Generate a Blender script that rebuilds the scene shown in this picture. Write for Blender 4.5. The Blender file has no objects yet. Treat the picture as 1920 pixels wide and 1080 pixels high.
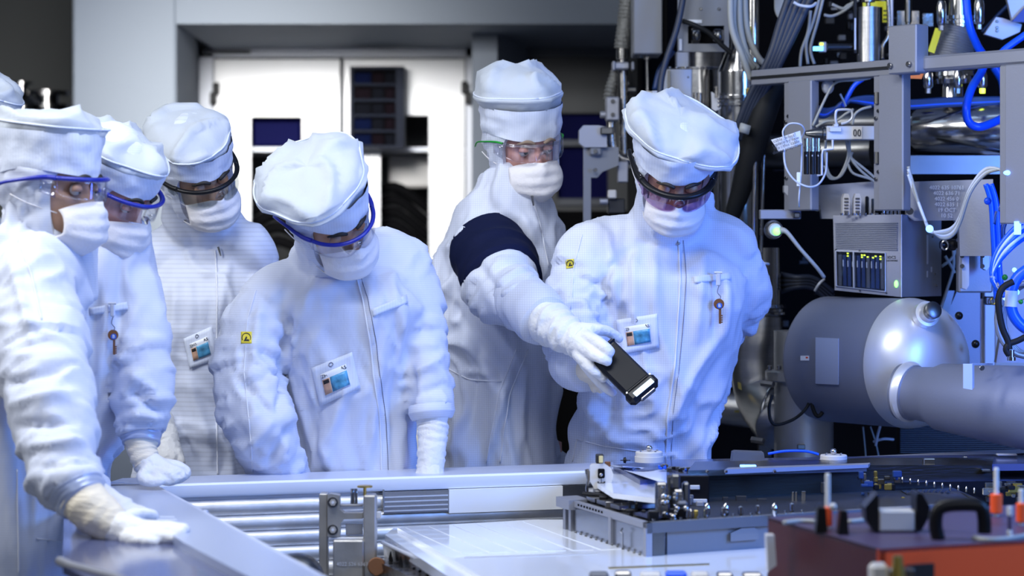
import bpy, math, random
import numpy as np
from math import sin, cos, pi, radians as R, sqrt
from mathutils import Vector, Matrix, noise
from mathutils.bvhtree import BVHTree

sc = bpy.context.scene
COL = sc.collection
random.seed(7)
# ------------------------------------------------------------ camera, world, lights, exposure
F = 4533.0; CX = 960.0; HY = 450.0; H = 1.45       # focal length in pixels, horizon row, eye height
cam = bpy.data.objects.new('camera', bpy.data.cameras.new('camera')); COL.objects.link(cam)
cam.location = (0, 0, H); cam.rotation_euler = (pi / 2, 0, 0)
cam.data.sensor_width = 36; cam.data.lens = F / 1920 * 36
cam.data.shift_y = -90 / 1920
cam.data.clip_start = .05; cam.data.clip_end = 60
cam.data.dof.use_dof = True; cam.data.dof.focus_distance = 5.45; cam.data.dof.aperture_fstop = 3.4
sc.camera = cam
sc.view_settings.view_transform = 'Standard'; sc.view_settings.look = 'None'
sc.view_settings.exposure = 0.0; sc.view_settings.gamma = 1; sc.view_settings.use_curve_mapping = False
sc.cycles.max_bounces = 8; sc.cycles.transparent_max_bounces = 12
w = bpy.data.worlds.new('world'); sc.world = w; w.use_nodes = True
w.node_tree.nodes['Background'].inputs[0].default_value = (.62, .72, 1, 1)
w.node_tree.nodes['Background'].inputs[1].default_value = .07

def area(name, loc, target, size, power, color, sy=None, spread=None):
    l = bpy.data.lights.new(name, 'AREA'); l.energy = power; l.color = color
    l.shape = 'RECTANGLE'; l.size = size; l.size_y = sy or size
    if spread: l.spread = R(spread)
    o = bpy.data.objects.new(name, l); COL.objects.link(o); o.location = loc
    o.rotation_euler = (Vector(target) - Vector(loc)).to_track_quat('-Z', 'Y').to_euler()
    return o
area('ceiling_light_front', (-.6, 3.6, 3.3), (-.4, 5.4, 1.0), 1.2, 36, (.90, .94, 1.0), .5)
area('ceiling_light_left', (-2.3, 4.2, 2.9), (-.3, 5.5, 1.1), .7, 44, (.96, .98, 1.0), .9)
area('table_fill', (.1, 4.2, 2.7), (.1, 4.7, .9), 1.5, 16, (.90, .94, 1.0), .7)  # added fill above the table, brightens the slab and suit fronts
area('cabinet_fill', (-1.0, 6.9, 2.5), (-1.1, 10.3, 1.45), .8, 13, (1.0, .99, .97), .5, spread=52)  # added fill out of frame, makes the cabinet doors white
area('hall_light_behind', (-.6, -1.2, 3.0), (.1, 5.2, .9), 4.2, 20, (.84, .90, 1.0), 1.2)
area('cradle_fill', (1.6, 1.0, 2.5), (.8, 4.2, .95), .8, 9, (.95, .97, 1.0), .6)  # added fill above the camera, brightens the cradle front and drum dome
area('blue_work_light', (2.2, 3.6, 1.9), (.2, 5.5, 1.2), .8, 50, (.13, .36, 1.0), .8)
area('blue_machine_light', (.5, 4.1, .55), (-.1, 5.5, 1.2), 1.2, 10, (.16, .38, 1.0), .4)
area('rack_blue_fill', (1.75, 4.5, 1.35), (1.05, 5.9, 1.2), .4, 13, (.08, .16, 1.0), .5)  # added blue fill, tints the rack, pipe and drum

EYE = Vector((0, 0, H))
def P(px, py, Y):
    return Vector(((px - CX) / F * Y, Y, H - (py - HY) / F * Y))
def S(px, Y): return px / F * Y

# ------------------------------------------------------------ materials
M = {}
def node(nt, kind, **kw):
    n = nt.nodes.new(kind)
    for k, v in kw.items(): setattr(n, k, v)
    return n
def mat(name, color=(.8, .8, .8), rough=.5, metal=0., bump=0., bscale=40., stretch=(1, 1, 1), emit=None, estr=1., var=0., vscale=6., coat=0., rvar=0., sheen=0., grid=None, spec=None):
    m = bpy.data.materials.new(name); m.use_nodes = True; nt = m.node_tree
    b = nt.nodes['Principled BSDF']; L = nt.links.new
    b.inputs['Base Color'].default_value = (*color, 1); b.inputs['Roughness'].default_value = rough
    b.inputs['Metallic'].default_value = metal; b.inputs['Coat Weight'].default_value = coat
    if spec is not None: b.inputs['Specular IOR Level'].default_value = spec
    if sheen: b.inputs['Sheen Weight'].default_value = sheen
    if emit: b.inputs['Emission Color'].default_value = (*emit, 1); b.inputs['Emission Strength'].default_value = estr
    tc = node(nt, 'ShaderNodeTexCoord'); mp = node(nt, 'ShaderNodeMapping')
    mp.inputs['Scale'].default_value = stretch; L(tc.outputs['Object'], mp.inputs[0])
    if bump:
        n = node(nt, 'ShaderNodeTexNoise'); n.inputs['Scale'].default_value = bscale; n.inputs['Detail'].default_value = 4
        L(mp.outputs[0], n.inputs['Vector'])
        bp = node(nt, 'ShaderNodeBump'); bp.inputs['Strength'].default_value = bump; bp.inputs['Distance'].default_value = .01
        L(n.outputs[0], bp.inputs['Height']); L(bp.outputs[0], b.inputs['Normal'])
        if rvar:
            mr = node(nt, 'ShaderNodeMapRange'); L(n.outputs[0], mr.inputs[0])
            mr.inputs[3].default_value = max(0, rough - rvar); mr.inputs[4].default_value = rough + rvar; L(mr.outputs[0], b.inputs['Roughness'])
    col = None
    if var:
        n2 = node(nt, 'ShaderNodeTexNoise'); n2.inputs['Scale'].default_value = vscale; n2.inputs['Detail'].default_value = 5
        L(mp.outputs[0], n2.inputs['Vector'])
        mr = node(nt, 'ShaderNodeMapRange'); mr.inputs[1].default_value = .3; mr.inputs[2].default_value = .7
        mr.inputs[3].default_value = 1 - var; mr.inputs[4].default_value = 1.0; L(n2.outputs[0], mr.inputs[0])
        mx = node(nt, 'ShaderNodeMix', data_type='RGBA', blend_type='MULTIPLY'); mx.inputs['Factor'].default_value = 1
        mx.inputs['A'].default_value = (*color, 1); L(mr.outputs[0], mx.inputs['B']); col = mx.outputs['Result']
    if grid:                                   # conductive threads woven into the cloth: (x count per metre, z count, line share, darkening)
        sx = node(nt, 'ShaderNodeSeparateXYZ'); L(tc.outputs['Object'], sx.inputs[0])
        prev = None
        for ax, cnt in (('X', grid[0]), ('Z', grid[1])):
            if not cnt: continue
            mu = node(nt, 'ShaderNodeMath', operation='MULTIPLY'); mu.inputs[1].default_value = cnt; L(sx.outputs[ax], mu.inputs[0])
            fr = node(nt, 'ShaderNodeMath', operation='FRACT'); L(mu.outputs[0], fr.inputs[0])
            lt = node(nt, 'ShaderNodeMath', operation='LESS_THAN'); lt.inputs[1].default_value = grid[2]; L(fr.outputs[0], lt.inputs[0])
            if prev: 
                ma = node(nt, 'ShaderNodeMath', operation='MAXIMUM'); L(prev, ma.inputs[0]); L(lt.outputs[0], ma.inputs[1]); prev = ma.outputs[0]
            else: prev = lt.outputs[0]
        mx = node(nt, 'ShaderNodeMix', data_type='RGBA'); L(prev, mx.inputs['Factor'])
        mx.inputs['A'].default_value = (*color, 1); mx.inputs['B'].default_value = tuple(c * grid[3] for c in color) + (1,)
        col = mx.outputs['Result']
    if col: L(col, b.inputs['Base Color'])
    M[name] = m; return m
def glass(name, tint=(.9, .93, 1), refl=.10, rough=.03, hi=.35):
    m = bpy.data.materials.new(name); m.use_nodes = True; nt = m.node_tree; nt.nodes.clear(); L = nt.links.new
    t = node(nt, 'ShaderNodeBsdfTransparent'); t.inputs[0].default_value = (*tint, 1)
    g = node(nt, 'ShaderNodeBsdfGlossy'); g.inputs['Roughness'].default_value = rough
    lw = node(nt, 'ShaderNodeLayerWeight'); lw.inputs[0].default_value = .35
    mr = node(nt, 'ShaderNodeMapRange'); mr.inputs[3].default_value = refl; mr.inputs[4].default_value = hi; L(lw.outputs['Fresnel'], mr.inputs[0])
    x = node(nt, 'ShaderNodeMixShader'); L(mr.outputs[0], x.inputs[0]); L(t.outputs[0], x.inputs[1]); L(g.outputs[0], x.inputs[2])
    o = node(nt, 'ShaderNodeOutputMaterial'); L(x.outputs[0], o.inputs[0]); M[name] = m; return m

SUIT = (.61, .65, .78)
mat('suit_plain', SUIT, .62, bump=.55, bscale=15, stretch=(1, 1, .4), sheen=.15, grid=(0, 210, .2, .9))
mat('suit_grid', SUIT, .62, bump=.55, bscale=15, stretch=(1, 1, .4), sheen=.15, grid=(190, 190, .16, .84))
mat('suit_striped', SUIT, .62, bump=.5, bscale=15, stretch=(1, 1, .4), sheen=.15, grid=(0, 92, .34, .89))
mat('cap_cloth', (.64, .69, .82), .6, bump=.3, bscale=22, sheen=.2, grid=(170, 0, .2, .93))
mat('cap_film', (.47, .51, .57), .68, bump=.5, bscale=14, sheen=.2)
mat('mask_cloth', (.74, .72, .74), .8, bump=.25, bscale=60)
mat('latex', (.78, .70, .56), .55, bump=.3, bscale=50, stretch=(1, 1, 3))
mat('glove', (.76, .76, .77), .6, bump=.35, bscale=90)
mat('skin_tan', (.60, .35, .23), .5, bump=.12, bscale=140, var=.15, vscale=14)
mat('skin_dark', (.55, .30, .19), .5, bump=.12, bscale=140, var=.15, vscale=14)
mat('skin_pink', (.62, .32, .27), .5, bump=.12, bscale=140, var=.15, vscale=14)
mat('hair', (.015, .012, .01), .6); mat('hair_grey', (.22, .16, .12), .7)
mat('eye_white', (.55, .52, .50), .3); mat('iris', (.05, .06, .07), .1)
mat('blue_plastic', (.01, .02, .32), .3); mat('black_plastic', (.006, .006, .008), .35, spec=.25); mat('green_plastic', (.01, .28, .03), .35)
mat('white_plastic', (.8, .8, .8), .4)
glass('clear_lens', (.95, .95, .98), .05); glass('violet_lens', (.80, .66, .82), .08); glass('grey_lens', (.84, .86, .86), .09)
glass('rack_film', (.6, .62, .68), .0, .4, .01); glass('clear_film', (.9, .92, .96), .10, .1)
mat('navy_cloth', (.003, .006, .032), .8, bump=.4, bscale=20, spec=.15)
mat('seam_thread', (.70, .72, .80), .7); mat('seam_dark', (.12, .13, .2), .6)
mat('yellow_print', (.75, .62, .05), .6); mat('ink', (.02, .02, .025), .6); mat('paper', (.82, .84, .88), .7)
mat('brass', (.75, .50, .13), .28, 1.); mat('key_bronze', (.30, .14, .07), .35, .8); mat('blue_tag', (.02, .09, .45), .4)
mat('alu', (.52, .53, .57), .38, .85, bump=.05, bscale=300, stretch=(.05, .05, 1)); mat('alu_flat', (.33, .34, .39), .5, .55, bump=.04, bscale=200)
mat('alu_white', (.60, .62, .68), .45, .35); mat('steel', (.58, .57, .56), .16, 1., bump=.03, bscale=30, var=.15)
mat('steel_brushed', (.50, .49, .48), .3, 1., bump=.12, bscale=60, stretch=(1, 1, 14), var=.2); mat('steel_dark', (.22, .22, .22), .3, 1., var=.3)
mat('steel_wear', (.46, .44, .42), .25, 1., bump=.15, bscale=24, var=.4, vscale=10, rvar=.15)
mat('steel_matte', (.44, .45, .48), .42, .8, bump=.05, bscale=120, var=.1)
mat('paint_grey', (.12, .128, .15), .5, .2); mat('paint_mid', (.20, .21, .235), .5, .1); mat('paint_dark', (.022, .023, .027), .5, .2)
mat('black', (.003, .003, .004), .8, spec=.1); mat('black_gloss', (.006, .006, .008), .25, spec=.3); mat('rubber', (.008, .009, .011), .6, spec=.25)
mat('cable_grey', (.36, .37, .36), .5); mat('cable_slate', (.022, .03, .055), .5); mat('cable_blue', (.005, .10, .85), .32); mat('cable_white', (.62, .66, .75), .45)
mat('cable_navy', (.01, .04, .16), .4)
mat('hose_braid', (.20, .20, .19), .5, .4, bump=.6, bscale=120)
mat('wall_far', (.17, .175, .17), .8); mat('wall_paint', (.22, .25, .29), .7, bump=.02, bscale=200); mat('wall_dark', (.085, .088, .088), .8); mat('soffit', (.23, .26, .31), .7)
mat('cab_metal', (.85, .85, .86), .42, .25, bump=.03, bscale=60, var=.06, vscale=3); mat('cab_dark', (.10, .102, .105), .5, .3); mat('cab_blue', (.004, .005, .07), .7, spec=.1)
mat('red_paint', (.75, .055, .012), .45); mat('red_shaded', (.05, .006, .008), .5, spec=.2); mat('violet_top', (.07, .05, .10), .4); mat('orange_red', (1.0, .11, .02), .45)
mat('rail_top', (.58, .63, .80), .3, .1); mat('rail_white', (.80, .84, .93), .35); mat('bench_blue', (.42, .48, .66), .28, .2); mat('shelf_gloss', (.10, .12, .25), .12, .2)
mat('tank_metal', (.86, .87, .90), .42, .6, bump=.04, bscale=7, stretch=(1.2, 1.2, 30), var=.12, vscale=6)
mat('tank_scratched', (.86, .87, .90), .40, .6, bump=.10, bscale=40, var=.2, vscale=16, rvar=.08)
mat('slab_white', (.84, .88, .97), .12, .0, coat=.5); mat('panel_grad', (.35, .37, .42), .22, .9, bump=.03, bscale=30)
mat('dark_glass', (.01, .01, .011), .45, spec=.15); mat('bronze_dark', (.02, .018, .013), .2, .0, spec=.3, bump=.1, bscale=20, stretch=(1, 1, 12))
mat('yellow_label', (.80, .75, .02), .5); mat('orange_bit', (.8, .2, .02), .5); mat('gold', (.6, .45, .12), .3, 1.)
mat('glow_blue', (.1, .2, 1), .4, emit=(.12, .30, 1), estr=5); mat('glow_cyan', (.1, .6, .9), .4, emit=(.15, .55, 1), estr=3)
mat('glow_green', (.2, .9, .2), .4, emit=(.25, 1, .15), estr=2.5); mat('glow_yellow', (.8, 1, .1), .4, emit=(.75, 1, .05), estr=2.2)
mat('screen_glow', (.7, .85, 1), .2, emit=(.6, .8, 1), estr=1.1); mat('card_blue', (.12, .45, .75), .3, var=.7, vscale=60)
mat('ceramic', (.62, .60, .58), .35); mat('tank_paint', (.20, .22, .30), .5, .2, bump=.04, bscale=200); mat('tank_end', (.80, .80, .82), .38, .5)
mat('bin_blue', (.006, .03, .16), .6, spec=.1); mat('bin_red', (.05, .016, .022), .6, spec=.1); mat('bin_grey', (.035, .035, .042), .6, spec=.1); mat('panel_white', (.92, .93, .95), .5); mat('steel_satin', (.52, .50, .47), .38, .6, bump=.15, bscale=24, var=.35, vscale=10, rvar=.1); mat('rack_inner', (.05, .05, .058), .7, spec=.1); mat('floor', (.3, .31, .33), .35); mat('ceiling', (.5, .52, .55), .7)
mat('amber_glass', (.55, .48, .25), .3, emit=(.5, .4, .15), estr=.15)

# ------------------------------------------------------------ mesh builder
def frame(d, up=(0, 0, 1)):
    d = Vector(d).normalized(); u = Vector(up)
    if abs(d.dot(u)) > .98: u = Vector((0, 1, 0))
    x = u.cross(d).normalized(); y = d.cross(x)
    return x, y, d
class MB:
    def __init__(s): s.v = []; s.f = []
    def add(s, vs, fs):
        o = len(s.v); s.v += [tuple(v) for v in vs]; s.f += [tuple(i + o for i in f) for f in fs]; return s
    def box(s, c, size, b=.002, m=None):
        """chamfered box; m: 3x3 rotation"""
        hx, hy, hz = [a / 2 for a in size]; b = min(b, hx * .9, hy * .9, hz * .9)
        vs, idx = [], {}
        for sx in (-1, 1):
            for sy in (-1, 1):
                for sz in (-1, 1):
                    for k in range(3):
                        p = [sx * (hx - b), sy * (hy - b), sz * (hz - b)]; p[k] = (sx * hx, sy * hy, sz * hz)[k]
                        idx[(sx, sy, sz, k)] = len(vs); q = Vector(p)
                        if m is not None: q = m @ q
                        vs.append(q + Vector(c))
        fs = []
        for k in range(3):
            for sg in (-1, 1):
                a, d = [(1, 2), (0, 2), (0, 1)][k]; q = []
                for (i, j) in ((-1, -1), (1, -1), (1, 1), (-1, 1)):
                    t = [0, 0, 0]; t[k] = sg; t[a] = i; t[d] = j; q.append(idx[(*t, k)])
                flip = (sg < 0) != (k == 1); fs.append(q[::-1] if flip else q)
        for a, d, k in ((0, 1, 2), (0, 2, 1), (1, 2, 0)):
            for i in (-1, 1):
                for j in (-1, 1):
                    t = [0, 0, 0]; t[a] = i; t[d] = j; t0 = t[:]; t0[k] = -1; t1 = t[:]; t1[k] = 1
                    fs.append([idx[(*t0, a)], idx[(*t1, a)], idx[(*t1, d)], idx[(*t0, d)]])
        for sx in (-1, 1):
            for sy in (-1, 1):
                for sz in (-1, 1): fs.append([idx[(sx, sy, sz, k)] for k in range(3)])
        return s.add(vs, fs)
    def tube(s, pts, r, seg=12, cap=True, smooth=0, flat=1., up=(0, 0, 1)):
        pts = [Vector(p) for p in pts]; n0 = len(pts)
        rs = list(r) if hasattr(r, '__len__') else [r] * n0
        if smooth: pts, rs = spline(pts, rs, smooth)
        rings = []; prev = None
        for i, p in enumerate(pts):
            d = (pts[min(i + 1, len(pts) - 1)] - pts[max(i - 1, 0)])
            if d.length < 1e-9: d = Vector((0, 0, 1))
            d.normalize()
            if prev is None: x, y, _ = frame(d, up)
            else:
                x = prev - d * prev.dot(d)
                if x.length < 1e-6: x, y, _ = frame(d, up)
                x.normalize(); y = d.cross(x)
            prev = x
            rings.append([p + x * (rs[i] * cos(2 * pi * k / seg)) + y * (rs[i] * flat * sin(2 * pi * k / seg)) for k in range(seg)])
        return s.rings(rings, cap)
    def rings(s, rings, cap=True, closed=False):
        n = len(rings[0]); vs = [p for r_ in rings for p in r_]; fs = []
        for i in range(len(rings) - 1 + (1 if closed else 0)):
            a, b = i * n, ((i + 1) % len(rings)) * n
            for k in range(n): k2 = (k + 1) % n; fs.append((a + k, a + k2, b + k2, b + k))
        if cap and not closed:
            fs.append(tuple(range(n - 1, -1, -1))); e = (len(rings) - 1) * n; fs.append(tuple(range(e, e + n)))
        return s.add(vs, fs)
    def cyl(s, a, b, r, r2=None, seg=24, bev=0.):
        a, b = Vector(a), Vector(b); r2 = r if r2 is None else r2
        if bev:
            d = (b - a).normalized(); return s.tube([a, a + d * bev, b - d * bev, b], [r - bev, r, r2, r2 - bev], seg)
        return s.tube([a, b], [r, r2], seg)
    def lathe(s, a, d, prof, seg=32, cap=True):
        """prof: (distance along d, radius)"""
        a = Vector(a); x, y, d = frame(d)
        return s.rings([[a + d * t + x * (max(r, 1e-4) * cos(2 * pi * k / seg)) + y * (max(r, 1e-4) * sin(2 * pi * k / seg)) for k in range(seg)] for t, r in prof], cap)
    def sphere(s, c, r, seg=16, rg=10):
        c = Vector(c); rr = r if hasattr(r, '__len__') else (r, r, r)
        return s.rings([[c + Vector((rr[0] * sin(pi * max(.01, min(i / rg, .99))) * cos(2 * pi * k / seg), rr[1] * sin(pi * max(.01, min(i / rg, .99))) * sin(2 * pi * k / seg), -rr[2] * cos(pi * i / rg))) for k in range(seg)] for i in range(rg + 1)])
    def prism(s, poly, off, b=0.):
        """poly: 3D points, extruded by the vector off"""
        n = len(poly); off = Vector(off); vs = [Vector(p) for p in poly] + [Vector(p) + off for p in poly]
        return s.add(vs, [tuple(range(n - 1, -1, -1)), tuple(range(n, 2 * n))] + [(k, (k + 1) % n, n + (k + 1) % n, n + k) for k in range(n)])
    def grid(s, g, thick=0., close=False):
        """g: rows of points; thickness given along the local normal"""
        nr, nc = len(g), len(g[0]); vs = [Vector(p) for r_ in g for p in r_]; ix = lambda i, j: i * nc + j
        fs = [(ix(i, j), ix(i, j + 1), ix(i + 1, j + 1), ix(i + 1, j)) for i in range(nr - 1) for j in range(nc - 1)]
        if thick:
            nn = [Vector() for _ in vs]
            for f in fs:
                q = (vs[f[2]] - vs[f[0]]).cross(vs[f[3]] - vs[f[1]])
                for i in f: nn[i] += q
            N = len(vs); vs += [vs[i] - (nn[i].normalized() * thick) for i in range(N)]
            fs += [tuple(i + N for i in f[::-1]) for f in fs]
            bd = [ix(0, j) for j in range(nc)] + [ix(i, nc - 1) for i in range(1, nr)] + [ix(nr - 1, j) for j in range(nc - 2, -1, -1)] + [ix(i, 0) for i in range(nr - 2, 0, -1)]
            for k in range(len(bd)):
                a, b2 = bd[k], bd[(k + 1) % len(bd)]; fs.append((b2, a, a + N, b2 + N))
        return s.add(vs, fs)
def spline(pts, rs, n):
    o, q = [], []
    for i in range(len(pts) - 1):
        p0, p1, p2, p3 = pts[max(i - 1, 0)], pts[i], pts[i + 1], pts[min(i + 2, len(pts) - 1)]
        for k in range(n):
            t = k / n; o.append(.5 * ((2 * p1) + (p2 - p0) * t + (2 * p0 - 5 * p1 + 4 * p2 - p3) * t * t + (3 * p1 - p0 - 3 * p2 + p3) * t ** 3)); q.append(rs[i] * (1 - t) + rs[i + 1] * t)
    o.append(pts[-1]); q.append(rs[-1]); return o, q

ROOT = {}
def wloc(o):
    v = Vector(o.location)
    while o.parent: o = o.parent; v += Vector(o.location)
    return v
def props(o, label=None, cat=None, group=None, kind=None):
    for k, v in (('label', label), ('category', cat), ('group', group), ('kind', kind)):
        if v: o[k] = v
    return o
def mesh_from(name, vs, fs, off, ang=35):
    me = bpy.data.meshes.new(name); me.from_pydata([tuple(Vector(v) - off) for v in vs], [], fs); me.validate(); me.update()
    for p in me.polygons: p.use_smooth = True
    if ang < 180: me.set_sharp_from_angle(angle=R(ang))
    return me
def ob(name, mb, m, parent=None, label=None, cat=None, group=None, kind=None, ang=35, origin=None, fix=False):
    """link one mesh object from world-space geometry"""
    if parent is not None: off = wloc(parent); loc = Vector()
    else:
        if origin is None:
            a = np.array([tuple(v) for v in mb.v]); origin = ((a[:, 0].min() + a[:, 0].max()) / 2, (a[:, 1].min() + a[:, 1].max()) / 2, a[:, 2].min())
        off = loc = Vector(origin)
    me = mesh_from(name, mb.v, mb.f, off, ang)
    if True:
        import bmesh
        bm = bmesh.new(); bm.from_mesh(me); bmesh.ops.recalc_face_normals(bm, faces=bm.faces); bm.to_mesh(me); bm.free()
    me.materials.append(M[m]); o = bpy.data.objects.new(name, me); COL.objects.link(o)
    o.parent = parent; o.location = loc
    return props(o, label, cat, group, kind)
def thing(name, loc, label, cat, group=None, kind=None):
    o = bpy.data.objects.new(name, None); o.empty_display_size = .05; COL.objects.link(o); o.location = loc
    return props(o, label, cat, group, kind)
def copy_tree(o, d, parent=None, label=None):
    c = o.copy(); COL.objects.link(c); c.parent = parent
    if parent is None: c.location = Vector(o.location) + Vector(d)
    if label: c['label'] = label
    for ch in list(o.children): copy_tree(ch, (0, 0, 0), c)
    return c

def text(name, s, size, m, parent, loc, xdir, ydir, ext=.0003):
    """flat lettering as a mesh; xdir reading direction, ydir up"""
    cu = bpy.data.curves.new(name, 'FONT'); cu.body = s; cu.size = size; cu.extrude = ext; cu.align_x = 'CENTER'; cu.align_y = 'CENTER'
    cu.resolution_u = 2
    t = bpy.data.objects.new(name, cu); COL.objects.link(t)
    me = bpy.data.meshes.new_from_object(t); bpy.data.objects.remove(t); bpy.data.curves.remove(cu)
    x = Vector(xdir).normalized(); y = Vector(ydir); y = (y - x * y.dot(x)).normalized(); z = x.cross(y)
    mtx = Matrix((x, y, z)).transposed().to_4x4(); mtx.translation = Vector(loc) - (wloc(parent) if parent else Vector())
    me.transform(mtx); me.name = name; me.materials.clear(); me.materials.append(M[m])
    o = bpy.data.objects.new(name, me); COL.objects.link(o); o.parent = parent; return o

# ------------------------------------------------------------ cloth: remeshed lofts with folds
def vn(p):
    p = np.asarray(p); i = np.floor(p); f = p - i; f = f * f * (3 - 2 * f); r = 0
    for a in (0, 1):
        for b in (0, 1):
            for c in (0, 1):
                h = np.sin((i[:, 0] + a) * 127.1 + (i[:, 1] + b) * 311.7 + (i[:, 2] + c) * 74.7) * 43758.5453
                h = h - np.floor(h)
                r = r + h * (f[:, 0] if a else 1 - f[:, 0]) * (f[:, 1] if b else 1 - f[:, 1]) * (f[:, 2] if c else 1 - f[:, 2])
    return r
def ridge(p): 
    n = vn(p); return 1 - np.abs(2 * n - 1) * 1.6
def crease(p):
    n = vn(p); return np.maximum(0, 1 - np.abs(2 * n - 1) * 2.2) ** 1.3
def remesh(mb, vox, smooth=3):
    me = bpy.data.meshes.new('tmp'); me.from_pydata([tuple(v) for v in mb.v], [], mb.f); me.update()
    import bmesh
    bm = bmesh.new(); bm.from_mesh(me); bmesh.ops.recalc_face_normals(bm, faces=bm.faces); bm.to_mesh(me); bm.free()
    o = bpy.data.objects.new('tmp', me); COL.objects.link(o)
    md = o.modifiers.new('r', 'REMESH'); md.mode = 'VOXEL'; md.voxel_size = vox
    if smooth: sm = o.modifiers.new('s', 'SMOOTH'); sm.iterations = smooth; sm.factor = .6
    r = bpy.data.meshes.new_from_object(o.evaluated_get(bpy.context.evaluated_depsgraph_get()))
    bpy.data.objects.remove(o); bpy.data.meshes.remove(me); return r
def getv(me):
    v = np.empty(len(me.vertices) * 3); me.vertices.foreach_get('co', v); n = np.empty(len(me.vertices) * 3); me.vertices.foreach_get('normal', n)
    return v.reshape(-1, 3), n.reshape(-1, 3)
def topx(V):
    return CX + V[:, 0] / V[:, 1] * F, HY + (H - V[:, 2]) / V[:, 1] * F
def linkmesh(name, me, m, parent, off, **kw):
    me.transform(Matrix.Translation(-off)); me.name = name
    me.polygons.foreach_set('use_smooth', [True] * len(me.polygons)); me.materials.clear(); me.materials.append(M[m])
    o = bpy.data.objects.new(name, me); COL.objects.link(o); o.parent = parent
    return props(o, **kw)
class Cloth:
    """surface of a garment, kept for placing pockets, zips and seams on it"""
    def __init__(s, me): 
        s.bvh = BVHTree.FromPolygons([v.co.copy() for v in me.vertices], [tuple(p.vertices) for p in me.polygons])
    def hit(s, px, py, off=.0):
        d = (P(px, py, 5) - EYE).normalized(); h = s.bvh.ray_cast(EYE, d)
        if h[0] is None: return None
        n = h[1]
        if n.dot(d) > 0: n = -n
        return h[0] + n * off, n
    def patch(s, quad, nu=10, nv=10, off=.0025):
        """quad: 4 pixel corners (tl,tr,br,bl) -> draped grid"""
        g = []
        (a, b, c, d) = [Vector(q) for q in quad]; last = None; Ys = []
        for i in range(nv + 1):
            row = []
            for j in range(nu + 1):
                u, v = j / nu, i / nv; q = (a * (1 - u) + b * u) * (1 - v) + (d * (1 - u) + c * u) * v
                h = s.hit(q.x, q.y); row.append((q, h[0].y if h else None))
                if h: Ys.append(h[0].y)
            g.append(row)
        my = sorted(Ys)[len(Ys) // 2] if Ys else 5.4
        A = np.array([[min(max(t[1] if t[1] else my, my - .06), my + .06) for t in r_] for r_ in g])
        for _ in range(3):
            B = np.pad(A, 1, mode='edge'); A = np.minimum((B[:-2, 1:-1] + B[2:, 1:-1] + B[1:-1, :-2] + B[1:-1, 2:] + B[1:-1, 1:-1]) / 5, A + .004)
        return [[P(t[0].x, t[0].y, A[i][j] - off) for j, t in enumerate(r_)] for i, r_ in enumerate(g)]
    def line(s, pts, r, seg=6, off=.001, step=6):
        out = []
        for (x0, y0), (x1, y1) in zip(pts[:-1], pts[1:]):
            n = max(1, int(math.hypot(x1 - x0, y1 - y0) / step))
            for k in range(n): out.append((x0 + (x1 - x0) * k / n, y0 + (y1 - y0) * k / n))
        out.append(pts[-1]); hs = [s.hit(x, y, off) for x, y in out]; hs = [h[0] for h in hs if h]
        if len(hs) < 2: return None
        q = [hs[0]]
        for a in hs[1:]:
            if abs(a.y - q[-1].y) < .08: q.append(a)
        q = [q[0]] + [(q[i - 1] + q[i] * 2 + q[i + 1]) / 4 for i in range(1, len(q) - 1)] + [q[-1]]
        return MB().tube(q, r, seg)
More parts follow.
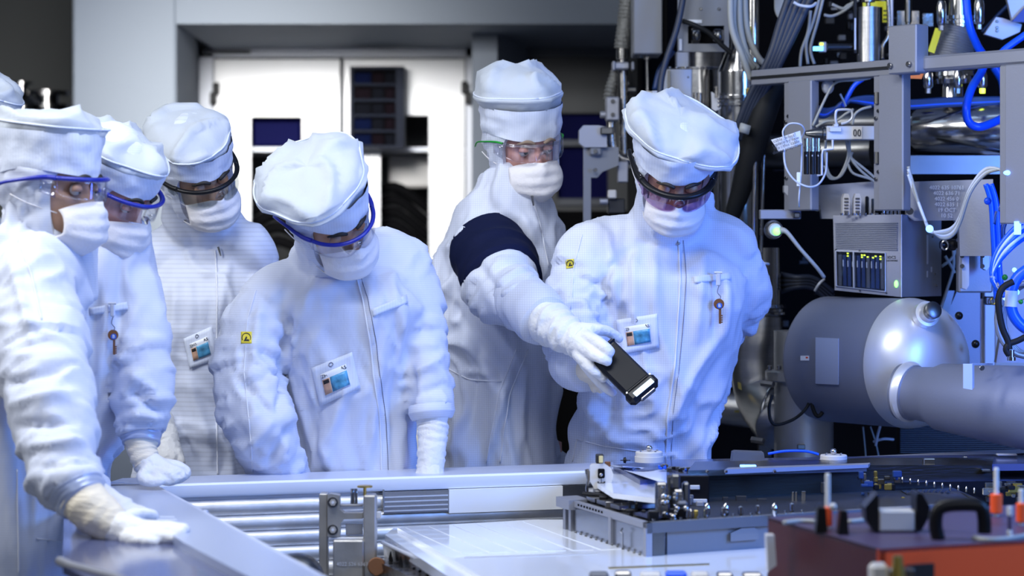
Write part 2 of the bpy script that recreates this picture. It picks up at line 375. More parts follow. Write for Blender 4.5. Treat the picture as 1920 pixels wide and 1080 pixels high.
def cloth_mesh(torso, arms, legs, necks=(), vox=.0085, foldamp=.011, seed=0., lines=(), armamp=.010, adir=(9, 4)):
    mb = MB(); seg = 40
    rings = []
    ts = []
    for (cx, py, Y, hw, dp) in torso: ts.append((Vector(P(cx, py, Y)), S(hw, Y), dp))
    cs, _ = spline([t[0] for t in ts], [0] * len(ts), 5); _, hw = spline([t[0] for t in ts], [t[1] for t in ts], 5); _, dp = spline([t[0] for t in ts], [t[2] for t in ts], 5)
    for c, a, b in zip(cs, hw, dp):
        rings.append([c + Vector((a * math.copysign(abs(cos(t)) ** .88, cos(t)), b * math.copysign(abs(sin(t)) ** .88, sin(t)), 0)) for t in [2 * pi * k / seg for k in range(seg)]])
    mb.rings(rings)
    pol = []
    for a in arms:
        p = [P(x, y, Y) for x, y, Y, r_ in a]; rr = [q[3] for q in a]
        mb.tube(p, rr, 20, smooth=5); pp, r2 = spline(p, rr, 4); pol.append((pp, r2))
        for q, r_ in ((p[0], rr[0]),): mb.sphere(q, r_ * .98)
    for pts_, rr_, n_ in necks: mb.tube(pts_, rr_, 28, smooth=n_)
    hx = P(*torso[-1][:3]).x
    for l in legs: mb.tube([Vector((l[0][0] * .6 + hx * .4, l[0][1], l[0][2]))] + [Vector(q[:3]) for q in l[1:]], [l[0][3] * .85] + [q[3] for q in l[1:]], 20, smooth=4)
    me = remesh(mb, vox, 3)
    V, N = getv(me)
    bestd = np.full(len(V), 9.); ax = np.tile(np.array([0., 0., 1.]), (len(V), 1))
    for pp, r2 in pol:
        for i in range(len(pp) - 1):
            a = np.array(pp[i]); b = np.array(pp[i + 1]); d = b - a; L2 = (d * d).sum()
            t = np.clip(((V - a) @ d) / L2, 0, 1); q = a + t[:, None] * d; dist = np.linalg.norm(V - q, axis=1) / r2[i]
            m = dist < bestd; bestd[m] = dist[m]; ax[m] = d / sqrt(L2)
    wa = np.clip((1.45 - bestd) / .35, 0, 1)
    wp = (np.stack([vn(V * 4.5 + seed + k * 17.3) for k in range(3)], 1) - .5) * 2.4
    md = .35 + 1.1 * vn(V * 3.7 + seed * 5)
    q = V * np.array([10, 9, 3.0]) + wp + seed
    ft = .7 * crease(q) + .3 * crease(q * 2.2 + 5)
    al = (V * ax).sum(1)[:, None] * ax
    q2 = (V - al) * adir[0] + al * adir[1] + wp * .8 + seed * 2
    fa = .65 * crease(q2) + .35 * crease(q2 * 2.1 + 3)
    q3 = V * np.array([4.5, 4.5, 4.0]) + seed * 3 + wp
    d = md * ((1 - wa) * (ft - .3) * foldamp * 2.1 + wa * (fa - .3) * armamp * 1.3) + (vn(q3) - .5) * .014
    X, Yp = topx(V); front = (N[:, 1] < .15)
    for (x0, y0, x1, y1, wd, am) in lines:
        dx, dy = x1 - x0, y1 - y0; L2 = dx * dx + dy * dy
        t = np.clip(((X - x0) * dx + (Yp - y0) * dy) / L2, 0, 1); ds = np.hypot(X - x0 - t * dx, Yp - y0 - t * dy)
        wgt = np.exp(-(ds / wd) ** 2) * np.where((t > 0) & (t < 1), 1, .6) * np.minimum(1, .35 + 3 * np.minimum(t, 1 - t))
        d = d + np.where(front, wgt * am, 0)
    V2 = V + N * d[:, None]
    me.vertices.foreach_set('co', V2.ravel()); me.update()
    return me
# ============================================================ room
def pbox(mb, x0, y0, x1, y1, Y, dep=.02, b=.002):
    p, q = P(x0, y1, Y), P(x1, y0, Y)
    return mb.box(((p.x + q.x) / 2, Y + dep / 2, (p.z + q.z) / 2), (abs(q.x - p.x), dep, abs(q.z - p.z)), b)
def pprism(mb, pts, dep, dirn=(0, 1, 0)):
    return mb.prism([P(*p) for p in pts], Vector(dirn).normalized() * dep)
def W(px, py, z):
    Y = F * (H - z) / (py - HY); return Vector(((px - CX) / F * Y, Y, z))
def wslab(mb, pts, z, th): return mb.prism([W(x, y, z) for x, y in pts], (0, 0, -th))
def bolt(p, d=(0, -1, 0), r=.004, h=.004, m='steel_dark', parent=None, name='bolt', **k):
    p = Vector(p); d = Vector(d).normalized(); mb = MB().cyl(p, p + d * h, r, None, 12, bev=min(r, h) * .25); mb.cyl(p + d * h * .98, p + d * h * 1.02, r * .5, None, 6)
    return ob(name, mb, m, parent, **k)
ob('floor', MB().box((0, 5.5, -.05), (12, 14, .1), 0), 'floor', kind='structure')
ob('wall_left', MB().box((-3.4, 6, 1.7), (.1, 12, 3.5), 0), 'wall_dark', kind='structure')
ob('ceiling', MB().box((0, 6, 3.5), (12, 13, .1), 0), 'ceiling', kind='structure')
mb = MB(); pbox(mb, -400, -550, 135, 1150, 11.6, .1, 0); ob('wall_far', mb, 'wall_far', kind='structure')
mb = MB(); mb.box((-1.476, 9.45, 1.7), (.396, .5, 3.4), .01); ob('wall_pillar', mb, 'wall_paint', kind='structure')
x0 = P(330, 0, 9.2).x; x1 = P(1500, 0, 9.2).x; zs = P(0, 45, 9.2).z
mb = MB().box(((x0 + x1) / 2, 9.25, (zs + 3.5) / 2), (x1 - x0, .1, 3.5 - zs), 0); ob('wall_back', mb, 'wall_paint', kind='structure')
zc = P(0, 92, 10.35).z
mb = MB().add([(x0, 9.3, zs), (x1, 9.3, zs), (x1, 10.35, zc), (x0, 10.35, zc), (x0, 9.3, zs + .06), (x1, 9.3, zs + .06), (x1, 10.4, zc + .06), (x0, 10.4, zc + .06)], [(0, 1, 2, 3), (4, 7, 6, 5), (0, 4, 5, 1), (3, 2, 6, 7), (0, 3, 7, 4), (1, 5, 6, 2)])
ob('trim_soffit', mb, 'soffit', kind='structure')
xn = P(372, 0, 10.35).x
mb = MB().prism([(x0, 9.25, 0), (x0, 9.25, 2.4), (xn, 10.4, 2.4), (xn, 10.4, 0)], (-.05, 0, 0)); ob('wall_niche_left', mb, 'soffit', kind='structure')
mb = MB(); pbox(mb, 330, -100, 1500, 1150, 11.2, .1, 0); ob('wall_niche_back', mb, 'wall_dark', kind='structure')
mb = MB().prism([P(885, 1080, 9.6), P(885, 40, 9.6), P(946, 92, 10.3), P(946, 1020, 10.3)], (.1, 0, 0)); ob('wall_niche_divider', mb, 'soffit', kind='structure')
for k, (x, y, l) in enumerate(((-1.0, 5.2, 1.2), (.9, 5.2, 1.2), (-1.0, 7.6, 1.2))):
    ob('trim_lamp_' + str(k + 1), MB().box((x, y, 3.43), (l, .3, .03), .01), 'screen_glow', kind='structure')

def holed(mb, o, i, Y, dep):
    """door leaf with a window opening: o outer, i inner pixel rectangles"""
    for r_ in ((o[0], o[1], i[0], o[3]), (i[2], o[1], o[2], o[3]), (i[0], o[1], i[2], i[1]), (i[0], i[3], i[2], o[3])):
        if r_[2] > r_[0] and r_[3] > r_[1]: pbox(mb, *r_, Y, dep, 0)
    return mb
YC = 10.3; bz = lambda px: (P(px, 450, YC).x, YC, 0)
yb = 450 + H / YC * F - 1
t = thing('storage_cabinet', bz(630), 'wide brushed metal storage cabinet with two windowed doors behind the group', 'cabinet')
mb = MB(); pbox(mb, 373, 88, 400, yb, YC, .06); pbox(mb, 873, 88, 893, yb, YC, .06); pbox(mb, 373, 88, 893, 108, YC, .06, .002); ob('cabinet_frame', mb, 'alu_white', t)
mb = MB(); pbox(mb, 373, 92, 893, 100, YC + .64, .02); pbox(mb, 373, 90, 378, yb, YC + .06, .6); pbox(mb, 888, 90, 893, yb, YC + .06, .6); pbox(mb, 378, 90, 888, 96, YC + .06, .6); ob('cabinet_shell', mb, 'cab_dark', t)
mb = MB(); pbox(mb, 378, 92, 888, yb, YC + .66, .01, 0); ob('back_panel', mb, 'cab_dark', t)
d1 = ob('door', holed(MB(), (402, 111, 637, yb), (471, 219, 566, 620), YC - .01, .03), 'cab_metal', t)
d2 = ob('door', holed(MB(), (645, 111, 871, yb), (713, 216, 804, 560), YC - .01, .03), 'cab_metal', t)
for x, y in ((404, 165), (399, 183), (871, 163), (878, 182)):
    mb = MB(); pbox(mb, x - 6, y - 11, x + 6, y + 13, YC - .05, .05, .006); ob('hinge', mb, 'black_plastic', t)
mb = MB(); pbox(mb, 640, 108, 643, yb, YC - .015, .01, 0); ob('door_seal', mb, 'paint_grey', t)
mb = MB(); pbox(mb, 382, 93, 470, 101, YC - .006, .005, 0); ob('name_strip', mb, 'paint_mid', t); mb = MB(); pbox(mb, 386, 95.5, 466, 98.5, YC - .008, .002, 0); ob('strip_print', mb, 'ink', t)
for a, b_ in ((378, 638), (645, 888)):
    mb = MB(); pbox(mb, a, 276, b_, 284, YC + .06, .58, 0); ob('shelf', mb, 'alu_white', t); mb = MB(); pbox(mb, a, 520, b_, 528, YC + .06, .58, 0); ob('shelf', mb, 'alu_white', t)
bn = thing('storage_bin', P(519, 275, YC + .2), 'dark blue bin on the cabinet shelf behind the left door window', 'bin')
mb = MB(); pbox(mb, 474, 223, 564, 275, YC + .1, .35, .01); ob('bin_body', mb, 'cab_blue', bn); mb = MB(); pbox(mb, 471, 219, 567, 227, YC + .09, .37, .004); ob('bin_rim', mb, 'cab_blue', bn)
mb = MB(); pbox(mb, 728, 290, 812, 352, YC + .3, .1, .01); ob('spare_panel', mb, 'ceramic', label='pale beige panel standing inside the right half of the storage cabinet', cat='panel')
for k in range(6):
    x = 700 + k * 4; mb = MB().tube([P(690, 372 + k * 20, YC + .2), P(740, 350 + k * 24, YC + .18), P(800, 390 + k * 26, YC + .2), P(850, 440 + k * 24, YC + .3)], .022, 10, smooth=5)
    ob('coiled_hose', mb, 'black', label=['topmost', 'second', 'third', 'fourth', 'fifth', 'lowest'][k] + ' dark hose arching behind the right door window of the storage cabinet', cat='hose', group='dark hoses in the cabinet')
for k in range(5):
    mb = MB().tube([P(470, 372 + k * 26, YC + .2), P(520, 348 + k * 26, YC + .18), P(575, 372 + k * 26, YC + .2)], .024, 10, smooth=5)
    ob('coiled_hose', mb, 'black', label=['topmost', 'second', 'middle', 'fourth', 'lowest'][k] + ' black hose loop behind the left door window of the storage cabinet', cat='hose', group='black hoses in the left half')
og = thing('parts_organizer', P(706, 275, YC - .14), 'grey shallow parts rack with blue and red boxes mounted on the right cabinet door', 'rack')
mb = MB(); holed(mb, (656, 124, 758, 278), (662, 130, 742, 272), YC - .16, .14); ob('rack_case', mb, 'cab_dark', og); mb = MB(); pbox(mb, 662, 130, 742, 272, YC - .03, .01, 0); ob('rack_back', mb, 'rack_inner', og)
for k in range(1, 5): mb = MB(); pbox(mb, 662, 128 + k * 29, 742, 131 + k * 29, YC - .14, .12, 0); ob('rack_shelf', mb, 'paint_grey', og)
mb = MB(); pbox(mb, 656, 124, 758, 278, YC - .165, .003, 0); ob('rack_cover', mb, 'rack_film', og, label='clear plastic cover')
rc = random.Random(4)
for k in range(5):
    x = 664
    for j, (cc_, wd) in enumerate(zip([('bin_blue', 'bin_red', 'bin_grey'), ('bin_red', 'bin_grey', 'bin_red'), ('bin_grey', 'bin_grey', 'bin_red'), ('bin_blue', 'bin_grey', 'bin_red'), ('bin_blue', 'bin_red', 'bin_grey')][k], (32, 22, 18))):
        mb = MB(); pbox(mb, x, 136 + k * 29, x + wd, 156 + k * 29, YC - .13, .09, .004); x += wd + 2
        ob('parts_box', mb, cc_, label='%s parts box, %s shelf of the door rack, %s' % ({'bin_blue': 'blue', 'bin_red': 'dull red', 'bin_grey': 'grey'}[cc_], ['top', 'second', 'middle', 'fourth', 'lowest'][k], ['left', 'centre', 'right'][j]), cat='box', group='parts boxes in the door rack')
t = thing('dark_cabinet', bz(1060), 'dark grey cabinet with a deep blue recess, behind the tall reaching person', 'cabinet')
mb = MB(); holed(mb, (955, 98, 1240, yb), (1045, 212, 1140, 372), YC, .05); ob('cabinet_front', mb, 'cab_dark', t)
mb = MB(); pbox(mb, 950, 92, 968, yb, YC - .03, .03, 0); pbox(mb, 950, 88, 1240, 106, YC - .03, .03); ob('cabinet_frame', mb, 'paint_grey', t)
mb = MB(); pbox(mb, 1045, 212, 1140, 372, YC + .05, .02, 0); ob('recess_panel', mb, 'cab_blue', t)
mb = MB(); pbox(mb, 1045, 262, 1140, 274, YC - .01, .06, .002); pbox(mb, 1045, 372, 1140, 386, YC - .02, .05, .002); ob('recess_shelf', mb, 'paint_grey', t)
mb = MB(); pbox(mb, 955, 395, 1240, yb, YC - .02, .02, 0); ob('lower_panel', mb, 'black', t)
mb = MB().lathe(P(88, 250, 10.9), (0, 0, 1), [(0, .10), (.13, .10), (.13, .055), (.17, .055), (.17, .10), (.19, .10)], 28); ob('steel_vessel', mb, 'steel', label='blurred shiny steel vessel in the dark room at far left', cat='vessel')
mb = MB().lathe(P(40, 260, 10.7), (0, 0, 1), [(0, .09), (.15, .09), (.2, .03), (.24, .03), (.24, .05), (.25, .05)], 28); ob('steel_vessel', mb, 'steel', label='rounded steel vessel beside the cap tip at far left', cat='vessel')
mb = MB(); pbox(mb, -300, 256, 134, 268, 10.6, .6, .004); pbox(mb, -300, 268, -290, 1060, 10.6, .6); pbox(mb, 120, 268, 130, 1060, 10.6, .6); ob('side_table', mb, 'alu_flat', label='grey table under the blurred steel vessels at far left', cat='table')
# ============================================================ people
def headr(d, e=0.):
    """distance from the head centre to its surface in local directions d (N,3); e: cloth clearance"""
    out = None
    for c, r_ in (((0, .012, .028), (.077, .098, .092)), ((0, -.022, -.048), (.060, .066, .070))):
        c = np.array(c); r_ = np.array(r_) + e
        A = ((d / r_) ** 2).sum(1); B = (d * c / r_ ** 2).sum(1); C_ = ((c / r_) ** 2).sum() - 1
        t = (B + np.sqrt(np.maximum(B * B - A * C_, 0))) / A
        out = t if out is None else np.log(np.exp(out * 60) + np.exp(t * 60)) / 60 - .004
    return out
def xf(Rm, c, pts):
    return [c + Rm @ Vector(tuple(p)) for p in pts]
def head_rot(yaw, pitch, roll): return Matrix.Rotation(R(yaw), 3, 'Z') @ Matrix.Rotation(R(pitch), 3, 'X') @ Matrix.Rotation(R(roll), 3, 'Y')
def build_head(root, core, clegs, c, yaw, pitch, roll, skin, puff, neck, seed=0., eyes='down', brow='hair', goggles=None, cap_tall=0., suitmat='suit_plain', lens='clear_lens', frame_m='blue_plastic', mask_up=0., age=False, puff_m='cap_film', bandh=.085, temple_m=None, gz=.0225):
    Rm = head_rot(yaw, pitch, roll)
    T = lambda p: c + Rm @ Vector(tuple(p))
    # --- body: head with a face, neck and a slim torso under the suit
    nu, nv = 72, 60
    th = np.linspace(.02, pi - .02, nv + 1); ph = np.linspace(0, 2 * pi, nu, endpoint=False)
    D = np.array([[(sin(t) * sin(p), -sin(t) * cos(p), cos(t)) for p in ph] for t in th]).reshape(-1, 3)
    pts = D * headr(D)[:, None]; x, y, z = pts.T.copy(); fr = y < -.02
    def g(cx, cz, sx, sz): return np.exp(-((x - cx) / sx) ** 2 - ((z - cz) / sz) ** 2)
    nz = np.clip((.012 - z) / .05, 0, 1) * np.clip((z + .055) / .014, 0, 1)
    dy = -(.004 + .024 * nz) * np.exp(-(x / (.009 + .006 * nz)) ** 2) * ((z > -.06) & (z < .03))
    dy += .013 * (g(.031, .0, .019, .013) + g(-.031, .0, .019, .013))
    dy += -.006 * (g(.03, .022, .03, .009) + g(-.03, .022, .03, .009)) - .006 * g(0, -.073, .022, .008) - .006 * g(0, -.105, .02, .012)
    dy += -.004 * (g(.05, -.025, .02, .02) + g(-.05, -.025, .02, .02))
    y[fr] += dy[fr]; pts = np.stack([x, y, z], 1)
    mb = MB(); P3 = xf(Rm, c, pts); mb.rings([P3[i * nu:(i + 1) * nu] for i in range(nv + 1)])
    nk = Vector(neck[0])
    mb.tube([T((0, .02, -.02)), T((0, .03, -.09)), nk - Vector((0, 0, .04))] + [p for p in core[2:]], [.055, .05, .05] + [.07] * (len(core) - 2), 16, smooth=2)
    for l in clegs: mb.tube([Vector(q[:3]) for q in l], [q[3] * .6 for q in l], 12)
    ob('body', mb, skin, root, ang=180)
    # eyes, lids, brows
    for sx in (-1, 1):
        ec = Vector((sx * .031, -.0775, .001))
        e = ob('eye', MB().sphere(T(ec), .0118, 16, 10), 'eye_white', root, ang=180)
        dn = -.35 if eyes == 'down' else -.08
        gd = (Rm @ Vector((.12 if yaw > 0 else 0, -1, dn))).normalized()
        ob('iris', MB().cyl(T(ec) + gd * .0105, T(ec) + gd * .0124, .0052, .004, 14), 'iris', e)
        lid = []
        cut = -15 if eyes == 'down' else 2                # how far the upper lid comes down
        for i in range(7):
            el = R(80 - (80 - cut) * i / 6); lid.append([T(ec + Vector((.0130 * cos(el) * sin(R(a)), -.0130 * cos(el) * cos(R(a)), .0130 * sin(el)))) for a in range(-90, 91, 15)])
        ob('eyelid', MB().grid(lid, .0006), skin, root, ang=180)
        br = [Vector((sx * (.012 + .038 * t), -.101 + .020 * t * t, .021 + .007 * sin(pi * min(t * 1.1, 1)))) for t in (0, .25, .5, .75, 1)]
        ob('eyebrow', MB().tube([T(b) for b in br], [.0035, .0048, .0045, .0036, .0015], 8, smooth=3), brow, root, ang=180)
    # --- hood: cloth shell round the face opening, running down into the collar
    na, nt = 64, 26; rings = []
    for i in range(nt + 1):
        row = []
        for k in range(na):
            a = 2 * pi * k / na; ca, sa = cos(a), sin(a)              # a=0 right, pi/2 up
            open_ = R(57) * abs(ca) ** 2 + (R(30) if sa > 0 else R(66)) * sa * sa
            t = open_ + (R(176) - open_) * (i / nt) ** .9
            row.append((sin(t) * ca, -cos(t), sin(t) * sa))
        rings.append(row)
    D = np.array(rings).reshape(-1, 3); r_ = headr(D, .010)
    wn = ridge(D * np.array([5, 5, 4]) + seed) * .006 + (vn(D * 6 + seed) - .5) * .010
    edge = np.repeat(np.array([max(0, 1 - i / 2) for i in range(nt + 1)]), na)
    pts = D * (r_ + wn * (1 - edge) + .004)[:, None]
    low = np.clip((-pts[:, 2] - .03) / .08, 0, 1) * (pts[:, 1] > -.06)
    pts[:, 0] *= 1 + .12 * low
    hv = xf(Rm, c, pts); mb = MB()
    for i in range(nt): pass
    mb.rings([hv[i * na:(i + 1) * na] for i in range(nt + 1)], cap=False); mb.add([hv[-1]], [])
    inner = xf(Rm, c, D[:na * 2] * (headr(D[:na * 2], .002))[:, None]); mb.rings([inner[:na], hv[:na]], cap=False)
    ob('hood', mb, suitmat, root, ang=180)
    # --- cap: band over brow, loose crown piece above it
    nb = 56; band = []; zt = .03 + bandh
    for i in range(9):
        v = i / 8; row = []
        for k in range(nb):
            a = 2 * pi * k / nb; ca, sa = sin(a), -cos(a)              # a=0 front
            z0 = .032 - .006 * cos(2 * a) + (.0 if sa < 0 else -.02 * sa); z1 = zt
            rx = .0925 + .006 * v; ry = .108 + .004 * v; yo = .008
            q = Vector((rx * ca, yo + ry * sa, z0 * (1 - v) + z1 * v))
            n = noise.noise(Vector((a * 5 + seed, v * 2, seed))) * .006 * (1 if v > .1 else .3) + noise.noise(Vector((q.x * 30, q.z * 50, seed))) * .004
            row.append(T(q + Vector((ca, sa, 0)) * n))
        band.append(row)
    mb = MB().rings(band, cap=False); mb.rings([[c + (p - c) * .955 for p in band[0]], band[0]], cap=False)
    cp = ob('cap_band', mb, 'cap_cloth', root, ang=180)
    # puff = (ox, oy, oz, rx, ry, tiltx(deg, + lifts front), tilty, height, sharp, peak offset (x,y))
    ox, oy, oz, prx, pry, tx, ty, ph_, flop, pk = puff
    Rt = Matrix.Rotation(R(tx), 3, 'X') @ Matrix.Rotation(R(ty), 3, 'Y'); pc = Vector((ox, oy, zt + oz)); rows = [band[-2]]
    for i in range(17):
        v = i / 16
        if prx < .1 and v < .24: continue
        row = []
        for k in range(nb):
            a = 2 * pi * k / nb; ca, sa = sin(a), -cos(a)
            lob = 1 + .045 * sin(3 * a + seed) + .03 * sin(5 * a + seed * 2) + flop * .05 * sin(2 * a + 1 + seed)
            if v < .25:
                u = v / .25; rr_ = .97 + .03 * sin(u * pi / 2) + .05 * sin(u * pi); zz = -.016 * (1 - u) ** 1.2
            else:
                u = (v - .25) / .75; rr_ = cos(u * pi / 2) ** .75 * 1.0; zz = ph_ * sin(u * pi / 2) ** 1.15
            q = Vector((prx * rr_ * lob * ca + pk[0] * max(0, zz) / max(ph_, .01), pry * rr_ * lob * sa + pk[1] * max(0, zz) / max(ph_, .01), zz))
            s_ = Vector((q.x * 13, q.y * 13, q.z * 9 + seed))
            n = (max(0, 1 - abs(noise.noise(s_ * .8)) * 5.5) * .018 + (1 - abs(noise.noise(s_ * .5)) * 3) * .008 - .006) * (.3 if v > .97 else 1) + noise.noise(s_ * 2.3) * .004
            if .2 < v < .3: n = n * .4 + .002
            up = Vector((ca * .5, sa * .5, .8 if v > .3 else 0))
            row.append(T(pc + Rt @ (q + up * n)))
        rows.append(row)
    low = rows[1]; rows[0] = [T(Vector((0, .008, zt - .03)) + Vector((.088 * sin(0) + .088 * cos(2 * pi * k / nb), -.098 * cos(2 * pi * k / nb + pi / 2) * 0 + .1 * (-cos(2 * pi * k / nb + 0)) * 0 + .1 * sin(2 * pi * k / nb) * 1, 0))) for k in range(nb)] if 0 else [c + (p - c) * .955 for p in band[-2]]
    o = ob('cap_crown', MB().rings(rows, cap=True), puff_m, root, ang=180)
    seam = rows[5 if prx >= .1 else 1]; ob('cap_seam', MB().tube([p for p in seam] + [seam[0]], .0022, 6), 'cap_cloth', root, ang=180)
    # --- face mask with ear loops
    g_ = []; am = 62; nvv = 18
    for i in range(nvv + 1):
        v = i / nvv; row = []
        for j in range(31):
            a = -1 + 2 * j / 30; wgt = abs(a) ** 2.2
            z0, z1 = -.020 + mask_up, -.132; z = z0 + (z1 - z0) * v; ze = -.040 + mask_up * .6 - .062 * v; z = z * (1 - wgt) + ze * wgt
            bul = sin(pi * min(1, v * 1.05)) ** .8; fy = .109 + .020 * bul - .030 * max(0, v - .72) / .28
            if v < .35: fy += .012 * exp_(a, .16) * (1 - v / .35)
            ax_ = R(am) * a; xx = (.064 + .005 * bul) * sin(ax_) / sin(R(am)); yy = -(fy - .095) - (.095 + .0) * cos(ax_ * .98) ** 1.0 
            yy += .0022 * sin(v * 26) * (1 - wgt) + .004 * noise.noise(Vector((xx * 28, z * 34, seed)))
            row.append(T((xx, yy, z)))
        g_.append(row)
    mk = ob('face_mask', MB().grid(g_, .0012), 'mask_cloth', root, ang=180)
    for sx in (-1, 1):
        ob('ear_loop', MB().tube([T((sx * .062, -.058, -.046)), T((sx * .086, -.005, -.03)), T((sx * .094, .03, -.015))], .0012, 6, smooth=3), 'mask_cloth', mk, ang=180)
    # --- safety glasses
    if goggles:
        gt, gw, gh = goggles
        G = lambda a, zz, o=0.: Vector(((.083 * gw + o) * sin(a), -.026 - (.092 + o) * cos(a), zz))
        gr = ob('glasses_lens', MB().grid([[T(G(R(a), gz - .0025 - gh * v * (1 - .30 * abs(a / 66) ** 3) * (1 - .32 * exp_(a / 66, .13) * (v > .55)))) for a in range(-66, 67, 4)] for v in [i / 8 for i in range(9)]], .0015), lens, root, ang=180)
        ob('glasses_frame', MB().tube([T(G(R(a), gz, .001)) for a in range(-68, 69, 4)], gt * 1.35, 8, flat=.8), frame_m, root, ang=180)
        ob('nose_bridge', MB().tube([T((-.011, -.118, -.012)), T((-.007, -.127, .006)), T((.007, -.127, .006)), T((.011, -.118, -.012))], .0022, 6, smooth=3), 'clear_film', root, ang=180)
        for sx in (-1, 1):
            hx = T(G(sx * R(68), gz, .001)); col = temple_m or frame_m
            ob('glasses_temple', MB().tube([hx, T((sx * .088, -.038, gz)), T((sx * .0975, .01, .014)), T((sx * .098, .050, .004)), T((sx * .093, .075, -.012))], [gt * 1.25, gt * 1.2, gt * .85, gt * .8, gt * .7], 8, smooth=4), col, root, ang=180)
            ob('side_shield', MB().grid([[T(Vector((sx * (.079 + .011 * u), -.062 + .030 * u, .018 - .034 * v * (1 - .3 * u)))) for u in (0, .5, 1)] for v in (0, .5, 1)], .001), lens, root, ang=180)
    return T, Rm
def exp_(a, s): return math.exp(-(a / s) ** 2)

def hand(name, parts, m, root, vox=.0028, label=None):
    """parts: chains of (px, py, Y, radius)"""
    mb = MB()
    for ch in parts:
        pts = [P(a, b, Y) for a, b, Y, r_ in ch]; rs = [r_ for *_, r_ in ch]
        mb.tube(pts, rs, 14, smooth=4)
        mb.sphere(pts[-1], rs[-1] * .99, 12, 8); mb.sphere(pts[0], rs[0] * .99, 12, 8)
    me = remesh(mb, vox, 3); V, N = getv(me)
    d = (vn(V * np.array([70, 70, 90])) - .5) * .0022 + (vn(V * 160) - .5) * .0008
    me.vertices.foreach_set('co', (V + N * d[:, None]).ravel()); me.update()
    return linkmesh(name, me, m, root, wloc(root), label=label)
def gauntlet(root, pts, rs, m, name='glove_cuff', seed=0., ripple=.004, freq=120, label=None):
    pp, rr = spline([P(*p) for p in pts], rs, 14); rings = []; prev = None; s_ = 0
    for i, p in enumerate(pp):
        d = (pp[min(i + 1, len(pp) - 1)] - pp[max(i - 1, 0)]).normalized(); x_, y_, _ = frame(d)
        if prev is not None: x_ = (prev - d * prev.dot(d)).normalized(); y_ = d.cross(x_)
        prev = x_; s_ += (pp[i] - pp[i - 1]).length if i else 0
        rings.append([p + (x_ * cos(a) + y_ * sin(a)) * (rr[i] + ripple * (noise.noise(Vector((s_ * freq, cos(a + seed) * 1.0, sin(a) * 1.0 + seed)))) + .003 * noise.noise(p * 20 + Vector((cos(a), sin(a), seed)))) for a in [2 * pi * k / 36 for k in range(36)]])
    return ob(name, MB().rings(rings), m, root, ang=180, label=label)

PPL = {}
def person(key, base, label, suit, torso, arms, legs, head, sm, **kw):
    root = thing('person', base, label, 'person', 'engineers gathered at the machine')
    Rh = head_rot(head['yaw'], head['pitch'], head['roll']); hc = head['c']; T_ = lambda p: hc + Rh @ Vector(p); n1, nr, _ = head['neck']
    nks = [([T_((0, .022, -.045)), T_((0, .026, -.085)), T_((0, .024, -.115)).lerp(n1, .5), n1 + Vector((0, 0, .01)), n1 + Vector((0, .01, -.10))], [.070, .076, .088, nr, nr * 1.1], 5)]
    for a_ in arms: s0 = P(*a_[0][:3]); m_ = n1 + Vector((0, .01, -.035)); nks.append(([m_, m_.lerp(s0, .5) + Vector((0, 0, .004)), s0], [.075, .082, a_[0][3] * 1.0], 3))
    me = cloth_mesh(torso, arms, legs, nks, **kw); cl = Cloth(me)
    linkmesh('coverall', me, sm, root, Vector(base)); PPL[key] = (root, cl); 
    hd = build_head(root, [P(*t[:3]) for t in torso], legs, suitmat=sm, **head)
    return root, cl, hd
def zipper(root, cl, pts, m='seam_thread', r=.0022):
    mb = cl.line(pts, r)
    if mb: ob('zip_flap', mb, m, root, ang=180)
def seam(root, cl, pts, r=.0013, name='seam', m='seam_thread'):
    mb = cl.line(pts, r)
    if mb: ob(name, mb, m, root, ang=180)
def esd_patch(root, cl, quad):
    g = cl.patch(quad, 6, 6, .002); pt = ob('warning_patch', MB().grid(g, .001), 'yellow_print', root, ang=180)
    def q(u, v): 
        i, j = v * 6, u * 6; i0, j0 = min(int(i), 5), min(int(j), 5); return g[i0][j0].lerp(g[i0][j0 + 1], j - j0).lerp(g[i0 + 1][j0].lerp(g[i0 + 1][j0 + 1], j - j0), i - i0) + Vector((0, -.0012, 0))
    ob('triangle_mark', MB().prism([q(.24, .80), q(.50, .36), q(.60, .52), q(.48, .66), q(.70, .62), q(.80, .80)], (0, -.0006, 0)), 'ink', pt)
    ob('arc_mark', MB().tube([q(.5 + .40 * cos(a), .52 - .40 * sin(a)) for a in [R(t) for t in range(-30, 211, 15)]], .0011, 5), 'ink', pt)
def pen_flap(root, cl, quad):
    ob('pen_slot', MB().grid(cl.patch(quad, 8, 3, .004), .0015), 'cap_cloth', root, ang=180)
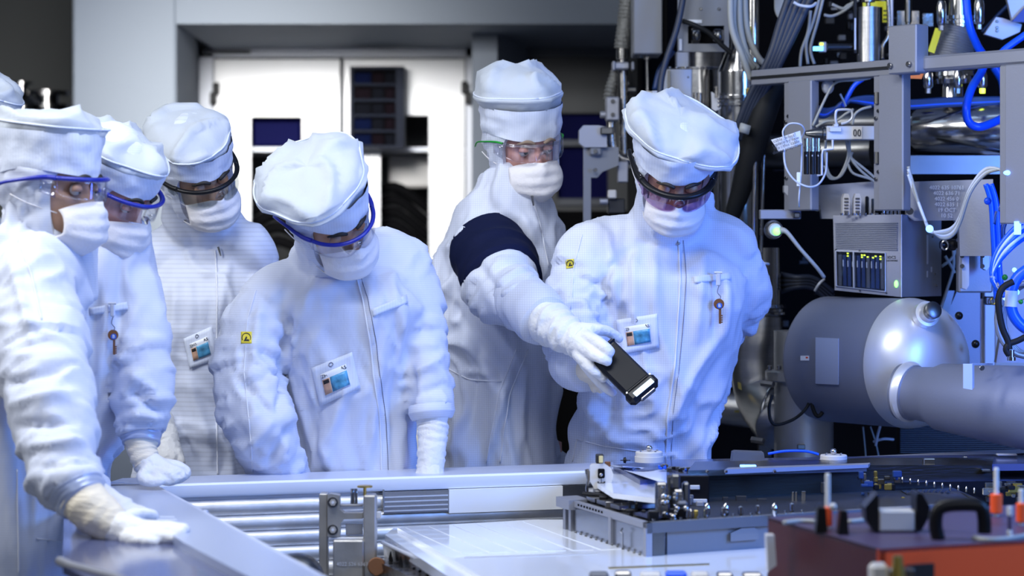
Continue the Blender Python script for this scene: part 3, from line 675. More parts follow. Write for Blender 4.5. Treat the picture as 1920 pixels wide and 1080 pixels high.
def badge(root, cl, quad, label, txt=('', '')):
    """clear pocket sewn on the chest and the identity card in it"""
    g = cl.patch(quad, 10, 8, .004)
    ob('badge_pocket', MB().grid(g, .001), 'cap_cloth', root, ang=180)
    def q(u, v, o=.0015):
        i, j = v * 8, u * 10; i0, j0 = min(int(i), 7), min(int(j), 9); return g[i0][j0].lerp(g[i0][j0 + 1], j - j0).lerp(g[i0 + 1][j0].lerp(g[i0 + 1][j0 + 1], j - j0), i - i0) + Vector((0, -o, 0))
    ob('snap', MB().tube([q(.46 + .05 * cos(a), .10 + .05 * sin(a), .002) for a in [R(t) for t in range(0, 361, 30)]], .0007, 5), 'seam_dark', root)
    sub = lambda u0, v0, u1, v1, n, o: [[q(u0 + (u1 - u0) * j / n, v0 + (v1 - v0) * i / n, o) for j in range(n + 1)] for i in range(n + 1)]
    o_ = q(.5, .85, .003); th_ = thing('identity_card', o_, label, 'badge', 'identity cards in chest pockets')
    ob('card', MB().grid(sub(.17, .24, .80, .80, 6, .003), .0008), 'paper', th_, ang=180)
    ob('photo', MB().grid(sub(.18, .40, .36, .79, 3, .0042), .0003), 'skin_tan', th_, ang=180, label='small portrait photo of a dark-haired head')
    ob('hair_patch', MB().grid(sub(.20, .42, .34, .52, 3, .0048), .0003), 'hair', th_, ang=180)
    ob('print', MB().grid(sub(.37, .40, .79, .79, 5, .0042), .0003), 'card_blue', th_, ang=180, label='blue printed landscape panel')
    xd = q(.7, .3, 0) - q(.3, .3, 0); yd = q(.5, .2, 0) - q(.5, .5, 0)
    sz = (q(.2, .25) - q(.2, .40)).length
    text('initials', 'ZH3', sz * .8, 'ink', th_, q(.28, .32, .0045), xd, yd); text('initials', 'AS', sz * .9, 'ink', th_, q(.73, .31, .0045), xd, yd)
def key(root_label, p, Y):
    """a key hanging on a short cord: clip, tag, bow and blade"""
    (x, y) = p; top = P(x, y, Y); t = thing('key', top, root_label, 'key')
    u = 1 / F * Y
    ob('clip', MB().box(P(x - 1, y + 12, Y), (9 * u, .005, 24 * u), .002).tube([P(x - 9, y - 1, Y), P(x + 6, y - 1, Y)], 2.4 * u, 8), 'alu_white', t)
    ob('cord', MB().tube([P(x, y + 24, Y), P(x - 3, y + 36, Y), P(x + 3, y + 44, Y), P(x + 1, y + 50, Y)], .0010, 6, smooth=3), 'seam_dark', t)
    ob('key_bow', MB().cyl(P(x, y + 58, Y - .001), P(x, y + 58, Y + .0015), 10 * u, None, 18), 'key_bronze', t)
    ob('tag', MB().cyl(P(x + 1, y + 61, Y - .002), P(x + 1, y + 61, Y - .0045), 5.5 * u, None, 16), 'blue_tag', t)
    mb = MB().box(P(x + 2, y + 80, Y), (4.5 * u, .002, 30 * u), .0006)
    for k in range(4): mb.box(P(x + 5, y + 80 + k * 4, Y), (4 * u, .002, 2.6 * u), .0003)
    ob('key_blade', mb, 'key_bronze', t)
    text('tag_letter', 'B', 9 * u, 'paper', t, P(x + 1, y + 61, Y - .005), (1, 0, 0), (0, 0, 1))

# ---- fourth figure: middle, bending over the rail
s4 = dict(torso=[(628, 462, 5.45, 52, .06), (632, 485, 5.45, 80, .09), (642, 522, 5.44, 128, .12), (652, 570, 5.42, 150, .145), (655, 640, 5.44, 140, .15), (660, 720, 5.46, 122, .15), (664, 800, 5.48, 116, .15), (666, 880, 5.50, 118, .15), (666, 980, 5.52, 125, .15), (666, 1050, 5.54, 110, .13)],
    arms=[[(532, 562, 5.40, .080), (482, 630, 5.36, .080), (468, 720, 5.32, .080), (492, 800, 5.27, .076), (520, 872, 5.30, .058), (545, 915, 5.34, .045)],
          [(730, 484, 5.48, .078), (766, 560, 5.46, .076), (792, 640, 5.42, .062), (804, 715, 5.38, .054), (806, 778, 5.36, .044)]],
    legs=[[(-.42, 5.54, .92, .12), (-.44, 5.56, .5, .09), (-.45, 5.56, .06, .075)], [(-.27, 5.54, .92, .12), (-.24, 5.56, .5, .09), (-.23, 5.56, .06, .075)]])
p4, c4, _ = person('four', (-.35, 5.5, 0), 'person bending over the rail in the middle, blue-framed glasses and floppy white cap', 1, s4['torso'], s4['arms'], s4['legs'],
    dict(gz=.012, c=P(614, 398, 5.25), yaw=45, pitch=34, roll=-34, skin='skin_dark', bandh=.066, puff=(-.014, .026, .002, .124, .128, -6, -8, .038, .6, (0, -.01)), neck=(P(628, 498, 5.46), .100, 5.5), seed=2.3, goggles=(.0042, 1.0, .040)), 'suit_plain',
    seed=4.2, foldamp=.013, armamp=.014, lines=[(545, 600, 520, 780, 9, -.022), (560, 560, 548, 700, 8, .014), (600, 740, 580, 890, 10, -.012), (660, 700, 600, 850, 9, .013), (720, 620, 690, 880, 8, .011), (745, 560, 740, 880, 7, -.010), (765, 620, 772, 880, 9, -.014), (640, 760, 610, 880, 7, .010), (460, 640, 540, 760, 9, .012), (440, 700, 520, 790, 8, -.012), (490, 560, 470, 700, 8, .010), (520, 780, 455, 850, 9, .012), (545, 795, 500, 880, 9, -.014), (600, 500, 560, 620, 8, .009), (690, 480, 700, 640, 8, .009), (730, 500, 760, 640, 8, .010), (780, 700, 840, 660, 6, .009), (780, 740, 840, 720, 6, -.008)])
zipper(p4, c4, [(666, 512), (680, 560), (694, 640), (700, 700), (712, 790), (716, 888)]); seam(p4, c4, [(674, 512), (690, 560), (705, 640), (712, 700), (724, 790), (728, 888)], m='seam_dark', r=.0007)
ob('zip_puller', MB().tube([c4.hit(664, 500, .006)[0], c4.hit(665, 520, .008)[0]], [.003, .002], 8), 'steel_wear', p4)
pen_flap(p4, c4, [(696, 580), (762, 552), (765, 568), (700, 594)])
badge(p4, c4, [(584, 690), (660, 660), (676, 728), (600, 762)], 'identity card with dark-haired portrait on the bending person with the floppy cap')
esd_patch(p4, c4, [(452, 622), (472, 622), (472, 644), (452, 644)])
seam(p4, c4, [(480, 545), (464, 600), (458, 700), (470, 820), (474, 885)])
gauntlet(p4, [(808, 770, 5.355), (812, 800, 5.35), (810, 840, 5.33), (806, 885, 5.31)], [.037, .035, .031, .029], 'glove', seed=3, label='crumpled cream glove cuff')
gauntlet(p4, [(808, 760, 5.36), (809, 774, 5.357), (810, 786, 5.355)], [.050, .052, .045], 'suit_plain', name='sleeve_cuff', seed=1, ripple=.003, freq=40)
hand('glove', [[(806, 880, 5.31, .029), (806, 905, 5.30, .036), (806, 925, 5.30, .034)], [(795, 915, 5.29, .012), (790, 945, 5.27, .010), (790, 960, 5.27, .009)], [(803, 920, 5.29, .012), (800, 950, 5.27, .010), (800, 970, 5.27, .009)], [(811, 920, 5.29, .012), (812, 950, 5.27, .010), (812, 968, 5.27, .009)], [(820, 915, 5.29, .011), (824, 940, 5.28, .009), (825, 955, 5.28, .008)], [(790, 890, 5.30, .013), (776, 905, 5.28, .011), (772, 922, 5.27, .010)]], 'glove', p4)

# ---- fifth figure: reaching out with the scanner
p5, c5, _ = person('five', (-.03, 5.9, 0), 'tall person with navy armband reaching out a black handheld scanner, green-templed clear glasses', 1,
    [(960, 335, 5.86, 48, .07), (950, 370, 5.86, 76, .10), (945, 410, 5.87, 98, .125), (938, 460, 5.88, 112, .14), (932, 520, 5.88, 116, .15), (932, 600, 5.88, 116, .15), (938, 700, 5.89, 108, .14), (940, 800, 5.90, 106, .14), (940, 880, 5.90, 108, .14), (940, 990, 5.9, 112, .15), (940, 1050, 5.9, 100, .13)],
    [[(908, 440, 5.82, .080), (925, 495, 5.74, .078), (950, 545, 5.62, .074), (985, 575, 5.52, .062), (1020, 600, 5.45, .052)], [(1000, 430, 5.90, .075), (1015, 540, 5.93, .062), (1020, 660, 5.86, .050)]],
    [[(-.10, 5.92, .95, .12), (-.12, 5.95, .5, .09), (-.13, 5.95, .06, .075)], [(.05, 5.92, .95, .12), (.08, 5.95, .5, .09), (.1, 5.95, .06, .075)]],
    dict(c=P(980, 270, 5.82), yaw=24, pitch=14, roll=-7, skin='skin_pink', brow='hair_grey', eyes='open', bandh=.072, puff=(-.004, .018, .022, .106, .112, -4, 0, .066, .9, (0, 0)), neck=(P(962, 372, 5.84), .098, 5.95), seed=7.1, goggles=(.0022, 1.0, .042), lens='clear_lens', frame_m='clear_film', temple_m='green_plastic'), 'suit_grid',
    seed=9.4, foldamp=.013, armamp=.015, adir=(6, 8), lines=[(880, 470, 1000, 660, 10, -.012), (860, 520, 990, 700, 9, .012), (840, 560, 960, 740, 10, -.012), (960, 680, 910, 870, 8, .018), (985, 700, 975, 860, 7, .012), (900, 640, 880, 800, 9, -.010), (860, 700, 930, 700, 6, .008), (870, 760, 850, 870, 8, .01), (980, 400, 1020, 520, 8, .012), (1000, 380, 1035, 470, 6, -.010), (900, 350, 860, 460, 8, .008), (935, 560, 1000, 520, 6, .012), (945, 590, 1005, 545, 6, -.012), (925, 540, 985, 505, 6, .010)])
seam(p5, c5, [(998, 372), (1012, 420), (1028, 500)], r=.002); seam(p5, c5, [(990, 655), (955, 740), (938, 868)], r=.0016); seam(p5, c5, [(968, 655), (935, 740), (912, 868)]); seam(p5, c5, [(838, 690), (880, 712), (940, 716)])
esd_patch(p5, c5, [(899, 433), (919, 431), (919, 445), (901, 447)])
ob('zip_puller', MB().tube([c5.hit(998, 366, .012)[0], c5.hit(998, 384, .012)[0]], [.004, .002], 8), 'steel_wear', p5)
gauntlet(p5, [(917, 462, 5.79), (930, 495, 5.73), (946, 525, 5.66)], [.098, .098, .092], 'navy_cloth', name='armband', seed=5, ripple=.006, freq=30, label='dark navy cloth armband')
ob('armband_label', MB().grid([[P(945 + 26 * j, 448 + 7 * j + 9 * i, 5.655) for j in (0, .5, 1)] for i in (0, 1)], .001), 'paper', p5)
gauntlet(p5, [(972, 562, 5.56), (1000, 582, 5.49), (1022, 602, 5.44)], [.066, .066, .060], 'suit_grid', name='sleeve_cuff', seed=2, ripple=.005, freq=30)
gauntlet(p5, [(998, 585, 5.50), (1030, 605, 5.44), (1060, 625, 5.40), (1092, 640, 5.37)], [.052, .049, .043, .036], 'glove', seed=8, ripple=.010, freq=100, label='ribbed white glove cuff')
hand('glove', [[(1080, 636, 5.375, .035), (1100, 650, 5.355, .031), (1110, 664, 5.345, .026)],
    [(1092, 620, 5.37, .019), (1118, 618, 5.37, .014), (1140, 622, 5.385, .0125), (1160, 634, 5.40, .0115)],
    [(1098, 632, 5.35, .018), (1118, 640, 5.325, .0145), (1135, 652, 5.30, .013), (1143, 660, 5.30, .012)],
    [(1092, 648, 5.345, .018), (1110, 662, 5.318, .0145), (1128, 672, 5.30, .013), (1138, 677, 5.30, .012)],
    [(1086, 664, 5.35, .017), (1102, 684, 5.33, .0135), (1118, 698, 5.325, .0118), (1131, 708, 5.33, .0105)],
    [(1090, 668, 5.37, .016), (1110, 700, 5.365, .0125), (1130, 722, 5.365, .011), (1148, 736, 5.37, .0100)]], 'glove', p5)

# ---- sixth figure: right, head bowed
p6, c6, _ = person('six', (.35, 5.7, 0), 'rightmost person with bowed head, violet-tinted goggles, key and card on the chest', 1,
    [(1262, 410, 5.68, 52, .06), (1262, 432, 5.68, 84, .09), (1258, 467, 5.68, 134, .12), (1255, 520, 5.64, 150, .14), (1256, 600, 5.65, 140, .145), (1238, 700, 5.66, 134, .145), (1208, 790, 5.68, 136, .14), (1196, 870, 5.70, 142, .14), (1190, 980, 5.7, 150, .15), (1190, 1050, 5.7, 120, .13)],
    [[(1118, 480, 5.63, .083), (1092, 550, 5.60, .078), (1082, 620, 5.55, .076), (1085, 660, 5.50, .066), (1100, 682, 5.46, .058)],
     [(1362, 458, 5.66, .076), (1390, 540, 5.68, .068), (1384, 585, 5.76, .060), (1330, 640, 5.86, .05)]],
    [[(.22, 5.72, .95, .12), (.20, 5.74, .5, .09), (.2, 5.74, .06, .075)], [(.38, 5.72, .95, .12), (.41, 5.74, .5, .09), (.43, 5.74, .06, .075)]],
    dict(gz=.010, c=P(1264, 314, 5.45), yaw=4, pitch=40, roll=1, skin='skin_dark', bandh=.064, puff=(.014, .018, .000, .128, .118, 2, 9, .042, 1.4, (-.02, -.01)), neck=(P(1262, 428, 5.68), .108, 5.7), seed=11.7, goggles=(.0066, 1.02, .044), lens='violet_lens', frame_m='black_plastic'), 'suit_grid',
    seed=3.3, foldamp=.014, armamp=.014, lines=[(1175, 480, 1165, 640, 8, -.012), (1190, 460, 1190, 620, 8, .010), (1150, 470, 1160, 600, 9, .012), (1225, 470, 1230, 640, 9, .008), (1320, 470, 1305, 640, 9, .010), (1345, 500, 1340, 640, 8, -.010), (1362, 520, 1355, 640, 8, .010), (1355, 620, 1230, 820, 9, .012), (1365, 660, 1260, 840, 9, -.012), (1360, 720, 1290, 860, 8, .012), (1130, 700, 1100, 820, 10, .012), (1160, 720, 1120, 860, 9, -.010), (1085, 560, 1140, 640, 7, .012), (1070, 590, 1120, 660, 7, -.012), (1060, 620, 1110, 690, 6, .010), (1200, 690, 1240, 700, 6, .006)])
zipper(p6, c6, [(1272, 450), (1276, 520), (1270, 620), (1264, 700), (1252, 780), (1248, 862)]); seam(p6, c6, [(1281, 450), (1287, 520), (1280, 620), (1272, 700), (1262, 780), (1258, 862)], m='seam_dark', r=.0006)
ob('snap', MB().sphere(c6.hit(1271, 455, .003)[0], .004), 'steel_wear', p6)
pen_flap(p6, c6, [(1300, 518), (1370, 511), (1371, 524), (1302, 531)])
badge(p6, c6, [(1155, 600), (1232, 588), (1236, 652), (1166, 664)], 'identity card on the chest of the rightmost person with bowed head')
key('bronze key with blue tag hanging from the rightmost person\'s chest flap', (1348, 512), c6.hit(1348, 560)[0].y - .022)
esd_patch(p6, c6, [(1060, 487), (1076, 485), (1077, 501), (1062, 504)])
seam(p6, c6, [(1092, 440), (1076, 500), (1070, 580)]); seam(p6, c6, [(1082, 824), (1130, 836), (1200, 846)]); seam(p6, c6, [(1082, 824), (1074, 866)])
gauntlet(p6, [(1080, 672, 5.50), (1096, 680, 5.46), (1106, 688, 5.435)], [.070, .070, .058], 'suit_grid', name='sleeve_cuff', seed=4, ripple=.005, freq=30)
hand('glove', [[(1098, 682, 5.46, .045), (1112, 690, 5.43, .036), (1124, 694, 5.42, .032)], [(1120, 690, 5.42, .015), (1135, 700, 5.42, .012), (1142, 712, 5.43, .010)], [(1122, 698, 5.42, .015), (1133, 712, 5.43, .012), (1136, 724, 5.44, .010)], [(1116, 704, 5.42, .015), (1124, 720, 5.43, .012), (1126, 730, 5.44, .010)], [(1108, 706, 5.43, .014), (1113, 722, 5.44, .011), (1114, 730, 5.44, .009)], [(1120, 684, 5.41, .014), (1134, 686, 5.41, .012), (1142, 692, 5.42, .010)]], 'latex', p6, label='cream latex glove')

# ---- third figure: behind left, striped suit
p3, c3, _ = person('three', (-.75, 5.85, 0), 'person in finely striped coverall with black-framed glasses, standing behind left', 1,
    [(398, 436, 5.88, 52, .06), (395, 460, 5.88, 84, .09), (390, 497, 5.87, 112, .12), (380, 560, 5.84, 122, .14), (368, 650, 5.85, 112, .14), (362, 750, 5.86, 104, .14), (365, 850, 5.86, 108, .14), (366, 960, 5.86, 112, .14), (366, 1050, 5.86, 100, .13)],
    [[(300, 490, 5.84, .075), (278, 580, 5.86, .068), (268, 680, 5.84, .062), (290, 760, 5.78, .05)], [(462, 470, 5.83, .074), (488, 560, 5.86, .066), (492, 680, 5.82, .058), (480, 760, 5.75, .048)]],
    [[(-.83, 5.88, .92, .12), (-.85, 5.9, .5, .09), (-.86, 5.9, .06, .075)], [(-.68, 5.88, .92, .12), (-.65, 5.9, .5, .09), (-.64, 5.9, .06, .075)]],
    dict(gz=.012, c=P(366, 318, 5.70), yaw=40, pitch=28, roll=-25, skin='skin_tan', puff=(0, .006, .012, .096, .110, 0, -3, .040, .3, (0, .02)), neck=(P(392, 444, 5.88), .100, 5.85), seed=15.2, goggles=(.005, 1.02, .044), lens='grey_lens', frame_m='black_plastic', bandh=.052), 'suit_striped',
    seed=13.9, foldamp=.011, lines=[(330, 520, 320, 700, 9, .010), (430, 480, 400, 640, 9, .010), (350, 700, 400, 860, 10, .012), (320, 740, 370, 880, 9, -.010), (300, 620, 290, 800, 9, .010)])
zipper(p3, c3, [(404, 470), (408, 560), (404, 700), (408, 890)]); badge(p3, c3, [(344, 635), (396, 612), (410, 672), (356, 692)], 'identity card on the person in the finely striped coverall')
ob('zip_puller', MB().tube([c3.hit(412, 462, .008)[0], c3.hit(416, 482, .008)[0]], [.003, .002], 8), 'steel_wear', p3)
gauntlet(p3, [(290, 755, 5.78), (300, 800, 5.72), (312, 840, 5.68)], [.04, .036, .034], 'glove', seed=3.5)
hand('glove', [[(312, 838, 5.68, .034), (318, 862, 5.66, .036)], [(305, 868, 5.65, .012), (300, 892, 5.64, .009)], [(313, 872, 5.65, .012), (310, 898, 5.64, .009)], [(321, 872, 5.65, .012), (322, 896, 5.64, .009)], [(329, 868, 5.65, .011), (332, 888, 5.64, .008)], [(332, 850, 5.65, .012), (342, 866, 5.64, .009)]], 'glove', p3)

# ---- second figure: near left, hand closed on the rail corner
p2, c2, _ = person('two', (-.92, 5.1, 0), 'side-on person behind the leftmost one, key on chest, closed fist on the rail', 1,
    [(205, 440, 5.08, 62, .08), (202, 475, 5.09, 82, .11), (198, 530, 5.10, 92, .13), (192, 610, 5.11, 92, .14), (180, 700, 5.12, 88, .14), (150, 790, 5.14, 80, .14), (125, 870, 5.16, 76, .14), (112, 960, 5.18, 80, .14), (108, 1080, 5.2, 80, .13)],
    [[(238, 540, 5.06, .068), (258, 630, 5.04, .062), (268, 710, 5.02, .064), (266, 780, 5.01, .056), (266, 812, 5.00, .046)], [(130, 540, 5.14, .07), (120, 640, 5.18, .06), (120, 760, 5.1, .05)]],
    [[(-.98, 5.2, .82, .11), (-1.0, 5.22, .5, .09), (-1.0, 5.22, .06, .075)], [(-.86, 5.22, .82, .11), (-.84, 5.24, .5, .09), (-.83, 5.24, .06, .075)]],
    dict(c=P(205, 352, 5.04), yaw=62, pitch=30, roll=-6, skin='skin_pink', puff=(0, .004, .012, .094, .108, 0, 0, .030, .3, (0, .01)), neck=(P(195, 470, 5.10), .094, 5.1), seed=19.9, goggles=(.0042, 1.0, .040), bandh=.050), 'suit_plain',
    seed=21.5, foldamp=.014, armamp=.018, adir=(6, 9), lines=[(200, 560, 180, 740, 8, .012), (230, 480, 225, 640, 7, -.010), (160, 600, 165, 780, 8, .012), (245, 700, 300, 740, 7, .014), (240, 730, 300, 775, 7, -.014), (245, 770, 305, 790, 6, .012), (190, 760, 150, 880, 9, .012), (175, 500, 160, 620, 8, .010)])
zipper(p2, c2, [(160, 500), (152, 600), (146, 700), (136, 780)], r=.0028); pen_flap(p2, c2, [(168, 577), (238, 566), (240, 580), (170, 592)])
key('bronze key hanging from the chest flap of the person behind the leftmost one', (212, 570), c2.hit(214, 600)[0].y - .02)
gauntlet(p2, [(264, 800, 5.01), (266, 822, 5.00), (266, 832, 4.995)], [.048, .042, .038], 'bench_blue', name='knit_cuff', seed=4, label='grey-blue knitted sleeve cuff')
gauntlet(p2, [(265, 826, 5.0), (268, 850, 4.99), (276, 872, 4.98)], [.034, .030, .028], 'latex', seed=4, label='cream latex glove cuff')
hand('glove', [[(272, 866, 4.985, .028), (288, 878, 4.975, .030), (306, 884, 4.97, .026)],
    [(300, 872, 4.98, .015), (330, 874, 4.985, .013), (348, 884, 4.985, .012), (345, 893, 4.98, .010)],
    [(298, 880, 4.965, .015), (322, 882, 4.955, .013), (340, 892, 4.955, .012), (334, 899, 4.95, .010)],
    [(290, 886, 4.955, .015), (312, 889, 4.945, .013), (327, 898, 4.945, .011), (318, 902, 4.945, .010)],
    [(284, 890, 4.955, .013), (300, 895, 4.94, .012), (312, 902, 4.94, .010)],
    [(280, 880, 4.955, .015), (266, 895, 4.94, .013), (282, 903, 4.93, .011), (300, 903, 4.93, .010)]], 'glove', p2)

# ---- first figure: nearest, at the left edge, hand flat on the bench
p1, c1, _ = person('one', (-1.0, 4.72, 0), 'leftmost person in the foreground, side-on, leaning with a gloved hand flat on the bench', 1,
    [(60, 430, 4.80, 80, .08), (50, 465, 4.80, 100, .11), (38, 530, 4.78, 112, .14), (28, 620, 4.76, 112, .15), (24, 720, 4.76, 108, .15), (30, 820, 4.76, 106, .14), (36, 920, 4.76, 104, .14), (40, 1020, 4.76, 102, .14), (40, 1120, 4.78, 100, .13)],
    [[(60, 540, 4.66, .085), (70, 640, 4.58, .091), (90, 730, 4.50, .086), (108, 820, 4.41, .073), (128, 890, 4.34, .058), (146, 928, 4.30, .049)], [(20, 540, 4.9, .075), (60, 700, 4.95, .065), (120, 850, 4.92, .052), (170, 930, 4.82, .04)]],
    [[(-.93, 4.80, .80, .115), (-.95, 4.84, .45, .09), (-.96, 4.86, .06, .075)], [(-1.05, 4.80, .80, .115), (-1.1, 4.84, .45, .09), (-1.1, 4.86, .06, .075)]],
    dict(c=P(92, 350, 4.78), yaw=70, pitch=5, roll=-2, skin='skin_tan', puff=(0, .004, .012, .096, .112, 2, 0, .032, .3, (0, .01)), neck=(P(75, 468, 4.82), .100, 4.78), seed=25.1, goggles=(.0042, 1.0, .040), bandh=.082), 'suit_plain',
    seed=28.4, foldamp=.014, armamp=.018, adir=(6, 9), lines=[(40, 600, 120, 640, 9, .012), (10, 720, 130, 690, 10, -.016), (20, 760, 140, 740, 9, .014), (30, 800, 150, 790, 8, -.014), (50, 840, 160, 830, 8, .012), (80, 880, 170, 870, 7, -.012), (20, 480, 60, 640, 9, .010), (70, 860, 60, 1070, 9, .012), (100, 960, 100, 1070, 7, -.010)])
seam(p1, c1, [(35, 450), (60, 520), (78, 600)], r=.0018); seam(p1, c1, [(32, 880), (36, 1075)], r=.0018); seam(p1, c1, [(68, 1010), (125, 1016)], r=.0014)
gauntlet(p1, [(142, 918, 4.293), (152, 936, 4.285), (158, 946, 4.280)], [.052, .047, .042], 'bench_blue', name='knit_cuff', seed=6, label='grey-blue knitted sleeve cuff')
gauntlet(p1, [(150, 932, 4.285), (180, 960, 4.270), (205, 982, 4.260), (222, 992, 4.255)], [.044, .041, .037, .030], 'latex', seed=9, ripple=.003, freq=60, label='cream latex glove cuff')
hand('glove', [[(208, 985, 4.260, .032), (236, 996, 4.245, .031), (262, 1000, 4.235, .026)],
    [(250, 992, 4.245, .016), (290, 989, 4.235, .0135), (325, 990, 4.230, .012), (346, 993, 4.225, .011)],
    [(250, 1000, 4.230, .016), (290, 998, 4.215, .0135), (322, 999, 4.210, .012), (338, 1001, 4.205, .011)],
    [(245, 1006, 4.215, .016), (280, 1008, 4.195, .0135), (308, 1009, 4.190, .012), (322, 1010, 4.185, .010)],
    [(238, 1010, 4.205, .015), (266, 1016, 4.180, .012), (288, 1018, 4.175, .010)],
    [(228, 980, 4.265, .017), (252, 968, 4.295, .0135), (272, 965, 4.315, .012), (286, 968, 4.325, .011)]], 'glove', p1, vox=.003)
hand('glove', [[(170, 932, 4.540, .038), (205, 950, 4.510, .032), (228, 958, 4.490, .026)], [(222, 952, 4.500, .015), (250, 955, 4.490, .012), (276, 964, 4.480, .010)], [(220, 958, 4.485, .015), (250, 962, 4.475, .012), (280, 969, 4.470, .010)], [(216, 962, 4.475, .015), (244, 967, 4.465, .012), (264, 972, 4.460, .010)], [(212, 966, 4.465, .014), (234, 971, 4.455, .010), (250, 974, 4.450, .009)], [(200, 946, 4.510, .015), (222, 940, 4.520, .012), (240, 944, 4.520, .010)]], 'glove', p1)

# ---- a further figure almost wholly outside the left edge: only the tip of the cap shows
pz, cz, _ = person('zero', (-1.42, 5.9, 0), 'person almost outside the left edge, only the blue-grey cap tip in view', 1,
    [(-90, 420, 5.9, 50, .07), (-90, 450, 5.9, 80, .1), (-90, 510, 5.9, 130, .13), (-90, 650, 5.9, 118, .14), (-90, 860, 5.9, 110, .14), (-90, 1020, 5.9, 105, .13)],
    [[(-190, 500, 5.9, .075), (-210, 650, 5.9, .06), (-200, 800, 5.8, .05)], [(5, 500, 5.9, .075), (20, 650, 5.9, .06), (10, 800, 5.8, .05)]],
    [[(-1.45, 5.9, .9, .11), (-1.46, 5.9, .06, .075)], [(-1.28, 5.9, .9, .11), (-1.26, 5.9, .06, .075)]],
    dict(c=P(-62, 282, 5.84), yaw=40, pitch=14, roll=10, skin='skin_tan', puff=(0, .002, .045, .094, .108, 8, 0, .03, .3, (0, .0)), neck=(P(-80, 405, 5.9), .1, 5.9), seed=31.1, goggles=None), 'suit_plain', seed=33., vox=.016)

# ---- the handheld scanner
sc0 = P(1176, 697, 5.33)
dv = thing('handheld_scanner', P(1176, 697, 5.33), 'rugged black handheld scanner with a painted screen glint held out over the machine', 'scanner')
ca, cb, cc, cd = P(1137, 626, 5.355), P(1232, 712, 5.29), P(1192, 764, 5.26), P(1115, 680, 5.325)
X_ = ((cb - ca) + (cc - cd)).normalized(); Y_ = ((cd - ca) + (cc - cb)).normalized(); Z_ = X_.cross(Y_).normalized(); Y_ = Z_.cross(X_)
if Z_.y > 0: Z_ = -Z_
mid = (ca + cb + cc + cd) / 4; Lh = ((cb - ca).length + (cc - cd).length) / 4; Wh = ((cd - ca).length + (cc - cb).length) / 4
MX = Matrix((X_, Y_, X_.cross(Y_))).transposed()
q = lambda x, y, z: mid + X_ * x * Lh + Y_ * y * Wh + Z_ * z
ob('case', MB().box(mid - Z_ * .006, (Lh * 1.96, Wh * 1.80, .022), .006, MX), 'black_plastic', dv)
ob('bumper', MB().box(q(.80, 0, -.004), (Lh * .42, Wh * 2.08, .030), .008, MX), 'black_plastic', dv)
ob('bumper', MB().box(q(-.93, 0, -.004), (Lh * .14, Wh * 1.9, .026), .006, MX), 'black_plastic', dv)
ob('screen', MB().box(q(-.12, 0, .0058), (Lh * 1.42, Wh * 1.52, .0016), .0006, MX), 'dark_glass', dv)
ob('screen_glint', MB().box(q(.86, -.05, .0115), (Lh * .16, Wh * 1.35, .0015), .0006, MX), 'screen_glow', dv, label='pale blue screen glint, made to glow')  # glint on the screen, drawn as a glowing strip
ob('scan_bar', MB().box(q(1.04, -.05, -.002), (Lh * .10, Wh * 1.1, .012), .003, MX), 'steel_wear', dv, label='dull metal bar')
for sy in (-1, 1): ob('screw', MB().cyl(q(.66, sy * .86, .010), q(.66, sy * .86, .0125), .0022, None, 10), 'steel_dark', dv)
# ============================================================ machine behind, right side
mb = MB(); pbox(mb, 1195, -400, 2400, 1400, 7.6, .1, 0); pbox(mb, 1195, -400, 1204, 1400, 7.0, .6, 0); hs = ob('machine_housing', mb, 'black', label='black machine housing behind all the pipework at right', cat='housing')
def tube_thing(name, pts, r, m, label, cat='cable', group=None, seg=10, smooth=6, parent=None):
    mb = MB().tube([P(*p) for p in pts], r, seg, smooth=smooth)
    return ob(name, mb, m, parent, label=label, cat=None if parent else cat, group=group, ang=180)
def corr(pts, r, m, name, label, amp=.004, pitch=.011, smooth=20, parent=None, cat='hose', group=None):
    pp, rr = spline([P(*p) for p in pts], [r] * len(pts), smooth); 
    out = []; s_ = 0
    dense = []
    for i in range(len(pp) - 1):
        n = max(1, int((pp[i + 1] - pp[i]).length / (pitch / 4)))
        for k in range(n): dense.append(pp[i].lerp(pp[i + 1], k / n))
    rs = []
    for i, p in enumerate(dense):
        if i: s_ += (p - dense[i - 1]).length
        rs.append(r + amp * (.5 + .5 * cos(2 * pi * s_ / pitch)))
    return ob(name, MB().tube(dense, rs, 14), m, parent, label=label, cat=None if parent else cat, group=group, ang=180)
# --- left column of valves and corrugated hoses
corr([(1180, -40, 6.8), (1172, 40, 6.8), (1166, 92, 6.8)], .020, 'hose_braid', 'corrugated_hose', 'grey corrugated hose coming down from the top beside the grey box')
corr([(1158, 130, 6.85), (1146, 165, 6.85), (1142, 188, 6.85)], .015, 'hose_braid', 'corrugated_hose', 'short corrugated hose leading into the bolted valve block')
t = thing('valve_column', P(1172, 420, 6.8), 'vertical pipe with clamp, bolted valve block and curved outlet beside the rightmost person\'s cap', 'pipe')
ob('riser_pipe', MB().tube([P(1167, 88, 6.8), P(1168, 150, 6.8), P(1170, 290, 6.8), P(1172, 340, 6.8)], [.012, .014, .011, .011], 14), 'steel_wear', t)
ob('collar', MB().cyl(P(1167, 112, 6.8), P(1167, 90, 6.8), .017, None, 20, bev=.002), 'steel_wear', t)
mb = MB(); pbox(mb, 1150, 116, 1180, 130, 6.76, .07, .004); pbox(mb, 1148, 114, 1154, 132, 6.75, .05, .003); pbox(mb, 1184, 115, 1190, 131, 6.75, .05, .003); ob('pipe_clamp', mb, 'alu_flat', t)
vb = MB(); pbox(vb, 1136, 181, 1162, 226, 6.74, .06, .004); vb = ob('valve_block', vb, 'alu_flat', t)
for y in (190, 215): ob('socket_screw', MB().cyl(P(1149, y, 6.74), P(1149, y, 6.735), .006, None, 14), 'steel_dark', vb)
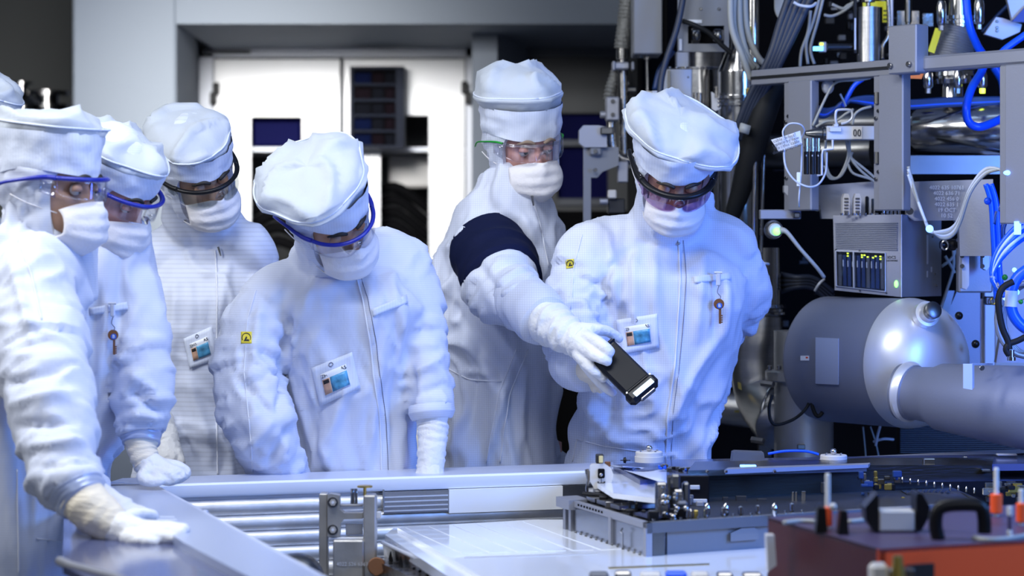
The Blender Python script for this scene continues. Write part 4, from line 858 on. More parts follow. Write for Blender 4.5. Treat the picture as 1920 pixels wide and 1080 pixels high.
ob('side_knob', MB().cyl(P(1125, 215, 6.77), P(1138, 215, 6.77), .010, None, 16, bev=.002), 'alu_flat', t)
ob('outlet_elbow', MB().tube([P(1146, 228, 6.78), P(1146, 262, 6.78), P(1152, 284, 6.78), P(1168, 298, 6.78), P(1185, 300, 6.78)], [.012, .014, .014, .014, .012], 16, smooth=5), 'steel_wear', t)
for k in range(14):
    mb = MB(); pbox(mb, 1160 + rc.random() * 24, 150 + k * 12 + rc.random() * 5, 1172 + rc.random() * 22, 160 + k * 12 + rc.random() * 6, 6.82 + rc.random() * .08, .03, .003); ob('fitting', mb, rc.choice(['steel_wear', 'steel_dark', 'paint_dark']), t)
t = thing('support_bracket', P(1105, 410, 6.7), 'grey angled support bracket with rounded head left of the rightmost person', 'bracket')
mb = MB(); pprism(mb, [(1086, 244, 6.7), (1094, 235, 6.7), (1122, 235, 6.7), (1138, 238, 6.7), (1138, 276, 6.7), (1096, 276, 6.7), (1086, 268, 6.7)], .08); ob('bracket_head', mb, 'alu_flat', t)
mb = MB(); pprism(mb, [(1094, 276, 6.72), (1160, 276, 6.72), (1160, 310, 6.72), (1130, 322, 6.72), (1120, 333, 6.72), (1108, 333, 6.72), (1108, 420, 6.72), (1094, 420, 6.72)], .03); ob('bracket_plate', mb, 'paint_mid', t)
mb = MB(); pbox(mb, 1106, 277, 1128, 291, 6.70, .03, .004); ob('tab', mb, 'paint_mid', t)
for x, y in ((1117, 284), (1116, 319)): bolt(P(x, y, 6.70), r=.006, parent=t)
mb = MB(); pbox(mb, 1126, 238, 1150, 252, 6.68, .05, .003); ob('strap', mb, 'steel_dark', t)
mb = MB(); pbox(mb, 1158, 302, 1178, 342, 6.74, .05, .003); ob('terminal_block', mb, 'alu_flat', t)
mb = MB(); pbox(mb, 1140, 356, 1156, 372, 6.74, .04, .003); ob('small_block', mb, 'ceramic', t)
ob('side_knob', MB().cyl(P(1124, 378, 6.74), P(1140, 378, 6.74), .009, None, 14, bev=.002), 'alu_flat', t)
mb = MB(); pbox(mb, 1140, 372, 1172, 400, 6.76, .06, .003); ob('dark_block', mb, 'paint_dark', t)
# --- grey box top left
t = thing('control_box', P(1215, 102, 6.6), 'plain grey control box hanging at the top, left of the slotted housing', 'box')
mb = MB(); pbox(mb, 1188, -80, 1242, 101, 6.6, .16, .003); ob('box_body', mb, 'paint_mid', t)
mb = MB(); pbox(mb, 1242, -80, 1252, 97, 6.62, .14, .002); ob('box_side', mb, 'black', t)
for x in (1200, 1214): ob('spindle', MB().cyl(P(x, 102, 6.66), P(x, 108, 6.66), .006, None, 10), 'steel_dark', t)
ob('rod', MB().tube([P(1213, 104, 6.66), P(1213, 112, 6.66), P(1213, 113, 6.66), P(1214, 175, 6.66)], [.009, .009, .004, .004], 10), 'steel_wear', t)
t = thing('junction_box', P(1222, 214, 6.55), 'small pale junction box with a slot right above the rightmost person\'s cap', 'box')
mb = MB(); pbox(mb, 1204, 171, 1224, 212, 6.55, .08, .002); ob('box_side', mb, 'ceramic', t)
mb = MB(); pbox(mb, 1222, 170, 1238, 209, 6.53, .08, .002); ob('box_front', mb, 'alu_white', t); mb = MB(); pbox(mb, 1224, 187, 1235, 192, 6.527, .006, .001); ob('slot', mb, 'paint_mid', t)
tube_thing('slate_cable', [(1284, -20, 6.45), (1270, 50, 6.45), (1250, 110, 6.45), (1240, 150, 6.45), (1238, 190, 6.45), (1240, 230, 6.5)], .0085, 'cable_slate', 'long slate-blue cable curving down in front of the dark gap')
tube_thing('navy_cable', [(1262, 95, 6.7), (1238, 130, 6.7), (1228, 168, 6.7)], .008, 'cable_navy', 'dark blue cable behind the slate one', seg=8)
# --- slotted housing
t = thing('slotted_housing', P(1320, 98, 6.5), 'grey metal housing with a dark window showing couplings, top centre', 'housing')
mb = holed(MB(), (1271, -80, 1367, 97), (1290, 48, 1358, 82), 6.5, .02); pbox(mb, 1290, 48, 1358, 82, 6.56, .01, 0); ob('housing_shell', mb, 'paint_mid', t)
mb = MB(); pbox(mb, 1286, 49, 1362, 84, 6.555, .004, 0); ob('window_back', mb, 'black', t)
for x, r_ in ((1304, .024), (1345, .018)):
    ob('coupling', MB().lathe(P(x, 66, 6.53), (1, 0, .0), [(-.012, r_ * .8), (-.008, r_), (.008, r_), (.012, r_ * .8)], 20), 'steel_wear', t); ob('bore', MB().sphere(P(x + 3, 67, 6.50), (.010, .006, .014)), 'steel_dark', t)
mb = MB(); pbox(mb, 1338, 56, 1357, 76, 6.535, .02, .002); ob('bearing_block', mb, 'alu_white', t)
for x, y in ((1314, 17), (1348, 17)): bolt(P(x, y, 6.5), r=.004, parent=t)
mb = MB(); pbox(mb, 1273, 73, 1279, 95, 6.495, .006, .001); ob('label_strip', mb, 'alu_white', t)
mb = MB(); pbox(mb, 1286, 37, 1316, 43, 6.497, .004, 0); ob('label_strip', mb, 'paper', t)
ob('plug', MB().cyl(P(1281, 40, 6.5), P(1281, 40, 6.46), .008, None, 14), 'steel_wear', t)
tube_thing('black_cable', [(1282, 40, 6.46), (1300, 46, 6.44), (1330, 62, 6.44), (1355, 86, 6.44), (1372, 100, 6.44)], .0065, 'rubber', 'black cable plugged into the slotted housing')
# --- tall steel cylinders
def steel_cyl(name, x, y0, y1, Y, r, m, label, prof=None, flanges=(), parent=None, cat='pipe'):
    t = thing(name, P(x, y1, Y), label, cat)
    ob('pipe_body', MB().cyl(P(x, y1, Y), P(x, y0, Y), r, None, 40), m, t)
    for y, hh, rr in flanges: ob('flange', MB().cyl(P(x, y + hh, Y), P(x, y, Y), rr, None, 40, bev=.002), m, t)
    return t
t = steel_cyl('upper_pipe', 1320, 90, 134, 6.75, .055, 'steel_brushed', 'short steel pipe joining the slotted housing to the cylinder below')
mb = MB(); pbox(mb, 1268, 97, 1296, 130, 6.72, .05, .002); pbox(mb, 1296, 97, 1306, 130, 6.72, .04, .001); ob('mount', mb, 'alu_white', t)
t = steel_cyl('pump_cylinder', 1305, 131, 480, 6.78, .092, 'steel', 'wide bolted steel cylinder directly behind the rightmost person\'s cap', flanges=((129, 5, .096),))
mb = MB(); pprism(mb, [(1244, 133, 6.66), (1252, 130, 6.66), (1296, 130, 6.68), (1296, 215, 6.68), (1244, 215, 6.66)], .02); ob('front_plate', mb, 'alu_white', t)
mb = MB(); pbox(mb, 1252, 132, 1257, 215, 6.655, .004, 0); ob('plate_groove', mb, 'steel_dark', t); bolt(P(1290, 145, 6.68), r=.003, parent=t)
for k in range(9): bolt(P(1305 + 62 * sin(R(-70 + k * 17)), 129, 6.78 - .09 * cos(R(-70 + k * 17))), (0, 0, 1), .005, .006, 'steel_wear', t)
for x in (1304, 1312): mb = MB().cyl(P(x, 215, 6.62), P(x, 174, 6.62), .007, None, 12, bev=.001); ob('rod', mb, 'steel_wear', t)
t = thing('conical_column', P(1385, 470, 6.6), 'tall steel column with V-band clamp halfway and sloping shoulder', 'pipe')
ob('column_body', MB().lathe(P(1385, 480, 6.6), (0, 0, 1), [(0, .058), (.50, .058), (.505, .058), (.57, .030), (.75, .024), (1.0, .024)], 36), 'steel', t)
ob('clamp_ring', MB().lathe(P(1385, 201, 6.6), (0, 0, 1), [(0, .062), (.002, .071), (.009, .071), (.012, .063), (.018, .063), (.021, .071), (.029, .071), (.031, .062)], 36), 'steel', t)
mb = MB(); pprism(mb, [(1334, 172, 6.52), (1348, 180, 6.52), (1352, 203, 6.52), (1342, 208, 6.52), (1335, 204, 6.52)], .02); ob('clamp_latch', mb, 'alu_white', t)
ob('latch_pin', MB().tube([P(1343, 183, 6.5), P(1343, 166, 6.5), P(1343, 165, 6.5), P(1343, 162, 6.5)], [.004, .004, .006, .006], 10), 'steel_wear', t)
ob('latch_pin', MB().tube([P(1404, 200, 6.54), P(1404, 165, 6.54)], .006, 10), 'brass', t)
for y in (183, 190, 198): ob('ball', MB().sphere(P(1348, y, 6.515), .0045, 10, 8), 'steel', t)
t = thing('bright_column', P(1412, 130, 6.45), 'bright steel tube at the top with a yellow label', 'pipe')
ob('tube_body', MB().cyl(P(1412, 130, 6.5), P(1412, -120, 6.5), .017, None, 24), 'steel', t)
mb = MB(); pbox(mb, 1402, 50, 1408, 77, 6.47, .003, 0); ob('label', mb, 'yellow_label', t)
# --- cables, upper middle
gb = 'beige cables looping down at the top centre'
for k, (a, b_, c_, d_) in enumerate(((1370, 1372, 1392, 1408), (1378, 1376, 1396, 1412), (1386, 1388, 1402, 1420), (1396, 1400, 1420, 1445))):
    tube_thing('beige_cable', [(a, -30, 6.3 + k * .012), (b_, 50, 6.3 + k * .012), (c_, 105, 6.3 + k * .012), (d_, 128 + (k == 0) * 22, 6.32 + k * .012)], .0085, 'cable_grey', ['outermost beige cable of the bundle at the top centre', 'second beige cable of the bundle at the top centre', 'third beige cable of the bundle at the top centre', 'innermost beige cable, curving furthest right at the top centre'][k], group=gb)
for k in range(5):
    tube_thing('slate_cable', [(1532 - k * 11, -30, 6.25 + .01 * (k % 2)), (1500 - k * 9, 40, 6.25), (1466 - k * 6, 110, 6.25), (1430 - k * 6, 180, 6.28), (1408 - k * 5, 225, 6.3), (1392 - k * 4, 262, 6.32)], .0105, 'cable_slate', ['rightmost', 'second from right', 'middle', 'second from left', 'leftmost'][k] + ' thick slate cable of the diagonal bundle behind the frame', group='thick slate cables in the diagonal bundle')
mb = MB().tube([P(*p) for p in [(1462, 135, 6.3), (1430, 215, 6.3), (1408, 290, 6.32), (1388, 360, 6.34), (1372, 410, 6.36), (1365, 470, 6.4)]], [.030, .036, .034, .026, .020, .018], 18, smooth=6)
ob('cable_sleeve', mb, 'rubber', label='black fabric sleeve wrapped round the diagonal cable bundle', cat='sleeve', ang=180)
mb = MB(); pprism(mb, [(1390, 230, 6.23), (1408, 236, 6.23), (1404, 252, 6.23), (1386, 246, 6.23)], .04); ob('cable_tag', mb, 'cable_grey', label='clear cable tag wrapped round the slate bundle', cat='tag', ang=180)
tube_thing('cable_tie', [(1488, 4, 6.2), (1500, 10, 6.2), (1520, 12, 6.2), (1530, 6, 6.22)], .004, 'cable_white', 'pale blue tie round the slate bundle at the top', cat='tie')
for k in range(7):
    tube_thing('grey_cable', [(1455 + k * 4, -20, 6.4), (1455 + k * 3, 20, 6.4), (1468 + k * 2, 38 - k * 2, 6.38), (1485, 30 - k * 3, 6.38), (1492 + k * 2, -20, 6.38)], .004, 'cable_grey', ['outermost', 'second', 'third', 'middle', 'fifth', 'sixth', 'innermost'][k] + ' thin grey cable of the coiled loop beside the slate bundle at the top', group='coiled thin grey cables at the top', seg=8)
for k, pts in enumerate((((1515, 120), (1512, 80), (1525, 40), (1538, -10)), ((1527, 120), (1520, 90), (1533, 40), (1545, -10)), ((1560, 8), (1580, 16), (1590, 10), (1610, 0)), ((1545, 28), (1560, 30), (1580, 22), (1598, 8)), ((1500, 125), (1503, 95), (1515, 60), (1520, 20)))):
    tube_thing('thin_cable', [(x, y, 6.42) for x, y in pts], .0042, 'cable_grey', ['thin grey cable left of the blue-lit connector', 'thin grey cable running up past the blue-lit connector', 'thin grey cable arching over the dark machinery', 'thin grey cable sweeping right at the top', 'thin grey cable closest to the slate bundle'][k], seg=8)
t = thing('lit_connector', P(1540, 98, 6.3), 'small connector with blue and yellow lights on a horizontal rod', 'connector')
mb = MB(); pbox(mb, 1536, 78, 1550, 98, 6.3, .02, .002); ob('connector_body', mb, 'alu_flat', t)
mb = MB(); pbox(mb, 1525, 87, 1544, 95, 6.295, .01, .001); ob('blue_lamp', mb, 'glow_cyan', t); mb = MB(); pbox(mb, 1537, 80, 1544, 85, 6.295, .006, .001); ob('yellow_lamp', mb, 'glow_yellow', t)
ob('rod', MB().cyl(P(1550, 88, 6.33), P(1605, 88, 6.36), .009, None, 14), 'steel_dark', t)
t = steel_cyl('steel_canister', 1628, 14, 140, 6.35, .030, 'steel_brushed', 'brushed steel canister standing on the frame beam beside a black rod', cat='canister')
ob('stem', MB().tube([P(1628, 14, 6.35), P(1628, 5, 6.35), P(1628, 4, 6.35), P(1628, -10, 6.35)], [.006, .006, .018, .018], 12), 'steel_wear', t)
mb = MB(); pbox(mb, 1601, -5, 1607, 100, 6.34, .01, .001); ob('black_strip', mb, 'black_plastic', t); mb = MB(); pbox(mb, 1602, 34, 1605, 93, 6.337, .003, 0); ob('scale_strip', mb, 'alu_white', t)
mb = MB(); pbox(mb, 1618, 2, 1668, 13, 6.5, .004, 0); pbox(mb, 1655, 13, 1668, 42, 6.5, .004, 0); t = ob('warning_label', mb, 'yellow_label', label='yellow warning label behind the steel canister', cat='label')
for k in range(3): mb = MB(); pbox(mb, 1656.5, 19 + k * 8, 1666.5, 21 + k * 8, 6.497, .002, 0); ob('print_line', mb, 'ink', t)
ob('rod', MB().cyl(P(1672, -10, 6.45), P(1672, 80, 6.45), .0045, None, 10), 'alu_white', label='thin bright vertical rod right of the steel canister', cat='rod')
tube_thing('thin_pipe', [(1665, -10, 6.45), (1667, 60, 6.45), (1656, 85, 6.45), (1655, 112, 6.45)], .006, 'steel_wear', 'thin bent pipe beside the bright rod', cat='pipe')
t = thing('round_gauge', P(1682, 110, 6.4), 'round white gauge with blue rim behind the square plate', 'gauge')
ob('gauge_rim', MB().cyl(P(1684, 98, 6.42), P(1684, 98, 6.38), .024, None, 30, bev=.002), 'blue_plastic', t); ob('dial', MB().cyl(P(1686, 98, 6.38), P(1686, 98, 6.374), .019, None, 30), 'ceramic', t); ob('dial_mark', MB().cyl(P(1687, 102, 6.374), P(1687, 102, 6.37), .004, None, 12), 'ink', t)
# dark clutter in the gap
for k in range(46):
    x, y = 1545 + rc.random() * 150, -5 + rc.random() * 130
    mb = MB(); w_, h_ = 4 + rc.random() * 14, 3 + rc.random() * 12; pbox(mb, x, y, x + w_, y + h_, 6.9 + rc.random() * .3, .03, .002)
    ob('fitting', mb, rc.choice(['paint_dark', 'black_plastic', 'steel_dark', 'paint_grey']), hs)
for k in range(26):
    x, y = 1370 + rc.random() * 190, 300 + rc.random() * 560
    mb = MB(); w_, h_ = 5 + rc.random() * 22, 4 + rc.random() * 20; pbox(mb, x, y, x + w_, y + h_, 7.0 + rc.random() * .3, .03, .002)
    ob('fitting', mb, rc.choice(['paint_dark', 'black_plastic', 'paint_dark']), hs)
# ---- frame of aluminium profiles
BE = lambda px, dz=0.: 0
def beamY(px): 
    # the beam runs towards the camera on the right: solve its depth for a pixel column
    a0 = Vector((.615, 6.2)); d = Vector((.62, -.79)); k = (px - CX) / F
    s = (k * a0.y - a0.x) / (d.x - k * d.y); return a0.y + d.y * s
ZB = 1.885; dB = Vector((.62, -.79, 0)).normalized(); nB = Vector((.79, .62, 0)).normalized()
def onb(px, z, o=0.): Y = beamY(px); return Vector(((px - CX) / F * Y, Y, z)) + nB * o
MXB = Matrix((dB, -nB, Vector((0, 0, 1)))).transposed()
def bbox(mb, pxa, pxb, z0, z1, o=0., th=.05, b=.002):
    a_, b_ = onb(pxa, 0, o), onb(pxb, 0, o); c_ = (a_ + b_) / 2 + nB * th / 2; c_.z = (z0 + z1) / 2
    return mb.box(c_, ((b_ - a_).length, th, z1 - z0), b, MXB)
def zat(px, py): return H - (py - HY) / F * beamY(px)
fr = thing('profile_rack', onb(1480, zat(1480, 400)), 'grey aluminium profile frame carrying the instruments at upper right', 'frame')
mb = bbox(MB(), 1408, 1700, ZB - .038, ZB, 0, .05); 
ob('beam', mb, 'alu_flat', fr); mb = bbox(MB(), 1408, 1696, ZB - .024, ZB - .016, -.003, .006, .001); ob('beam_groove', mb, 'steel_dark', fr)
mb = bbox(MB(), 1738, 2150, ZB - .036, ZB + .0, -.02, .05, .006); ob('beam', mb, 'alu_flat', fr)
mb = bbox(MB(), 1689, 1742, ZB - .04, ZB + .075, -.045, .045, .003); pl = ob('square_plate', mb, 'alu_flat', fr)
for x, y in ((1695, 125), (1730, 122)): bolt(onb(x, zat(x, y), -.047), -nB, .007, .006, 'steel_wear', pl)
for xa, xb, ya, yb_, o in ((1468, 1484, 155, 395, .0), (1482, 1526, 155, 395, -.012), (1636, 1656, 142, 395, .0), (1652, 1698, 142, 395, -.012), (1883, 1902, 128, 420, -.02), (1900, 1960, 128, 420, -.032)):
    mb = bbox(MB(), xa, xb, zat((xa + xb) / 2, yb_), ZB - .036, o + .002, .03, .003); u = ob('upright', mb, 'alu_flat', fr)
for x, y in ((1644, 184), (1644, 296)): ob('slot_hole', MB().tube([onb(x, zat(x, y) + .014, -.001), onb(x, zat(x, y) - .014, -.001)], .006, 10, flat=1), 'steel_dark', fr)
for x, y in ((1647, 208), (1642, 222), (1647, 322), (1642, 336), (1478, 218), (1473, 229), (1474, 334), (1890, 192), (1888, 208)): bolt(onb(x, zat(x, y), .0), -nB, .0045, .003, 'steel_dark', fr)
# lower bracket plate and engraved plate
mb = MB(); pprism(mb, [(1470, 348, 6.1), (1530, 348, 6.1), (1640, 340, 6.05), (1640, 408, 6.05), (1562, 410, 6.08), (1541, 410, 6.08), (1538, 386, 6.09), (1530, 378, 6.09), (1500, 375, 6.1), (1484, 373, 6.1), (1470, 360, 6.1)], .03); ob('lower_plate', mb, 'alu_flat', fr, fix=True)
ep = MB(); pprism(ep, [(1700, 341, 5.95), (1862, 336, 5.82), (1862, 480, 5.82), (1800, 480, 5.86), (1798, 424, 5.86), (1790, 413, 5.87), (1715, 414, 5.94), (1700, 405, 5.95)], .025); ep = ob('engraved_plate', ep, 'alu_flat', fr, label='plate engraved with rows of part numbers')
for k, s_ in enumerate(('4022 635 10761', '4022 636 71', '4022 456 0', '4022 635 1', '19 OCT', '10 52')):
    text('engraving', s_, .014, 'alu_white', ep, P(1775, 352 + k * 10.5, 5.875), (Vector(P(1862, 336, 5.82)) - Vector(P(1700, 336, 5.95))), (0, 0, 1))
for x, y in ((1532, 390), (1706, 396)): ob('recess_bolt', MB().cyl(P(x, y, 5.93 if x > 1600 else 6.08), P(x, y, 5.91 if x > 1600 else 6.06), .009, None, 18), 'steel_dark', fr)
mb = MB(); pbox(mb, 1700, 291, 1884, 327, 6.25, .02, .001); ob('sheet_panel', mb, 'steel_dark', label='steel sheet panel under the large horizontal pipe', cat='panel')
# horizontal slide unit with handle, nozzle and black connectors
t = thing('slide_unit', P(1590, 262, 5.95), 'pale blue-lit metal slide unit with nozzle tip and square pull ring', 'instrument')
mb = MB(); pbox(mb, 1550, 236, 1654, 262, 5.95, .05, .002); ob('slide_body', mb, 'alu_white', t)
mb = MB(); pbox(mb, 1556, 238, 1578, 247, 5.94, .012, .001); pbox(mb, 1564, 232, 1572, 238, 5.94, .03, .001); ob('latch', mb, 'alu_white', t)
mb = MB(); pbox(mb, 1598, 237, 1617, 261, 5.945, .008, .001); ob('name_tag', mb, 'ceramic', t)
for x in (1603, 1611): ob('oval_mark', MB().tube([P(x + 2.5 * cos(a), 249 + 6 * sin(a), 5.943) for a in [R(q_) for q_ in range(0, 361, 30)]], .0011, 6), 'ink', t)
ob('pull_ring', MB().tube([P(x, y, 5.96) for x, y in ((1571, 236), (1567, 228), (1567, 212), (1572, 206), (1594, 206), (1598, 212), (1597, 222), (1588, 229), (1577, 232))], .0032, 8, smooth=4), 'alu_white', t)
ob('nozzle', MB().lathe(P(1550, 250, 5.97), (-1, 0, 0), [(0, .016), (.010, .016), (.012, .013), (.030, .012), (.052, .006), (.054, .003)], 22), 'steel_dark', t)
for k in range(3):
    x = 1512 + k * 11; q_ = thing('coax_plug', P(x, 328, 5.93), ['leftmost of the three black plugs under the nozzle', 'middle one of the three black plugs under the nozzle', 'rightmost of the three black plugs under the nozzle'][k], 'plug', 'black plugs hanging under the nozzle')
    ob('plug_sleeve', MB().cyl(P(x, 327, 5.95), P(x, 284, 5.95), .0066, None, 14, bev=.001), 'black_plastic', q_)
    ob('plug_collar', MB().lathe(P(x, 284, 5.95), (0, 0, 1), [(0, .0055), (.008, .0055), (.008, .0068), (.012, .0068), (.012, .005), (.026, .005), (.026, .006), (.032, .006)], 14), 'steel', q_)
    text('plug_mark', '8', .006, 'paper', q_, P(x, 292, 5.942), (1, 0, 0), (0, 0, 1))
mb = MB().tube([P(*p) for p in ((1561, 262, 5.94), (1561, 279, 5.94), (1543, 281, 5.94), (1541, 290, 5.94), (1541, 328, 5.94), (1532, 329, 5.94))], .003, 8); ob('wire_bracket', mb, 'alu_white', label='bent pale rod bracket round the three black plugs', cat='bracket')
nt_ = thing('paper_tag', P(1476, 284, 5.9), 'torn white paper tag with handwriting tied to the frame upright', 'tag')
ob('paper', MB().grid([[P(1446 + 36 * u + (4 if v else 0) * 0 + 14 * v, 262 - 10 * u + 22 * v, 5.9 - .01 * sin(u * 3)) for u in (0, .25, .5, .75, 1)] for v in (0, .5, 1)], .0006), 'paper', nt_)
ob('paper', MB().grid([[P(1474 + 26 * u + 4 * v, 254 - 9 * u + 25 * v, 5.895 - .008 * sin(u * 3)) for u in (0, .5, 1)] for v in (0, .5, 1)], .0006), 'paper', nt_)
xd = P(1500, 245, 5.89) - P(1446, 262, 5.89)
for k, s_ in enumerate(('cable defect?', 'replace by new', 'No : this cable', 'during prepmach')): text('handwriting', s_, .0112, 'ink', nt_, P(1471 + k * 2, 259 + k * 6.5, 5.883), xd, (0, 0, 1))
tube_thing('clear_wire', [(1470, 262, 5.88), (1468, 245, 5.88), (1480, 232, 5.88), (1500, 233, 5.88), (1508, 245, 5.9), (1500, 262, 5.93)], .002, 'cable_white', 'thin clear wire loop holding the paper tag', cat='wire', seg=6)
tube_thing('clear_wire', [(1472, 268, 5.9), (1470, 290, 5.9), (1474, 315, 5.9), (1490, 338, 5.9), (1515, 350, 5.9), (1535, 345, 5.92), (1548, 322, 5.95), (1550, 285, 5.95)], .0025, 'cable_white', 'thin clear wire looping below the black plugs', cat='wire', seg=6)
tube_thing('hanging_wire', [(1503, 270, 5.92), (1502, 320, 5.92), (1498, 370, 5.92), (1498, 388, 5.95)], .002, 'cable_white', 'thin straight wire hanging down to the lower bracket', cat='wire', seg=6)
mb = MB(); pbox(mb, 1494, 323, 1501, 349, 5.9, .006, .001); ob('wire_label', mb, 'paper', label='white label sleeve on the hanging wire', cat='label')
gl = ['thin grey cable dropping from the slide unit, left loop', 'thin grey cable dropping from the slide unit, second loop', 'thin grey cable sagging to the right behind the upright', 'thin grey cable nearest the clear junction', 'thin grey cable crossing low to the upright', 'thin grey cable rising to the pull ring', 'thin grey cable arching behind the pull ring', 'thin grey cable going up to the beam clip']
for k, pts in enumerate((((1548, 262), (1548, 300), (1556, 328), (1572, 332), (1588, 300), (1592, 262)), ((1546, 310), (1556, 334), (1576, 330), (1590, 305), (1598, 285)), ((1592, 262), (1596, 296), (1612, 318), (1632, 335), (1645, 345)), ((1586, 262), (1592, 290), (1600, 300), (1625, 320), (1650, 342)), ((1590, 308), (1600, 325), (1630, 335), (1650, 345)), ((1530, 238), (1548, 228), (1568, 226), (1585, 214), (1600, 205)), ((1598, 234), (1602, 216), (1615, 205), (1634, 200)), ((1524, 236), (1545, 190), (1560, 162), (1575, 152), (1610, 150), (1632, 146)))):
    tube_thing('thin_cable', [(x, y, 6.02) for x, y in pts], .0034, 'cable_grey', gl[k], seg=8)
mb = MB().sphere(P(1552, 162, 6.05), (.016, .012, .020)); ob('cable_clip', mb, 'alu_white', label='white round cable clip under the frame beam', cat='clip')
for k in range(5):
    tube_thing('blue_cable', [(1525, 196 + k * 4, 6.3), (1548, 206 + k * 3, 6.3), (1580, 198 - k * 1.5, 6.3), (1600, 186 + k, 6.3), (1640, 182 + k * 4, 6.3), (1700, 190 + k * 3, 6.3), (1770, 186 + k * 3, 6.3), (1885, 184 + k * 2, 6.3)], .0055, 'cable_navy' if k != 3 else 'cable_blue', ['topmost', 'second', 'middle', 'fourth', 'lowest'][k] + ' blue cable running level behind the frame uprights', group='blue cables behind the uprights', seg=8)
tube_thing('blue_cable', [(1580, 200, 6.2), (1590, 180, 6.2), (1602, 160, 6.2), (1618, 148, 6.2)], .006, 'cable_blue', 'blue cable rising to the beam left of the second upright', seg=8)
tube_thing('cable_tie', [(1575, 176, 6.1), (1582, 190, 6.1), (1586, 200, 6.1)], .003, 'cable_white', 'pale cable tie on the rising blue cable', cat='tie', seg=6)
# --- big horizontal pipe, its port, flanges and bellows
t = thing('vacuum_pipe', P(1790, 290, 6.4), 'large horizontal polished steel pipe with a rounded end and a vertical port', 'pipe')
ob('pipe_body', MB().tube([P(1702, 246, 6.42), P(1704, 246, 6.42), P(1712, 246, 6.41), P(1728, 246, 6.4), P(1990, 240, 6.2)], [.012, .035, .055, .066, .066], 40, smooth=1), 'steel', t, ang=180)
ob('neck', MB().lathe(P(1785, 212, 6.36), (0, 0, 1), [(0, .042), (.012, .034), (.022, .030), (.080, .029)], 32), 'steel', t)
t = thing('dark_pipe', P(1560, 300, 6.6), 'dark steel pipe passing level behind the uprights', 'pipe')
ob('pipe_body', MB().tube([P(1500, 235, 6.65), P(1700, 232, 6.6)], .045, 28), 'steel_dark', t)
t = thing('dark_pipe', P(1560, 330, 6.6), 'lower dark steel pipe behind the slide unit and plugs', 'pipe'); ob('pipe_body', MB().tube([P(1432, 285, 6.75), P(1640, 282, 6.6)], .05, 28), 'steel_dark', t)
t = thing('bellows_assembly', P(1790, 165, 6.3), 'vertical steel bellows with flanges and clamp claws above the big pipe', 'pipe')
YB_ = 6.33
ob('flange', MB().lathe(P(1788, 158, YB_), (0, 0, 1), [(0, .050), (.012, .052), (.013, .046), (.020, .046), (.021, .053), (.034, .052)], 36), 'steel', t)
prof = []
for i in range(0, 15): prof += [(.0045 * i, .062 - .022 * i / 14 + .004), (.0045 * i + .0022, .056 - .022 * i / 14 + .004)]
ax_b = (P(1800, 40, YB_) - P(1785, 112, YB_)).normalized()
ob('bellows', MB().lathe(P(1782, 122, YB_), ax_b, [(a_ * 1.55, b_) for a_, b_ in prof], 36), 'steel_matte', t)
ob('upper_tube', MB().lathe(P(1798, 55, YB_), (0, 0, 1), [(0, .036), (.012, .036), (.013, .042), (.020, .042), (.021, .034), (.024, .034), (.025, .042), (.034, .042), (.035, .027), (.14, .027)], 36), 'steel', t)
for x, y0, y1, m_ in ((1765, 2, 48, 'steel'), (1836, 0, 46, 'steel'), (1740, 134, 166, 'steel'), (1796, 132, 166, 'steel'), (1842, 134, 166, 'steel')):
    ob('clamp_claw', MB().tube([P(x, y1, YB_ - .055), P(x, y1 - 5, YB_ - .055), P(x, y0 + 8, YB_ - .055), P(x, y0, YB_ - .055)], [.009, .013, .013, .010], 14), m_, t)
    ob('claw_nut', MB().cyl(P(x, y1, YB_ - .055), P(x, y1 + 9, YB_ - .055), .0075, None, 6), 'steel_wear' if x not in (1842,) else 'glow_yellow', t)
ob('claw_nut', MB().cyl(P(1836, 0, YB_ - .055), P(1836, 7, YB_ - .055), .0075, None, 6), 'yellow_label', t)
mb = MB(); pprism(mb, [(1754, 52, 6.28), (1766, 55, 6.28), (1752, 100, 6.28), (1740, 96, 6.28)], .003); t = ob('orange_label', mb, 'yellow_label', label='yellow-orange label hanging beside the bellows', cat='label')
mb = MB(); pprism(mb, [(1700, 140, 6.2), (1732, 138, 6.2), (1728, 148, 6.2), (1704, 147, 6.2)], .003); ob('orange_label', mb, 'orange_bit', label='orange strip just below the square plate', cat='label')
t = thing('blue_hose', P(1815, 0, 6.0), 'thick bright blue hose passing in front of the bellows, looping below the beam', 'hose')
ob('hose_run', MB().tube([P(*p) for p in ((1810, -30, 6.12), (1812, 5, 6.12), (1818, 50, 6.12), (1832, 85, 6.14), (1846, 110, 6.16), (1840, 135, 6.16), (1822, 165, 6.02), (1812, 200, 5.98), (1816, 228, 5.98), (1835, 238, 5.98), (1862, 230, 6.0), (1890, 216, 6.05))], .0105, 14, smooth=8), 'cable_blue', t, ang=180)
for k, (pts, s_) in enumerate(((((1872, 105), (1890, 88), (1930, 60)), 'upper blue hose leaving at the right edge above the beam'), (((1842, 60), (1870, 30), (1900, 0)), 'slim blue hose behind the bellows at top right'), (((1865, 125), (1880, 150), (1884, 175)), 'short dark blue hose beneath the second beam'))):
    tube_thing('blue_hose', [(x, y, 6.0 if k == 0 else 6.5) for x, y in pts], (.009, .005, .013)[k], 'cable_blue' if k != 1 else 'cable_navy', s_, cat='hose')
for k, (x0_, y0_, x1_, y1_) in enumerate(((1682, 20, 1724, 50), (1730, 25, 1750, 50))):
    mb = MB(); pbox(mb, x0_, y0_, x1_, y1_, 6.6, .01, .001); ob('mount_plate', mb, 'steel_wear', hs)
ob('sensor_rod', MB().tube([P(1703, -10, 6.5), P(1703, 42, 6.5), P(1703, 43, 6.5), P(1703, 48, 6.5)], [.010, .010, .007, .007], 14), 'steel_dark', label='dark threaded sensor rod hanging above the square plate', cat='rod')
